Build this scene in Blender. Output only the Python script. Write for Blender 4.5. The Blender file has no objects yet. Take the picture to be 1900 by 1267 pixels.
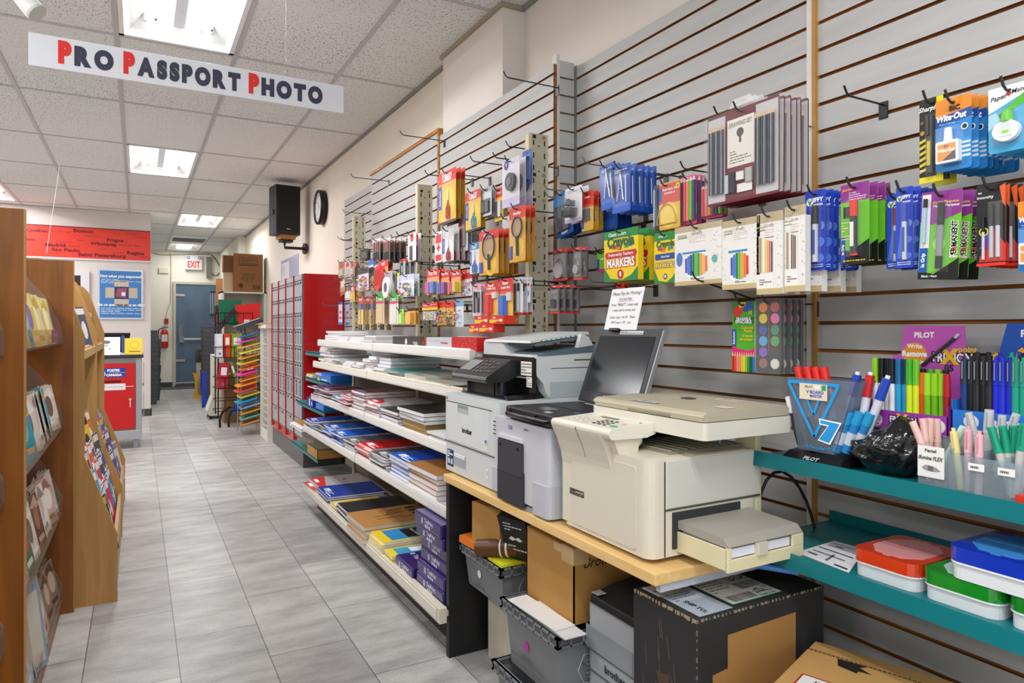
import bpy,math,random
from mathutils import Matrix,Vector,Euler
R=random.Random(7)
PI=math.pi
scene=bpy.context.scene
COL=scene.collection
TH=math.atan(694/1255)
EYE=1.22
cam_d=bpy.data.cameras.new('camera')
cam=bpy.data.objects.new('camera',cam_d)
COL.objects.link(cam)
cam.location=(0,0,EYE)
cam.rotation_euler=(PI/2,0,-TH)
cam_d.sensor_width=36
cam_d.lens=36*1255/1900
cam_d.shift_y=-24.5/1900
cam_d.clip_start=0.05
scene.camera=cam
scene.view_settings.view_transform='Standard'
scene.view_settings.look='None'
scene.view_settings.gamma=1
scene.view_settings.exposure=0.02
scene.view_settings.use_curve_mapping=False
w=bpy.data.worlds.new('daylight')
scene.world=w
w.use_nodes=True
w.node_tree.nodes['Background'].inputs[0].default_value=(0.93,0.97,1,1)
w.node_tree.nodes['Background'].inputs[1].default_value=1.5
TUBE_W=9.0
cS,sS=math.cos(TH),math.sin(TH)
def _ray(u):
    return(u-950)/1255
def PX(u,v,X):
    r=_ray(u);d=X/(sS+r*cS)
    return Vector((X,d*(cS-r*sS),EYE+(609-v)/1255*d))
def PY(u,v,Y):
    r=_ray(u);d=Y/(cS-r*sS)
    return Vector((d*(sS+r*cS),Y,EYE+(609-v)/1255*d))
def PZ(u,v,Z):
    r=_ray(u);d=(EYE-Z)*1255/(v-609)
    return Vector((d*(sS+r*cS),d*(cS-r*sS),Z))
def lin(h):
    h=h.lstrip('#')
    o=[]
    for i in(0,2,4):
        c=int(h[i:i+2],16)/255
        o.append(c/12.92 if c<=0.04045 else((c+0.055)/1.055)**2.4)
    return(*o,1)
_M={}
def M(h,rough=0.55,metal=0.0,var=0.06,scale=18,bump=0.0,spec=0.4,coat=0.0,emit=0.0):
    k=(h,rough,metal,var,scale,bump,spec,coat,emit)
    if k in _M:return _M[k]
    m=bpy.data.materials.new('paint_'+h.lstrip('#'));m.use_nodes=True
    n=m.node_tree.nodes;l=m.node_tree.links
    b=n['Principled BSDF']
    c=lin(h)
    b.inputs['Base Color'].default_value=c
    b.inputs['Roughness'].default_value=rough
    b.inputs['Metallic'].default_value=metal
    b.inputs['Specular IOR Level'].default_value=spec
    b.inputs['Coat Weight'].default_value=coat
    if var or bump:
        tc=n.new('ShaderNodeTexCoord');no=n.new('ShaderNodeTexNoise')
        no.inputs['Scale'].default_value=scale;no.inputs['Detail'].default_value=3
        l.new(tc.outputs['Object'],no.inputs['Vector'])
        if var:
            mx=n.new('ShaderNodeMix');mx.data_type='RGBA'
            mx.inputs[6].default_value=tuple(x*(1-var)for x in c[:3])+(1,)
            mx.inputs[7].default_value=tuple(min(1,x*(1+var))for x in c[:3])+(1,)
            l.new(no.outputs['Fac'],mx.inputs[0]);l.new(mx.outputs[2],b.inputs['Base Color'])
        if bump:
            bp=n.new('ShaderNodeBump');bp.inputs['Strength'].default_value=bump
            bp.inputs['Distance'].default_value=0.01
            l.new(no.outputs['Fac'],bp.inputs['Height']);l.new(bp.outputs[0],b.inputs['Normal'])
    if emit:
        b.inputs['Emission Color'].default_value=c
        b.inputs['Emission Strength'].default_value=emit
    _M[k]=m
    return m
def clear(h='ffffff',fac=0.05,rough=0.08,tint=1.0):
    k=('clear',h,fac,rough,tint)
    if k in _M:return _M[k]
    m=bpy.data.materials.new('clear_plastic');m.use_nodes=True
    n=m.node_tree.nodes;l=m.node_tree.links
    n.clear()
    o=n.new('ShaderNodeOutputMaterial');mx=n.new('ShaderNodeMixShader')
    t=n.new('ShaderNodeBsdfTransparent');g=n.new('ShaderNodeBsdfPrincipled')
    c=lin(h)
    t.inputs[0].default_value=tuple(1-(1-x)*tint for x in c[:3])+(1,)
    g.inputs['Base Color'].default_value=c;g.inputs['Roughness'].default_value=rough
    g.inputs['Specular IOR Level'].default_value=0.8
    mx.inputs[0].default_value=fac
    l.new(t.outputs[0],mx.inputs[1]);l.new(g.outputs[0],mx.inputs[2]);l.new(mx.outputs[0],o.inputs[0])
    _M[k]=m
    return m
def nodes_mat(name):
    m=bpy.data.materials.new(name);m.use_nodes=True
    return m,m.node_tree.nodes,m.node_tree.links,m.node_tree.nodes['Principled BSDF']
def wood(h1,h2,rough=0.4,axis='Z',s=6.0,name='wood_grain'):
    k=('wood',h1,h2,rough,axis,s)
    if k in _M:return _M[k]
    m,n,l,b=nodes_mat(name)
    tc=n.new('ShaderNodeTexCoord');mp=n.new('ShaderNodeMapping')
    sc=[s*6,s*6,s*6];sc['XYZ'.index(axis)]=s*0.5
    mp.inputs['Scale'].default_value=sc
    no=n.new('ShaderNodeTexNoise');no.inputs['Scale'].default_value=1.6;no.inputs['Detail'].default_value=6
    no.inputs['Distortion'].default_value=0.6
    r=n.new('ShaderNodeMix');r.data_type='RGBA'
    r.inputs[6].default_value=lin(h1);r.inputs[7].default_value=lin(h2)
    rr=n.new('ShaderNodeMapRange');rr.inputs[1].default_value=0.35;rr.inputs[2].default_value=0.65
    l.new(tc.outputs['Object'],mp.inputs[0]);l.new(mp.outputs[0],no.inputs[0])
    l.new(no.outputs['Fac'],rr.inputs[0]);l.new(rr.outputs[0],r.inputs[0]);l.new(r.outputs[2],b.inputs['Base Color'])
    b.inputs['Roughness'].default_value=rough
    _M[k]=m
    return m
_T={}
def text_geo(s,bold):
    k=(s,bold)
    if k in _T:return _T[k]
    cu=bpy.data.curves.new('letters','FONT');cu.body=s;cu.size=1
    cu.align_x='CENTER';cu.align_y='CENTER';cu.offset=bold;cu.resolution_u=5 if bold>=.08 else 2
    ob=bpy.data.objects.new('letters',cu);COL.objects.link(ob)
    bpy.context.view_layer.update()
    me=bpy.data.meshes.new_from_object(ob)
    vs=[v.co.copy()for v in me.vertices];fs=[tuple(p.vertices)for p in me.polygons]
    wd=(max(v.x for v in vs)-min(v.x for v in vs))if vs else 1
    cx=(max(v.x for v in vs)+min(v.x for v in vs))/2 if vs else 0
    for v in vs:v.x-=cx
    bpy.data.objects.remove(ob);bpy.data.curves.remove(cu);bpy.data.meshes.remove(me)
    _T[k]=(vs,fs,wd)
    return _T[k]
class MB:
    def __init__(s):
        s.v=[];s.f=[];s.m=[];s.mats=[];s.X=Matrix.Identity(4);s.sm=[]
    def mi(s,m):
        if m not in s.mats:s.mats.append(m)
        return s.mats.index(m)
    def add(s,vs,fs,m,smooth=False):
        b=len(s.v);i=s.mi(m)
        s.v+=[s.X @ Vector(v)for v in vs]
        for f in fs:
            s.f.append(tuple(b+k for k in f));s.m.append(i);s.sm.append(smooth)
        return s
    def box(s,x0,y0,z0,x1,y1,z1,m,tops=None):
        vs=[(x0,y0,z0),(x1,y0,z0),(x1,y1,z0),(x0,y1,z0),(x0,y0,z1),(x1,y0,z1),(x1,y1,z1),(x0,y1,z1)]
        if tops:
            dx,dy=tops
            vs[4]=(x0+dx,y0+dy,z1);vs[5]=(x1-dx,y0+dy,z1);vs[6]=(x1-dx,y1-dy,z1);vs[7]=(x0+dx,y1-dy,z1)
        return s.add(vs,[(0,3,2,1),(4,5,6,7),(0,1,5,4),(1,2,6,5),(2,3,7,6),(3,0,4,7)],m)
    def rbox(s,x0,y0,z0,x1,y1,z1,m,r=0.01,n=3,ax='z'):
        def loop(a0,b0,a1,b1):
            p=[]
            for cx,cy,t in((a1-r,b1-r,0),(a0+r,b1-r,1),(a0+r,b0+r,2),(a1-r,b0+r,3)):
                for k in range(n+1):
                    t2=(t+k/n)*PI/2
                    p.append((cx+r*math.cos(t2),cy+r*math.sin(t2)))
            return p
        if ax=='z':return s.prism(loop(x0,y0,x1,y1),'z',z0,z1,m)
        if ax=='y':return s.prism(loop(x0,z0,x1,z1),'y',y0,y1,m)
        return s.prism(loop(y0,z0,y1,z1),'x',x0,x1,m)
    def prism(s,pts,ax,a,b,m,caps=True,mside=None,smooth=False):
        n=len(pts)
        def P(p,t):
            return{'x':(t,p[0],p[1]),'y':(p[0],t,p[1]),'z':(p[0],p[1],t)}[ax]
        vs=[P(p,a)for p in pts]+[P(p,b)for p in pts]
        fl=ax=='y'
        fs=[(i,(i+1)%n,n+(i+1)%n,n+i)if not fl else(n+i,n+(i+1)%n,(i+1)%n,i)for i in range(n)]
        s.add(vs,fs,mside or m,smooth)
        if caps:
            c1=tuple(range(n-1,-1,-1));c2=tuple(range(n,2*n))
            if fl:c1,c2=c1[::-1],c2[::-1]
            s.add(vs,[c1,c2],m)
        return s
    def cyl(s,p0,p1,r0,m,r1=None,n=10,caps=True,smooth=True):
        r1=r0 if r1 is None else r1
        p0=Vector(p0);p1=Vector(p1);d=(p1-p0).normalized()
        a=d.orthogonal().normalized();b=d.cross(a)
        vs=[]
        for p,r in((p0,r0),(p1,r1)):
            for k in range(n):
                t=2*PI*k/n
                vs.append(p+(a*math.cos(t)+b*math.sin(t))*r)
        s.add(vs,[(k,(k+1)%n,n+(k+1)%n,n+k)for k in range(n)],m,smooth)
        if caps:s.add(vs,[tuple(range(n-1,-1,-1)),tuple(range(n,2*n))],m)
        return s
    def tube(s,pts,r,m,n=6):
        pts=[Vector(p)for p in pts];rings=[]
        ref=None
        for i,p in enumerate(pts):
            d=(pts[min(i+1,len(pts)-1)]-pts[max(i-1,0)]).normalized()
            a=d.orthogonal().normalized()if ref is None else(ref-d*ref.dot(d)).normalized()
            ref=a;b=d.cross(a)
            rr=r[i]if isinstance(r,(list,tuple))else r
            rings.append([p+(a*math.cos(2*PI*k/n)+b*math.sin(2*PI*k/n))*rr for k in range(n)])
        vs=[v for g in rings for v in g];fs=[]
        for i in range(len(rings)-1):
            for k in range(n):
                fs.append((i*n+k,i*n+(k+1)%n,(i+1)*n+(k+1)%n,(i+1)*n+k))
        s.add(vs,fs,m,True)
        e=(len(rings)-1)*n
        s.add(vs,[tuple(range(n-1,-1,-1)),tuple(range(e,e+n))],m)
        return s
    def lathe(s,prof,m,c=(0,0,0),ax='z',n=16):
        vs=[];k0=len(prof)
        for k in range(n):
            t=2*PI*k/n
            for r,h in prof:
                q=(r*math.cos(t),r*math.sin(t),h)
                if ax=='y':q=(q[0],h,q[1])
                if ax=='x':q=(h,q[0],q[1])
                vs.append((q[0]+c[0],q[1]+c[1],q[2]+c[2]))
        fs=[]
        for k in range(n):
            for i in range(k0-1):
                a=k*k0+i;b=((k+1)%n)*k0+i
                fs.append((a,b,b+1,a+1))
        s.add(vs,fs,m,True)
        return s
    def quad(s,a,b,c,d,m):
        return s.add([a,b,c,d],[(0,1,2,3)],m)
    def rect(s,x0,y0,x1,y1,c,m):
        return s.add([(x0,y0,c),(x1,y0,c),(x1,y1,c),(x0,y1,c)],[(0,1,2,3)],m)
    def poly(s,pts,c,m):
        return s.add([(p[0],p[1],c)for p in pts],[tuple(range(len(pts)))],m)
    def disc(s,x,y,r,c,m,n=16,ry=None):
        return s.poly([(x+r*math.cos(2*PI*k/n),y+(ry or r)*math.sin(2*PI*k/n))for k in range(n)],c,m)
    def text(s,t,x,y,size,c,m,bold=0.0,fit=None,rot=0,shear=0,sx=1):
        vs,fs,wd=text_geo(t,bold)
        k=size*sx
        if fit and wd*k>fit:k=fit/wd
        cr,sr=math.cos(rot),math.sin(rot)
        o=[]
        for v in vs:
            a=v.x*k+shear*v.y*size;b=v.y*size
            o.append((x+a*cr-b*sr,y+a*sr+b*cr,c))
        return s.add(o,fs,m)
    def scribble(s,x0,y0,x1,y1,c,m,rows=4,h=0.5,seed=0):
        q=random.Random(seed*31+rows)
        st=(y1-y0)/rows
        for i in range(rows):
            y=y1-(i+0.5)*st;x=x0
            while x<x1-0.02*(x1-x0):
                wl=(x1-x0)*q.uniform(0.06,0.2);e=min(x+wl,x1)
                s.rect(x,y-st*h/2,e,y+st*h/2,c,m);x=e+(x1-x0)*0.03
                if q.random()<0.1:break
        return s
    def build(s,name,parent=None,org=None,bevel=0.0,seg=2):
        me=bpy.data.meshes.new(name)
        o_=Vector(org)if org is not None else Vector((0,0,0))
        me.from_pydata([v-o_ for v in s.v],[],s.f)
        for m in s.mats:me.materials.append(m)
        me.polygons.foreach_set('material_index',s.m)
        me.polygons.foreach_set('use_smooth',s.sm)
        me.update()
        ob=bpy.data.objects.new(name,me);COL.objects.link(ob)
        if parent is not None:ob.parent=parent
        if bevel:
            md=ob.modifiers.new('bevel','BEVEL');md.width=bevel;md.segments=seg
            md.limit_method='ANGLE';md.angle_limit=0.6
        return ob
def tag(o,label,cat,group=None):
    o['label']=label;o['category']=cat
    if group:o['group']=group
    return o
def thing(name,label,cat,loc=(0,0,0),rot=(0,0,0),group=None):
    o=bpy.data.objects.new(name,None);COL.objects.link(o)
    o.empty_display_size=0.05
    o.location=loc;o.rotation_euler=rot
    return tag(o,label,cat,group)
def solo(mb,name,label,cat,loc=None,group=None,bevel=0.0,rot=None):
    o=mb.build(name,org=loc,bevel=bevel)
    if loc is not None:o.location=loc
    if rot is not None:o.rotation_euler=rot
    return tag(o,label,cat,group)
def struct(mb,name,bevel=0.0):
    o=mb.build(name,bevel=bevel);o['kind']='structure'
    return o
def dup(root,label=None,loc=None,rot=None):
    r=root.copy();COL.objects.link(r)
    if loc is not None:r.location=loc
    if rot is not None:r.rotation_euler=rot
    if label:r['label']=label
    for ch in list(root.children):
        c=ch.copy();COL.objects.link(c);c.parent=r
        for g in list(ch.children):
            d=g.copy();COL.objects.link(d);d.parent=c
    return r
FX=(PI/2,0,-PI/2)
FY=(PI/2,0,0)
ORD=['first','second','third','fourth','fifth','sixth','seventh','eighth','ninth','tenth']
ORDB=['topmost','second from the top','third from the top','fourth from the top','fifth from the top','sixth from the top',
        'seventh from the top','eighth from the top','ninth from the top','tenth from the top','eleventh from the top','twelfth from the top']
CEIL=EYE+1.597
WX,WX2=1.685,1.635
YB,YE,YS,XL=-3.6,15.6,10.7,-5.0
wall_m=M('e9e1da',0.75,var=0.05,scale=3,spec=0.2)
wall_w=M('efe7d9',0.75,var=0.05,scale=3,spec=0.2)
wall_far=M('f1ecdd',0.75,var=0.04,scale=3,spec=0.2)
base_m=M('4a4642',0.6)
fm,n,l,b=nodes_mat('vinyl_tile_floor')
tc=n.new('ShaderNodeTexCoord');sp=n.new('ShaderNodeSeparateXYZ');cb=n.new('ShaderNodeCombineXYZ')
l.new(tc.outputs['Object'],sp.inputs[0])
ax_=n.new('ShaderNodeMath');ax_.operation='ADD';ax_.inputs[1].default_value=0.632*20-2.637
ay_=n.new('ShaderNodeMath');ay_.operation='ADD';ay_.inputs[1].default_value=0.3*20-0.13
l.new(sp.outputs['Y'],ax_.inputs[0]);l.new(sp.outputs['X'],ay_.inputs[0])
l.new(ax_.outputs[0],cb.inputs[0]);l.new(ay_.outputs[0],cb.inputs[1])
br=n.new('ShaderNodeTexBrick');br.offset=0.5;br.squash=1
br.inputs['Color1'].default_value=lin('c9c8c6');br.inputs['Color2'].default_value=lin('a4a2a1');br.inputs['Mortar'].default_value=lin('625e5a')
br.inputs['Scale'].default_value=1;br.inputs['Mortar Size'].default_value=0.0016;br.inputs['Mortar Smooth'].default_value=0
br.inputs['Brick Width'].default_value=0.632;br.inputs['Row Height'].default_value=0.3;br.inputs['Bias'].default_value=-0.2
l.new(cb.outputs[0],br.inputs[0])
mp=n.new('ShaderNodeMapping');mp.inputs['Scale'].default_value=(2.6,7,1)
n1=n.new('ShaderNodeTexNoise');n1.inputs['Scale'].default_value=1.3;n1.inputs['Detail'].default_value=8;n1.inputs['Roughness'].default_value=0.65
l.new(tc.outputs['Object'],mp.inputs[0]);l.new(mp.outputs[0],n1.inputs[0])
cr=n.new('ShaderNodeValToRGB');cr.color_ramp.elements[0].position=0.33;cr.color_ramp.elements[0].color=(0.5,0.49,0.485,1)
cr.color_ramp.elements[1].position=0.62;cr.color_ramp.elements[1].color=(1.0,0.99,0.98,1)
l.new(n1.outputs['Fac'],cr.inputs[0])
n2=n.new('ShaderNodeTexNoise');n2.inputs['Scale'].default_value=150;n2.inputs['Detail'].default_value=2
l.new(tc.outputs['Object'],n2.inputs[0])
c2=n.new('ShaderNodeValToRGB');c2.color_ramp.elements[0].position=0.3;c2.color_ramp.elements[0].color=(0.72,0.72,0.72,1)
c2.color_ramp.elements[1].position=0.55;c2.color_ramp.elements[1].color=(1,1,1,1)
l.new(n2.outputs['Fac'],c2.inputs[0])
m1=n.new('ShaderNodeMix');m1.data_type='RGBA';m1.blend_type='MULTIPLY';m1.inputs[0].default_value=0.8
m2=n.new('ShaderNodeMix');m2.data_type='RGBA';m2.blend_type='MULTIPLY';m2.inputs[0].default_value=0.6
l.new(br.outputs['Color'],m1.inputs[6]);l.new(cr.outputs[0],m1.inputs[7]);l.new(m1.outputs[2],m2.inputs[6]);l.new(c2.outputs[0],m2.inputs[7])
l.new(m2.outputs[2],b.inputs['Base Color']);b.inputs['Roughness'].default_value=0.38;b.inputs['Specular IOR Level'].default_value=0.4
mb=MB();mb.box(XL,YB,-0.05,WX+0.4,YE+0.2,0,fm);struct(mb,'floor')
mb=MB();mb.box(0.155,YE-0.55,0.001,WX2,YE,0.012,M('5b6166',0.8));tag(mb.build('floor_mat'),'dark grey mat strip on the floor before the steel back door','mat')
cm,n,l,b=nodes_mat('fissured_ceiling_tile')
tc=n.new('ShaderNodeTexCoord');mp=n.new('ShaderNodeMapping');mp.inputs['Scale'].default_value=(1,0.45,1)
vo=n.new('ShaderNodeTexNoise');vo.inputs['Scale'].default_value=120;vo.inputs['Detail'].default_value=2.5;vo.inputs['Distortion'].default_value=0.5
l.new(tc.outputs['Object'],mp.inputs[0]);l.new(mp.outputs[0],vo.inputs[0])
cr=n.new('ShaderNodeValToRGB');cr.color_ramp.elements[0].position=0.33;cr.color_ramp.elements[0].color=lin('6a6966')
cr.color_ramp.elements[1].position=0.45;cr.color_ramp.elements[1].color=lin('eff0ee')
n3=n.new('ShaderNodeTexNoise');n3.inputs['Scale'].default_value=0.7
l.new(tc.outputs['Object'],n3.inputs[0])
mx=n.new('ShaderNodeMix');mx.data_type='RGBA';mx.inputs[7].default_value=lin('eff0ee')
rr=n.new('ShaderNodeMapRange');rr.inputs[1].default_value=0.35;rr.inputs[2].default_value=0.6;rr.inputs[3].default_value=0.1;rr.inputs[4].default_value=0.7
l.new(n3.outputs['Fac'],rr.inputs[0]);l.new(vo.outputs['Fac'],cr.inputs[0]);l.new(rr.outputs[0],mx.inputs[0]);l.new(cr.outputs[0],mx.inputs[6])
l.new(mx.outputs[2],b.inputs['Base Color']);b.inputs['Roughness'].default_value=0.95;b.inputs['Specular IOR Level'].default_value=0.1
GX=[-0.103+0.6035*k for k in range(-9,4)]
GY=[4.26+1.236*k for k in range(-7,11)]
lights={(0,-1):3,(0,2):3,(1,5):3,(-3,4):3,(0,-4):3,(-3,1):3,(-3,-2):3,(-6,-1):3,(-6,2):3,(-3,-5):3,(1,8):1,(-6,-4):3}
special=set(lights)|{(1,7)}
bar=M('c2c3c2',0.5,var=0.03)
mb=MB()
def cell(i,j):
    return GX[i+9],GY[j+7],GX[i+9]+0.6035,GY[j+7]+1.236
for i in range(-9,4):
    for j in range(-7,10):
        x0,y0,x1,y1=cell(i,j)
        if(i,j)in special:continue
        x0=max(x0,XL);x1=min(x1,WX+0.05);y1=min(y1,YE)
        if x1<=x0 or y1<=y0:continue
        mb.quad((x0,y0,CEIL),(x0,y1,CEIL),(x1,y1,CEIL),(x1,y0,CEIL),cm)
mb.box(XL,YB,CEIL+0.16,WX+0.4,YE+0.2,CEIL+0.2,cm)
for x in GX:mb.box(x-0.012,YB,CEIL-0.006,x+0.012,YE,CEIL-0.0005,bar)
for y in GY:mb.box(XL,y-0.012,CEIL-0.005,WX,y+0.012,CEIL-0.0008,bar)
struct(mb,'ceiling')
mb=MB();mb.box(WX,YB,0,WX+0.1,2.925,CEIL+.1,wall_m);struct(mb,'wall_right_near')
mb=MB();mb.box(WX2,3.665,0,WX+0.1,12.5,CEIL+.1,wall_w);struct(mb,'wall_right')
mb=MB();mb.box(1.565,2.925,0,WX+0.1,3.665,CEIL-0.004,wall_m);struct(mb,'wall_right_column')
mb=MB();mb.box(1.515,12.5,0,WX+0.1,YE,CEIL-0.004,wall_w);struct(mb,'wall_right_back')
mb=MB();mb.box(-2.0,YE,0,WX+0.3,YE+0.1,CEIL+.1,wall_far);struct(mb,'wall_back')
mb=MB();mb.box(XL,YS,0,0.155,YS+.12,CEIL-0.004,M('e3dad4',0.75,var=0.03,scale=2,spec=0.2));struct(mb,'wall_front_left')
mb=MB();mb.box(XL-0.1,YB,0,XL,YE,CEIL+.1,wall_m);struct(mb,'wall_left')
mb=MB();mb.box(XL,YS-0.012,0,0.165,YS,0.10,base_m);mb.box(0.155,YS-0.012,0,0.167,YS+.12,0.10,base_m);struct(mb,'baseboard_left')
mb=MB();mb.box(-1.0,YE-0.014,0,0.62,YE,0.11,M('3f4348',0.6));mb.box(1.42,YE-0.014,0,WX2,YE,0.11,M('3f4348',0.6));struct(mb,'baseboard_back')
tr=M('8f8e89',0.5)
mb=MB();mb.box(WX-0.02,YB,CEIL-0.02,WX,2.925,CEIL-0.001,tr);mb.box(1.55,2.91,CEIL-0.022,WX,3.68,CEIL-0.001,M('a79e88',.5))
mb.box(WX2-0.02,3.68,CEIL-0.02,WX2,12.5,CEIL-0.001,tr);struct(mb,'trim_1')
white=M('f6f6f4',0.4,var=0.0,spec=0.3)
lens_m=M('ffffff',0.4,var=0,emit=1.2)
tube_m=M('fdfdff',0.3,var=0,emit=3)
names={(0,-1):'large lit fluorescent ceiling fixture nearest above the hanging passport sign',(0,2):'second lit ceiling fixture, behind the hanging passport sign',
         (1,5):'third lit ceiling fixture, small in the distance beyond the speaker',(-3,4):'lit ceiling fixture cut by the left picture edge above the red banner',
         (1,8):'farthest ceiling fixture with one lit lens beside the air vent'}
def fixture(i,j,kind):
    x0,y0,x1,y1=cell(i,j);x0+=0.013;x1-=0.013;y0+=0.013;y1-=0.013
    t=thing('ceiling_light',names.get((i,j),'lit fluorescent ceiling fixture out of view, left of or behind the camera'),'ceiling light',((x0+x1)/2,(y0+y1)/2,CEIL),(0,0,0),None if(i,j)in names else 'ceiling fixtures out of view')
    O=t.location
    f=MB();e=0.025
    f.box(x0,y0,CEIL-0.004,x0+e,y1,CEIL+0.01,white);f.box(x1-e,y0,CEIL-0.004,x1,y1,CEIL+0.01,white)
    f.box(x0,y0,CEIL-0.004,x1,y0+e,CEIL+0.01,white);f.box(x0,y1-e,CEIL-0.004,x1,y1,CEIL+0.01,white)
    f.build('frame',t,O)
    a0,b0,a1,b1=x0+e,y0+e,x1-e,y1-e;h=CEIL+0.10;i2=0.09;j2=0.06
    f=MB()
    f.quad((a0,b0,CEIL),(a0,b1,CEIL),(a0+i2,b1-j2,h),(a0+i2,b0+j2,h),white)
    f.quad((a1,b1,CEIL),(a1,b0,CEIL),(a1-i2,b0+j2,h),(a1-i2,b1-j2,h),white)
    f.quad((a0,b1,CEIL),(a1,b1,CEIL),(a1-i2,b1-j2,h),(a0+i2,b1-j2,h),white)
    f.quad((a1,b0,CEIL),(a0,b0,CEIL),(a0+i2,b0+j2,h),(a1-i2,b0+j2,h),white)
    f.quad((a0+i2,b0+j2,h),(a1-i2,b0+j2,h),(a1-i2,b1-j2,h),(a0+i2,b1-j2,h),white)
    f.build('reflector',t,O)
    if kind==1:
        g=MB();g.rbox(a0+.13,b0+0.1,CEIL+0.012,a1-0.13,b1-0.1,CEIL+0.03,lens_m,r=0.03);g.build('lens',t,O)
        xs=[(a0+a1)/2]
    else:
        g=MB();xm=(x0+x1)/2
        g.prism([(xm-0.045,h),(xm-0.028,h-0.035),(xm+0.028,h-0.035),(xm+0.045,h)],'y',b0+0.06,b1-0.06,M('dcdce4',0.4));g.build('ballast_cover',t,O)
        xs=[x0+0.15,xm-0.075,xm+0.075,x1-0.15]
        for q in((xs[0],b0+0.07),(xs[3],b0+0.07),(xs[0],b1-0.07),(xs[3],b1-0.07)):
            s=MB();s.box(q[0]-0.035,q[1]-0.012,h-0.04,q[0]+0.035,q[1]+0.012,h,M('b9b9b4',.5));s.box(q[0]+.012,q[1]-.015,h-0.03,q[0]+.03,q[1]+.015,h-.022,M('1c1c1c',.5));s.build('lamp_holder',t,O)
        for xx in xs:
            s=MB();s.cyl((xx,b0+0.05,h-0.045),(xx,b1-0.05,h-0.045),0.0165,tube_m,n=8);s.build('tube',t,O)
    for k,xx in enumerate(xs if kind==1 else[xs[0],xs[3]]):
        ld=bpy.data.lights.new('tube_light','AREA');ld.shape='RECTANGLE';ld.size=0.05 if kind!=1 else 0.2;ld.size_y=1.0
        ld.energy=TUBE_W*2*(.7 if kind==1 else 1);ld.color=(0.98,0.99,1.0)
        lo=bpy.data.objects.new('tube_light',ld);COL.objects.link(lo);lo.parent=t
        lo.location=(xx-O[0],0,0.028 if kind!=1 else 0.008)
for(i,j),k in lights.items():fixture(i,j,k)
x0,y0,x1,y1=cell(1,7)
t=thing('ceiling_vent','grey louvred air vent in the ceiling beside the farthest lit fixture','vent',((x0+x1)/2,(y0+y1)/2,CEIL))
f=MB()
f.box(x0,y0,CEIL-0.003,x1,y0+.35,CEIL+0.002,white);f.box(x0,y1-.3,CEIL-0.003,x1,y1,CEIL+0.002,white)
f.box(x0,y0+.35,CEIL-0.003,x0+0.04,y1-.3,CEIL+0.002,white);f.box(x1-0.04,y0+.35,CEIL-0.003,x1,y1-.3,CEIL+0.002,white)
f.box(x0,y0,CEIL+0.1,x1,y1,CEIL+0.11,M('4a4a48',.7))
f.build('frame',t,t.location)
f=MB()
for k in range(7):
    yy=y0+0.4+k*0.075
    f.prism([(yy,CEIL-0.01),(yy+0.045,CEIL+0.05),(yy+0.05,CEIL+0.05),(yy+0.006,CEIL-0.01)],'x',x0+0.04,x1-0.04,M('bdbdb8',.4))
f.build('louvre',t,t.location)
slat_m,n,l,b=nodes_mat('grey_slat_board')
tc=n.new('ShaderNodeTexCoord');mp=n.new('ShaderNodeMapping');mp.inputs['Scale'].default_value=(1,1.2,14)
no=n.new('ShaderNodeTexNoise');no.inputs['Scale'].default_value=2.2;no.inputs['Detail'].default_value=5
mx=n.new('ShaderNodeMix');mx.data_type='RGBA';mx.inputs[6].default_value=lin('b6b5b3');mx.inputs[7].default_value=lin('cbcac9')
l.new(tc.outputs['Object'],mp.inputs[0]);l.new(mp.outputs[0],no.inputs[0]);l.new(no.outputs['Fac'],mx.inputs[0]);l.new(mx.outputs[2],b.inputs['Base Color'])
b.inputs['Roughness'].default_value=0.5;b.inputs['Specular IOR Level'].default_value=0.35
mdf=wood('7a4a1c','a4692c',0.7,'Y',3,'raw_board_edge')
PIT,G0=0.0762,1.311
def slatwall(y0,y1,X,z0,z1,label,xw):
    mb=MB();g=0.005;xw-=.003
    mb.box(X+0.011,y0,z0,xw,y1,z1,mdf)
    zs=[z0]+[G0+k*PIT for k in range(-17,20)if z0+0.02<G0+k*PIT<z1-0.01]+[z1]
    for a,c in zip(zs[:-1],zs[1:]):
        p=a+(g if a>z0 else 0);q=c-(g if c<z1 else 0)
        vs=[(X,y0,p),(X,y1,p),(X,y1,q),(X,y0,q),(X+0.0112,y0,p),(X+0.0112,y1,p),(X+0.0112,y1,q),(X+0.0112,y0,q)]
        mb.add(vs,[(0,3,2,1)],slat_m)
        mb.add(vs,[(3,7,6,2),(0,1,5,4),(0,4,7,3),(1,2,6,5)],mdf)
    return solo(mb,'slatwall_panel',label,'wall panel',(X,y0,z0))
XA,XC,XE=1.666,1.545,1.618
slatwall(-0.1,1.243,XA,0.02,2.78,'grey slatwall panel behind the correction fluid and marker packs at the right edge',WX)
slatwall(1.275,2.46,XA,0.02,2.352,'grey slatwall panel behind the drawing sets, craft marker boxes and laptop',WX)
slatwall(2.43,3.665,XC,0.02,2.345,'pale slatwall panel behind the scissors and staplers, right of the tall beige post',1.565)
slatwall(3.69,4.99,XC,0.02,2.372,'pale slatwall panel with a wooden top edge, behind the brushes and balloons',WX2)
slatwall(5.0,6.03,XE,0.3,2.36,'grey shaded slatwall panel beside the clock, at the far end of the pegboard run',WX2)
mb=MB();mb.box(1.535,3.67,2.372,WX2,5.0,2.392,wood('9a5f22','c98a3c',.5,'Y',4));mb.box(1.538,3.667,0.6,1.56,3.69,2.38,wood('9a5f22','c98a3c',.5,'Y',4));struct(mb,'trim_2')
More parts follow.
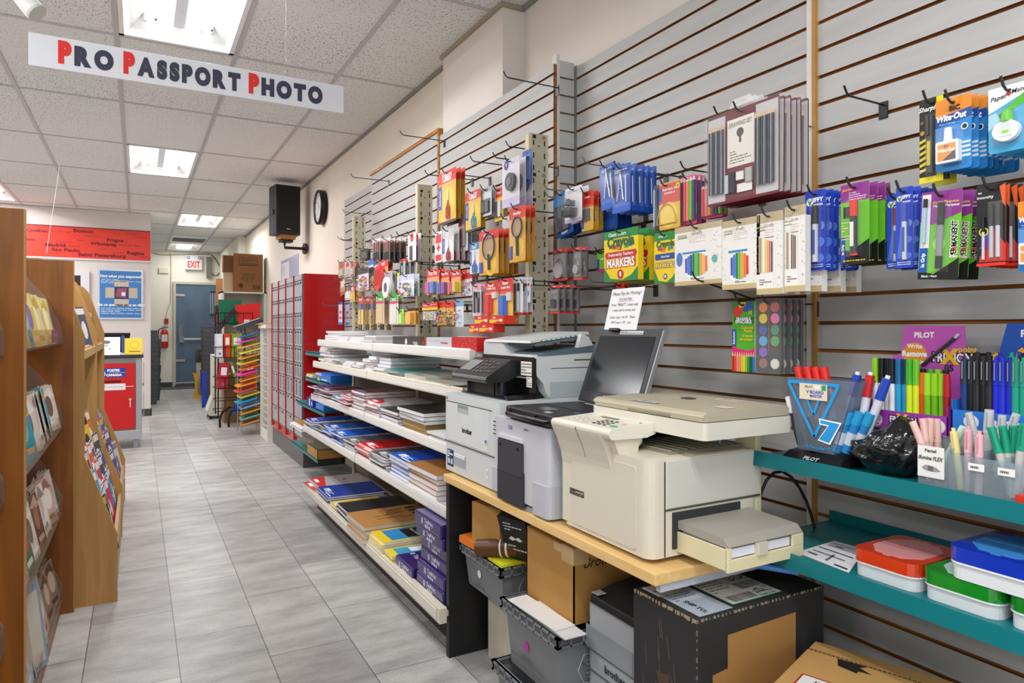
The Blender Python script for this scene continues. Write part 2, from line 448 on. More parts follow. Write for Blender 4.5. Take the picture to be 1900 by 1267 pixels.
mb=MB();mb.box(1.655,1.243,0.02,1.684,1.2545,2.78,M('b98a45',.6,var=.2));mb.box(1.66,1.2545,0.02,1.684,1.275,2.78,M('e6ddd8',.5));struct(mb,'trim_3')
mb=MB();Y=2.462
zs=[0.02]+[G0+k*PIT for k in range(-17,20)if G0+k*PIT<2.36]+[2.375]
for a,c in zip(zs[:-1],zs[1:]):mb.box(1.585,Y-0.012,a+(0.004 if a>.1 else 0),1.667,Y,c-(0.004 if c<2.37 else 0),slat_m)
mb.box(1.585,Y,0.02,1.667,Y+0.01,2.375,mdf)
mb.box(1.568,Y-0.02,0.02,1.585,Y+0.012,2.395,M('d8d8d2',.4));mb.box(1.664,Y-0.03,0.02,1.667,Y-0.012,2.36,M('8d8f8e',.4,.5))
solo(mb,'corner_panel','narrow shaded grey slat return panel with a white edge strip at the wall step','wall panel',(1.6,Y,0.02))
t=thing('hanging_sign','white hanging sign with red and navy PRO PASSPORT PHOTO lettering','sign',(0.244,3.19,2.27))
SY=3.19;a=PY(53,60,SY);c=PY(637,212,SY)
zt,zb=a.z,PY(53,121,SY).z
O=t.location
mb=MB();mb.box(a.x,SY-0.006,zb,c.x,SY+0.006,zt,M('eef1f8',.35,var=0.01));mb.build('board',t,O,bevel=.001)
mb=MB();mb.X=Matrix.Translation((0,SY-0.0068,0))@ Matrix.Rotation(PI/2,4,'X')
nav,red=M('3d3f55',.5,var=0),M('f0332d',.5,var=0)
zc=(zt+zb)/2-0.002
for word,u0,u1 in(('PRO',108,211),('PASSPORT',229,446),('PHOTO',461,598)):
    xa,xb=PY(u0,300,SY).x,PY(u1,300,SY).x
    ws=[text_geo(ch,0.085)[2]for ch in word];gap=0.12
    tot=sum(ws)+gap*(len(word)-1);k=(xb-xa)/tot;x=xa
    for q,ch in enumerate(word):
        sz=0.107 if q==0 else 0.094
        kk=k/sz
        mb.text(ch,x+ws[q]*k/2,zc+(0.004 if q==0 else-0.001),sz,0,red if q==0 else nav,bold=0.085,sx=kk)
        x+=(ws[q]+gap)*k
mb.build('lettering',t,O)
for u in(196,531):
    x=PY(u,100,SY).x;s=MB();s.tube([(x,SY,zt),(x,SY,zt+0.03)],0.002,M('9a9a96',.4,.6),5)
    pts=[(x+(0.006 if k%2 else-0.006),SY,zt+0.02+k*0.012)for k in range(6)]
    s.tube(pts,0.0014,M('9a9a96',.4,.6),5);s.tube([(x,SY,zt+0.08),(x,SY,CEIL-.006)],0.001,M('8a8a86',.4,.6),5);s.build('hanging_chain',t,O)
s=MB();p=PY(366,177,4.6);q=[p+Vector((math.sin(k/10*PI)*0.022,0,(CEIL-.006-p.z)*0-k*0.036))for k in range(11)]
q2=[p+Vector((-math.sin(k/10*PI)*0.012,0,-k*0.036))for k in range(11)]
s.tube([(p.x,p.y,CEIL-.006),tuple(p)],0.0012,M('8a8a86',.4,.6),5);s.tube(q,0.0014,M('77756e',.5),5);s.tube(q2,0.0014,M('77756e',.5),5)
solo(s,'wire_loop','thin looped wire hanging from the ceiling below the passport sign','wire',tuple(p))
s=MB();p=PZ(109,2000,0)if False else None
p1=PY(109,318,7.2);p0=PY(86,470,7.2);s.tube([(p1.x,p1.y,CEIL-.006),tuple(p1),tuple(p0)],0.002,M('e8e8e4',.5),5)
solo(s,'cord','thin white cord hanging from the ceiling in front of the red banner','cord',tuple(p1))
t=thing('track_spotlight','small white spotlight on the ceiling at the top left corner','spotlight',(-.25,2.55,CEIL-.1))
d=MB();p=PY(60,18,2.55);d.cyl((p.x-.06,2.55,p.z+.07),(p.x+.01,2.53,p.z-.012),0.022,white,n=14,r1=.03);d.build('lamp_head',t,t.location)
d=MB();d.cyl((p.x+.01,2.53,p.z-.012),(p.x+.016,2.528,p.z-.018),0.031,M('dcdcd6',.2),n=14);d.build('lamp_rim',t,t.location)
d=MB();d.cyl((p.x-.06,2.55,p.z+.07),(p.x-.06,2.55,CEIL),0.01,white);d.box(p.x-.12,2.50,CEIL-.02,p.x+.02,2.6,CEIL-.001,white);d.build('mount',t,t.location)
s=MB();p=PY(742,-2,3.0);s.lathe([(0,0),(.02,.004),(.026,.02),(.028,.035)],M('2a3346',.2),(p.x,3.0,CEIL-.04),n=14);s.cyl((p.x,3.0,CEIL-.012),(p.x,3.0,CEIL-.001),.034,white,n=16)
solo(s,'dome_camera','tiny dark dome camera on the ceiling at the top edge','camera',(p.x,3.0,CEIL-.04))
PYS=(2.385,3.646,4.962)
post_m=M('b9b19a',.45,var=.12,scale=60)
beige=M('d9cfb6',.45,var=.05)
whs=M('dfddd8',.4,var=.03)
blk=M('26262a',.5)
names=('tall beige perforated post right of the scissors and magnifiers, nearest of three','tall beige perforated post between the brushes and the scissors, middle of three',
         'beige perforated post beside the glue brushes, farthest and smallest of three')
for k,Y in enumerate(PYS):
    X0,zt=1.40,(2.02,2.045,2.055)[k]
    mb=MB();mb.box(X0,Y,0.02,X0+.09,Y+.035,zt,post_m);mb.box(X0-.001,Y+.004,.02,X0,Y+.031,zt-.002,M('d8cca8',.45,var=.05))
    mb.box(X0+.002,Y-.0012,.02,X0+.009,Y,zt,M('d5c9a4',.45));mb.box(X0+.081,Y-.0012,.02,X0+.088,Y,zt,M('d5c9a4',.45))
    z=0.1;q=0
    while z<zt-.03:
        mb.box(X0+.018,Y-.001,z,X0+.023,Y+.0005,z+.022,M('17140f',.8));mb.box(X0+.07,Y-.001,z,X0+.075,Y+.0005,z+.022,M('17140f',.8))
        if q%2:mb.add([(X0+.045+.0035*math.cos(t*PI/4),Y-.0008,z+.05+.0035*math.sin(t*PI/4))for t in range(8)],[tuple(range(8))],M('17140f',.8))
        if q%5 in(1,3):mb.box(X0+.016,Y-.0011,z+.028,X0+.031,Y,z+.042,M('1d1911',.8));mb.box(X0+.062,Y-.0011,z+.028,X0+.077,Y,z+.042,M('8d8676',.8))
        z+=.052;q+=1
    solo(mb,'shelf_post',names[k],'post',(X0,Y,0.02))
SH=[
    (1.14,1.128,whs),(1.107,0.975,beige),(1.093,0.742,whs),(1.04,0.518,whs)]
lv=('top shelf of the white run','second shelf from the top','third shelf from the top','lowest white shelf above the base deck')
for b_,(ya,yb)in enumerate(((PYS[0]+.02,PYS[1]+.012),(PYS[1]+.02,PYS[2]+.012))):
    for k,(X,z,m)in enumerate(SH):
        t=thing('metal_shelf','%s metal shelf, %s, %s'%('beige' if k==1 else 'white',lv[k],'near bay beside the printers' if b_==0 else 'far bay beside the red lockers'),'shelf',(X,ya,z))
        O=t.location
        s=MB();s.box(X+.03,ya,z-.008,1.40,yb,z,m)
        s.build('shelf_board',t,O)
        s=MB();s.prism([(X,z+.004),(X+.004,z+.012),(X+.03,z),(X+.03,z-.008),(X+.014,z-.03),(X,z-.034)],'y',ya,yb,m)
        s.prism([(X-.0015,z-.001),(X-.0015,z-.028),(X,z-.028),(X,z-.001)],'y',ya+.002,yb-.002,M('efede8',.3,var=.02));s.build('price_rail',t,O)
        for yy in(ya,yb-.004):
            s=MB();s.prism([(X+.03,z-.008),(1.40,z-.008),(1.40,z-.085),(1.33,z-.075),(X+.035,z-.03)],'y',yy,yy+.003,m);s.build('bracket',t,O)
t=thing('base_deck','low beige base deck with dark kick plate under the magazines and paper reams','shelf',(.97,PYS[0],0))
O=t.location;dz=.175;y0,y1=PYS[0]-.08,4.66
s=MB();s.box(1.0,y0,dz-.02,1.44,y1,dz,M('c9bf9e',.45));s.build('deck_board',t,O)
s=MB();s.box(.97,y0+.0,dz-.045,1.0,y1,dz+.012,M('d9d2be',.4));s.box(.966,y0+.03,dz-.034,.97,y1-.02,dz+.004,M('e7e2d4',.35));s.build('deck_rail',t,O,bevel=.003)
s=MB();s.box(1.066,y0,0,1.44,y1,dz-.02,M('2c2b2c',.5,var=.2,scale=8));s.build('kick_plate',t,O)
t=thing('peg_panel','brown back panels between the posts behind the notebooks','back panel',(1.41,PYS[0],dz));O=t.location
s=MB();s.box(1.41,PYS[0]+.04,dz,1.424,PYS[1],.9,M('6d675a',.6));s.box(1.41,PYS[1]+.04,dz,1.424,4.95,.9,M('6d675a',.6));s.build('back_panel',t,O)
teal=M('17797c',.4,var=.08)
for k,(X,z,lab)in enumerate(((1.27,1.02,'highest'),(1.27,.80,'second'),(1.2,.60,'third'),(1.15,.26,'lowest'))):
    t=thing('teal_shelf','teal metal shelf mostly hidden beside the red lockers, %s of four'%lab,'shelf',(X,5.5,z))
    s=MB();s.box(X,5.02,z-.006,1.61,6.0,z,teal);s.build('shelf_board',t,t.location)
    s=MB();s.box(X,5.02,z-.03,X+.004,6.0,z+.006,teal);s.build('shelf_lip',t,t.location)
te=M('0b7278',.33,var=.06,scale=6)
def tshelf(X,z,y0,y1,lab):
    t=thing('teal_shelf',lab,'shelf',(X,y0,z));O=t.location
    s=MB();s.box(X+.002,y0,z-.003,1.66,y1,z,te)
    s.prism([(1.657,z),(1.657,z+.028),(1.66,z+.028),(1.66,z)],'y',y0,y1,te);s.build('shelf_board',t,O)
    s=MB();s.prism([(X,z+.012),(X-.004,z-.024),(X-.001,z-.024),(X+.003,z-.004),(X+.003,z+.012)],'y',y0,y1,te);s.build('shelf_lip',t,O)
    for yy in(y1-.06,y0+.3):
        s=MB();s.prism([(X+.06,z-.003),(1.665,z-.003),(1.665,z-.08),(X+.1,z-.03)],'y',yy,yy+.003,te);s.build('bracket',t,O)
TS1,TS2=.90,.695
tshelf(1.36,TS1,.25,1.20,'upper teal shelf holding the pen displays')
tshelf(1.30,TS2,.25,1.20,'lower teal shelf holding the plastic pencil boxes')
DZ=.676
t=thing('printer_desk','wooden desk with black side panel carrying the three office machines','desk',(1.0,1.74,0));O=t.location
mp_=wood('e2b873','edc98b',.4,'Y',5)
s=MB();s.box(1.0,1.155,DZ-.028,1.60,2.34,DZ,mp_);s.build('desktop',t,O,bevel=.003)
s=MB();s.box(1.006,2.300,0,1.52,2.328,DZ-.028,M('19191b',.5,var=.1,bump=.05,scale=60));s.build('side_panel',t,O,bevel=.002)
s=MB();s.box(1.40,1.19,.2,1.42,2.300,DZ-.028,M('19191b',.5));s.build('back_panel',t,O)
s=MB();s.box(1.02,1.16,DZ-.046,1.34,1.175,DZ-.028,M('c3c6d2',.4,.2));s.build('metal_strip',t,O)
cb,cg,ck=M('dcd5c3',.42,var=.03),M('cfc8b5',.45,var=.03),M('b5ad97',.5,var=.03)
dk=M('34363a',.4);seam=M('4d4a43',.6)
cy=M('e3dab2',.45,var=.03)
t=thing('photocopier','large beige multifunction copier with paper tray pulled out toward the camera','photocopier',(1.2,1.38,DZ));O=t.location
s=MB();s.rbox(1.022,1.20,.688,1.385,1.56,.915,cb,r=.028,n=5);s.box(1.05,1.23,DZ,1.35,1.53,.69,M('6b675c',.6))
s.build('body',t,O,bevel=.004)
s=MB();s.rbox(1.0195,1.245,.70,1.03,1.515,.895,M('d7d0be',.45,var=.02),r=.01,ax='x');s.build('side_cover',t,O,bevel=.003)
s=MB();s.box(1.0185,1.455,.776,1.0205,1.52,.792,M('4a4640',.4));s.X=Matrix.Translation((1.0180,1.49,.784))@ Euler(FX).to_matrix().to_4x4()
s.text('Canon',-.013,0,.011,0,M('8a857a',.4),bold=.01);s.text('imageCLASS',.016,.002,.007,0,M('e6e2d8',.4),bold=.02);s.text('D320',.02,-.0045,.0045,0,M('e6e2d8',.4));s.build('name_plate',t,O)
s=MB();s.box(1.075,1.1975,.80,1.383,1.202,.912,M('d3d0c7',.4,var=.03));s.build('front_cover',t,O,bevel=.002)
s=MB();s.box(1.068,1.1985,.795,1.384,1.2005,.799,seam);s.box(1.066,1.1982,.69,1.069,1.2,.91,seam)
s.box(1.09,1.196,.705,1.31,1.2,.79,dk);s.box(1.115,1.194,.7,1.30,1.1965,.704,ck);s.build('tray_opening',t,O)
s=MB();s.box(1.12,1.24,.915,1.37,1.5,.921,M('8e8977',.5));s.box(1.16,1.205,.914,1.34,1.235,.918,ck)
for k in range(9):s.box(1.13+k*.026,1.25,.921,1.134+k*.026,1.49,.923,ck)
s.build('output_tray',t,O)
s=MB();s.box(1.372,1.202,.69,1.392,1.27,.965,cy);s.build('front_column',t,O,bevel=.002);s=MB();s.box(1.33,1.5,.9,1.39,1.555,.965,cb);s.build('rear_column',t,O);s=MB();s.box(1.325,1.28,.9,1.33,1.31,.965,M('b9c6d6',.3));s.build('metal_stay',t,O)
s=MB();s.box(1.14,1.42,.915,1.33,1.55,.955,dk);s.cyl((1.15,1.40,.94),(1.27,1.40,.94),.011,M('0e0f12',.2));s.box(1.14,1.388,.921,1.20,1.43,.93,dk);s.build('paper_exit_rollers',t,O)
s=MB()
prof=[(1.0215,.695),(1.0215,.855),(1.016,.885),(1.004,.92),(.988,.952),(.984,.962),(.984,.970),(.99,.976),(1.118,.981),(1.118,.93),(1.08,.90),(1.08,.695)]
s.prism(prof,'y',1.44,1.56,cb);s.prism([(1.022,.86),(1.016,.885),(1.004,.92),(.988,.952),(.984,.962),(.984,.970),(.99,.976),(1.118,.981),(1.118,.93),(1.08,.90),(1.03,.855)],'y',1.34,1.445,cb)
s.build('panel_neck',t,O,bevel=.003)
s=MB();s.prism([(.990,.952),(.983,.965),(.986,.974),(.992,.9775),(1.125,.985),(1.128,.958),(1.10,.95)],'y',1.30,1.548,M('e4dfcf',.4,var=.02));s.prism([(1.0,.96),(1.027,.9),(1.078,.9),(1.082,.93),(1.095,.948),(1.125,.957),(1.125,.98),(.995,.972)],'y',1.31,1.345,cb)
s.build('control_panel',t,O,bevel=.004)
def tilt(x,y):return(x,y,.9778+(x-.992)*.0565)
s=MB()
def pad(mb,cx,cy,rx,ry,m,h=.0012,n=12):
    vs=[Vector(tilt(cx+rx*math.cos(2*PI*k/n),cy+ry*math.sin(2*PI*k/n)))for k in range(n)]
    up=[v+Vector((0,0,h))for v in vs]
    mb.add(vs+up,[tuple(range(n,2*n))]+[(k,(k+1)%n,n+(k+1)%n,n+k)for k in range(n)],m)
for i in range(4):
    for j in range(3):pad(s,1.016+i*.0155,1.405-j*.021+i*.003,.0042,.0065,M('2a2a2a',.4))
s.build('number_keys',t,O)
s=MB();pad(s,1.02,1.33,.008,.013,M('4fb08a',.4));s.build('start_key',t,O)
s=MB();pad(s,1.055,1.333,.006,.008,M('e9a987',.4));pad(s,1.095,1.318,.003,.005,M('8f9c5a',.4));s.build('stop_key',t,O)
s=MB()
q=[tilt(1.082,1.40),tilt(1.082,1.47),tilt(1.096,1.47),tilt(1.096,1.40)]
s.add([Vector(p)+Vector((0,0,.001))for p in q],[(0,3,2,1)],M('6f7265',.3));s.build('display_window',t,O)
s=MB()
for i in range(5):
    for j in range(3):pad(s,1.01+j*.017+(i%2)*.004,1.43+i*.02,.003,.005,M('c9c2ad',.4),h=.0008)
s.build('function_keys',t,O)
s=MB();s.rbox(1.12,1.127,.964,1.418,1.56,1.004,M('dfdacb',.42,var=.02),r=.012);s.build('scanner_bed',t,O,bevel=.003)
s=MB();s.rbox(1.121,1.132,1.006,1.415,1.556,1.014,M('b7af97',.45,var=.04),r=.014)
s.prism([(1.1215,1.013),(1.124,1.021),(1.136,1.027),(1.39,1.0315),(1.407,1.027),(1.414,1.013)],'y',1.133,1.556,M('bab199',.42,var=.06,scale=6));s.build('scanner_lid',t,O,bevel=.004)
s=MB();s.prism([(1.1235,1.006),(1.1195,1.006),(1.1195,1.012),(1.13,1.022)],'y',1.24,1.40,M('8d8570',.5));s.build('lid_grip',t,O)
s=MB();s.rbox(1.285,1.35,1.0305,1.315,1.385,1.0325,M('4b4a45',.4),r=.006);s.build('lid_emblem',t,O)
s=MB();s.box(1.15,1.33,1.0292,1.17,1.43,1.0302,M('cfcbd6',.4));s.scribble(1.152,1.335,1.168,1.425,1.0306,M('8b8798',.5),3);s.box(1.34,1.24,1.0315,1.375,1.31,1.0325,M('e6dcd6',.4));s.scribble(1.343,1.245,1.372,1.305,1.0329,M('c2766e',.5),4)
s.box(1.22,1.155,1.0298,1.25,1.2,1.0308,M('dad6cc',.4));s.build('lid_sticker',t,O)
s=MB();x0,x1,y0,y1=1.103,1.345,1.045,1.24
s.box(x0,y0,.698,x0+.006,y1,.745,cy);s.box(x1-.006,y0,.708,x1,y1,.747,cy);s.box(x0+.004,y0+.004,.697,x1-.004,y1,.703,cy)
s.box(x0,y0-.004,.695,x1,y0+.004,.722,cy);s.box(x0,y0-.004,.722,x0+.012,y0+.004,.748,cy);s.box(x1-.036,y0-.004,.722,x1,y0+.004,.748,cy)
for k in range(3):s.box(x1-.03+k*.008,y0-.004,.72,x1-.027+k*.008,y0,.745,M('cabf8d',.5))
s.build('paper_tray',t,O,bevel=.002)
s=MB();s.prism([(y0-.004,.748),(y0-.002,.752),(y0+.012,.766),(y1,.772),(y1,.752),(y0+.02,.748)],'x',x0+.002,x1-.002,M('a6a196',.4,var=.03));s.build('tray_cover',t,O,bevel=.003)
s=MB();s.box(x0+.015,y0+.002,.724,x1-.04,y0+.15,.744,M('e4e6f2',.6));s.build('paper',t,O)
s=MB();s.rbox(1.19,y0-.01,.722,1.222,y0+.004,.748,M('cfcab6',.4),r=.003);s.build('tray_latch',t,O,bevel=.001)
g1,g2,gd=M('c9c9d0',.4,var=.02),M('bcbcc6',.42,var=.02),M('35363c',.5,var=.05)
t=thing('photo_printer','light grey photo printer with dark front cover, under the open laptop','printer',(1.18,1.77,DZ));O=t.location
s=MB();s.rbox(1.005,1.605,.70,1.36,1.945,.938,g1,r=.016,n=4);s.build('body',t,O,bevel=.003)
s=MB();s.rbox(1.0,1.6,.684,1.355,1.70,.775,g2,r=.02,n=4);s.rbox(1.0,1.885,.70,1.3,1.948,.775,g2,r=.01);s.box(1.012,1.62,DZ,1.34,1.935,.69,M('a9a9b2',.5));s.build('lower_skirt',t,O,bevel=.003)
s=MB();s.rbox(.9975,1.74,.685,1.012,1.90,.79,gd,r=.006,ax='x');s.rbox(.996,1.745,.775,1.012,1.895,.873,M('3c3d43',.5,var=.04),r=.004,ax='x');s.build('front_door',t,O,bevel=.002)
s=MB();s.box(.999,1.75,.876,1.006,1.897,.889,M('d9d9e0',.35));s.box(.9985,1.752,.872,1.006,1.895,.8765,M('17181b',.5));s.build('paper_slot',t,O)
s=MB();s.box(.9945,1.762,.853,.997,1.774,.861,M('15161a',.5));s.box(.9945,1.872,.853,.997,1.884,.861,M('15161a',.5));s.build('door_clip',t,O)
s=MB();s.X=Matrix.Translation((1.0042,1.775,.915))@ Euler(FX).to_matrix().to_4x4()
s.rect(-.068,-.006,-.036,.006,0,M('aab2c9',.4));s.rect(-.062,-.005,-.042,.005,.0003,M('2456a4',.4));s.text('DNP',-.052,0,.007,.0006,M('f0f2f8',.4),bold=.03)
s.text('DS-RX1',.045,.004,.008,0,M('5a5a66',.4),bold=.03);s.build('brand_badge',t,O)
s=MB();
for k in range(4):s.box(1.003,1.925,.88+k*.013,1.0055,1.94,.883+k*.013,M('3a3a40',.6))
s.box(1.02,1.80,.9375,1.045,1.86,.9392,M('1c1c20',.5));s.build('vent_slot',t,O)
b1,b2,bk=M('d4d8d8',.42,var=.02),M('c6cccd',.42,var=.02),M('1a1b1d',.3)
t=thing('office_printer','tall white office printer with black control panel and paper drawer, at the desk far end','printer',(1.2,2.18,DZ));O=t.location
s=MB();s.rbox(1.03,1.958,.795,1.44,2.395,.975,b1,r=.012,n=3);s.build('body',t,O,bevel=.004)
s=MB();s.rbox(1.03,1.962,.684,1.44,2.393,.792,M('cfd3d4',.42,var=.02),r=.012);s.box(1.06,1.99,DZ,1.4,2.36,.686,M('77797b',.6));s.build('paper_drawer',t,O,bevel=.004)
s=MB();s.box(1.0275,2.205,.715,1.031,2.305,.758,M('9fa8ad',.4));s.box(1.0262,2.21,.745,1.03,2.30,.758,M('e3e6e6',.4));s.build('drawer_handle',t,O,bevel=.001)
s=MB();s.box(1.0278,2.02,.801,1.0298,2.36,.9435,M('d9dddd',.4));s.box(1.0272,2.0,.9445,1.03,2.372,.9465,seam);s.box(1.0272,1.965,.7925,1.0312,2.39,.7955,seam);s.build('front_flap',t,O)
s=MB();s.box(1.0265,2.18,.913,1.0285,2.27,.941,M('b4bdc0',.4));s.box(1.0255,2.182,.931,1.0285,2.268,.941,M('8f999d',.4));s.build('flap_grip',t,O)
F_=Euler(FX).to_matrix().to_4x4()
s=MB();s.X=Matrix.Translation((1.0268,2.19,.852))@ F_;s.text('brother',0,0,.026,0,M('25262a',.4),bold=.035);s.build('brand_lettering',t,O)
s=MB();s.X=Matrix.Translation((1.0292,2.34,.735))@ F_;s.rect(-.028,-.032,.028,.03,0,M('20305e',.4));s.scribble(-.024,.0,.024,.026,.0004,M('f2f4fa',.4),3,.7);s.rect(-.022,-.024,-.004,-.004,.0004,M('c9d2ea',.4));s.rect(.005,-.024,.022,-.004,.0004,M('c9d2ea',.4));s.disc(0,-.014,.003,.0006,M('e2b93a',.4));s.build('feature_sticker',t,O)
s=MB();s.X=Matrix.Translation((1.0268,2.04,.83))@ F_;s.rect(-.012,-.018,.012,.018,0,M('e4e8e8',.4));s.disc(0,.006,.008,.0003,M('3a6fae',.4));s.disc(0,-.002,.006,.0006,M('d9c13a',.4));s.build('ink_label',t,O);s=MB()
s.X=Matrix.Translation((1.0292,2.035,.73))@ F_;s.rect(-.009,-.016,.009,.016,0,M('eef0f0',.4));s.text('1',0,0,.022,.0004,M('3a3c40',.4),bold=.02);s.build('tray_number',t,O);s=MB();s.X=Matrix.Translation((1.0292,2.372,.955))@ F_;s.rect(-.006,-.004,0,.006,0,M('222327',.4));s.rect(.004,-.004,.006,.006,0,M('222327',.4));s.build('indicator_label',t,O)
s=MB();s.box(1.09,2.0,.975,1.40,2.37,.979,bk);s.prism([(2.0,.979),(2.02,.981),(2.03,.99),(2.015,.99)],'x',1.09,1.18,bk);s.box(1.2,2.02,.979,1.42,2.37,1.04,M('101113',.4));s.build('output_bay',t,O)
s=MB();s.prism([(1.19,.975),(1.235,.978),(1.215,1.0),(1.205,1.03),(1.178,1.06),(1.178,1.122),(1.44,1.135),(1.44,.975)],'y',1.958,2.005,b1)
s.prism([(1.178,1.045),(1.44,1.045),(1.44,1.13),(1.19,1.128),(1.178,1.12)],'y',2.005,2.36,b1);s.prism([(1.36,.975),(1.44,.975),(1.44,1.1),(1.36,1.1)],'y',2.0,2.39,b2)
s.build('scanner_unit',t,O,bevel=.003)
s=MB();s.box(1.235,1.9565,1.082,1.44,1.9582,1.084,seam);s.box(1.33,1.9565,1.108,1.44,1.9582,1.112,seam);s.box(1.23,1.956,.982,1.44,1.9582,1.036,M('b3bec3',.42));s.build('side_seam',t,O)
s=MB();s.box(1.174,1.96,1.0,1.179,1.995,1.118,bk);s.box(1.172,1.97,1.052,1.18,2.36,1.121,bk);s.prism([(1.24,.979),(1.18,.979),(1.176,1.06),(1.2,1.06),(1.205,1.01)],'y',2.0,2.012,bk);s.build('front_fascia',t,O,bevel=.001)
s=MB();s.X=Matrix.Translation((1.1715,2.01,1.083))@ F_;s.rect(-.044,-.026,.03,.022,0,M('eeece2',.5));s.scribble(-.04,-.022,.028,.018,.0004,M('6b6a66',.5),4,.4)
s.rect(-.005,-.065,.032,-.03,0.0003,M('eeece2',.5));s.scribble(-.002,-.062,.03,-.032,.0006,M('6b6a66',.5),4,.4,3);s.build('taped_note',t,O)
s=MB();s.prism([(1.058,1.028),(1.05,1.037),(1.055,1.05),(1.15,1.108),(1.178,1.108),(1.178,1.05),(1.13,1.03)],'y',2.09,2.375,M('2b2b2d',.3));s.build('control_panel',t,O,bevel=.003)
def pt(a,b,h=.0015):
    f=Vector((1.055,0,1.05));d=Vector((.095,0,.058));nn=Vector((-.058,0,.095)).normalized()
    p=f+d*b+nn*h;return(p.x,a,p.z)
s=MB();s.add([pt(2.365,.25),pt(2.27,.25),pt(2.27,.85),pt(2.365,.85)],[(0,1,2,3)],M('8d9494',.15));s.build('touch_screen',t,O)
s=MB()
for i in range(3):
    for j in range(4):y_=2.25-i*.03;bb=.2+j*.19;s.add([pt(y_,bb),pt(y_-.018,bb),pt(y_-.018,bb+.1),pt(y_,bb+.1)],[(0,1,2,3)],M('5d5f60',.4))
for j in range(3):bb=.25+j*.22;s.add([pt(2.155,bb),pt(2.11,bb),pt(2.11,bb+.08),pt(2.155,bb+.08)],[(0,1,2,3)],M('4b4d4e',.4))
s.build('keypad',t,O)
s=MB();s.cyl((1.12,2.34,.98),(1.12,2.34,1.045),.02,M('20242c',.25),n=14);s.cyl((1.13,2.12,.98),(1.13,2.12,1.045),.022,M('20242c',.25),n=14);s.box(1.11,2.14,.98,1.16,2.32,1.035,M('0d0e10',.4));s.build('panel_support',t,O)
s=MB();s.prism([(2.36,1.122),(2.36,1.17),(2.34,1.178),(2.24,1.172),(2.2,1.162),(2.17,1.13),(2.1,1.122)],'x',1.18,1.30,b1);s.build('feeder_side',t,O,bevel=.004)
s=MB();s.prism([(1.184,1.124),(1.184,1.17),(1.296,1.17),(1.296,1.124)],'y',2.20,2.357,b1)
s.prism([(1.21,1.124),(1.21,1.135),(1.42,1.16),(1.44,1.13)],'y',1.965,2.2,M('5b6c78',.45));s.build('document_feeder',t,O,bevel=.003)
s=MB();s.prism([(1.175,1.168),(1.18,1.177),(1.42,1.208),(1.425,1.198)],'y',2.0,2.34,b1)
for k in range(9):s.box(1.22+k*.02,1.998,1.168+k*.0025,1.226+k*.02,2.0,1.178+k*.0025,M('59656d',.4))
s.prism([(1.2,1.168),(1.4,1.192),(1.4,1.186),(1.2,1.158)],'y',2.0,2.33,M('66757f',.4));s.build('feeder_flap',t,O,bevel=.002)
s=MB();s.prism([(1.44,1.13),(1.40,1.19),(1.37,1.2),(1.35,1.14)],'y',1.97,1.99,b1);s.build('feeder_arm',t,O)
t=thing('laptop','open black rugged laptop with blank dark screen on top of the grey photo printer','laptop',(1.0,1.55,.942),(0,0,-.045));lp=M('202124',.45,var=.05)
s=MB();s.box(0.0,0,0,.27,.325,.036,lp);s.build('base',t,bevel=.005)
s=MB();s.tube([(.0,.03,.02),(-.016,.045,.016),(-.016,.28,.016),(0,.295,.02)],.009,M('121214',.3),8);s.box(-.008,.12,.006,.0,.2,.028,M('0c0c0e',.3));s.build('carry_handle',t)
s=MB();s.box(-.002,.29,.004,.012,.322,.034,M('2d2e31',.4));s.box(-.002,.003,.004,.012,.035,.034,M('2d2e31',.4));s.build('corner_guard',t,bevel=.003)
s=MB()
for i in range(5):
    for j in range(14):s.box(.125+i*.022,.02+j*.0205,.036,.143+i*.022,.037+j*.0205,.0385,M('2e3033',.35))
s.build('keyboard',t)
s=MB();s.box(.243,.03,.0362,.252,.25,.0372,M('b9bab5',.5));s.build('label_strip',t)
s=MB();s.box(.04,.14,.0362,.09,.22,.0372,M('4a5258',.2));s.build('touchpad',t)
s=MB();s.disc(.09,.045,.012,.0375,M('2d6db5',.3));s.box(.02,.09,.0362,.035,.115,.0374,M('c9cbd2',.4));s.build('sticker',t)
L=Matrix.Translation((.268,0,.04))@ Matrix.Rotation(math.radians(20),4,'Y')
s=MB();s.X=L;s.box(0,-.004,0,.014,.329,.25,M('2c2d30',.4));s.box(.002,-.008,.0,.018,-.003,.25,M('9c9ea0',.35,.4));s.build('lid',t,bevel=.004)
s=MB();s.X=L;s.box(-.0012,.016,.036,.0,.31,.226,M('1d2126',.16,var=.25,scale=6));s.build('screen',t)
s=MB();s.X=L @ Matrix.Translation((-.0014,.163,.02))@ F_;s.text('Panasonic',0,.003,.012,0,M('d6d8da',.3),bold=.03);s.text('CF-54',0,-.009,.005,0,M('b0b2b4',.3));s.build('brand_lettering',t)
s=MB();s.X=L;s.box(-.002,.08,.232,-.0005,.2,.244,M('c7c9cb',.5));s.X=L @ Matrix.Translation((-.0023,.14,.238))@ F_;s.scribble(-.055,-.004,.055,.004,0,M('55575a',.5),2,.5);s.build('note_strip',t)
t=thing('paper_note','white handwritten pay for printing note clipped above the laptop screen','note',(1.36,1.72,1.215),(0,math.radians(14),-.06))
s=MB();s.box(0,-.065,0,.002,.115,.14,M('f3f3f4',.5,var=.02));s.build('sheet',t)
s=MB();s.X=Matrix.Translation((-.0006,.025,.07))@ F_;ink=M('2b2f3a',.5)
s.text('Please Pay for Printing!',0,.052,.017,0,ink,fit=.165,shear=.2);s.text('It is not free',.0,.034,.014,0,ink,fit=.09,shear=.2);s.rect(-.04,.0255,.045,.027,0,M('b4564c',.5))
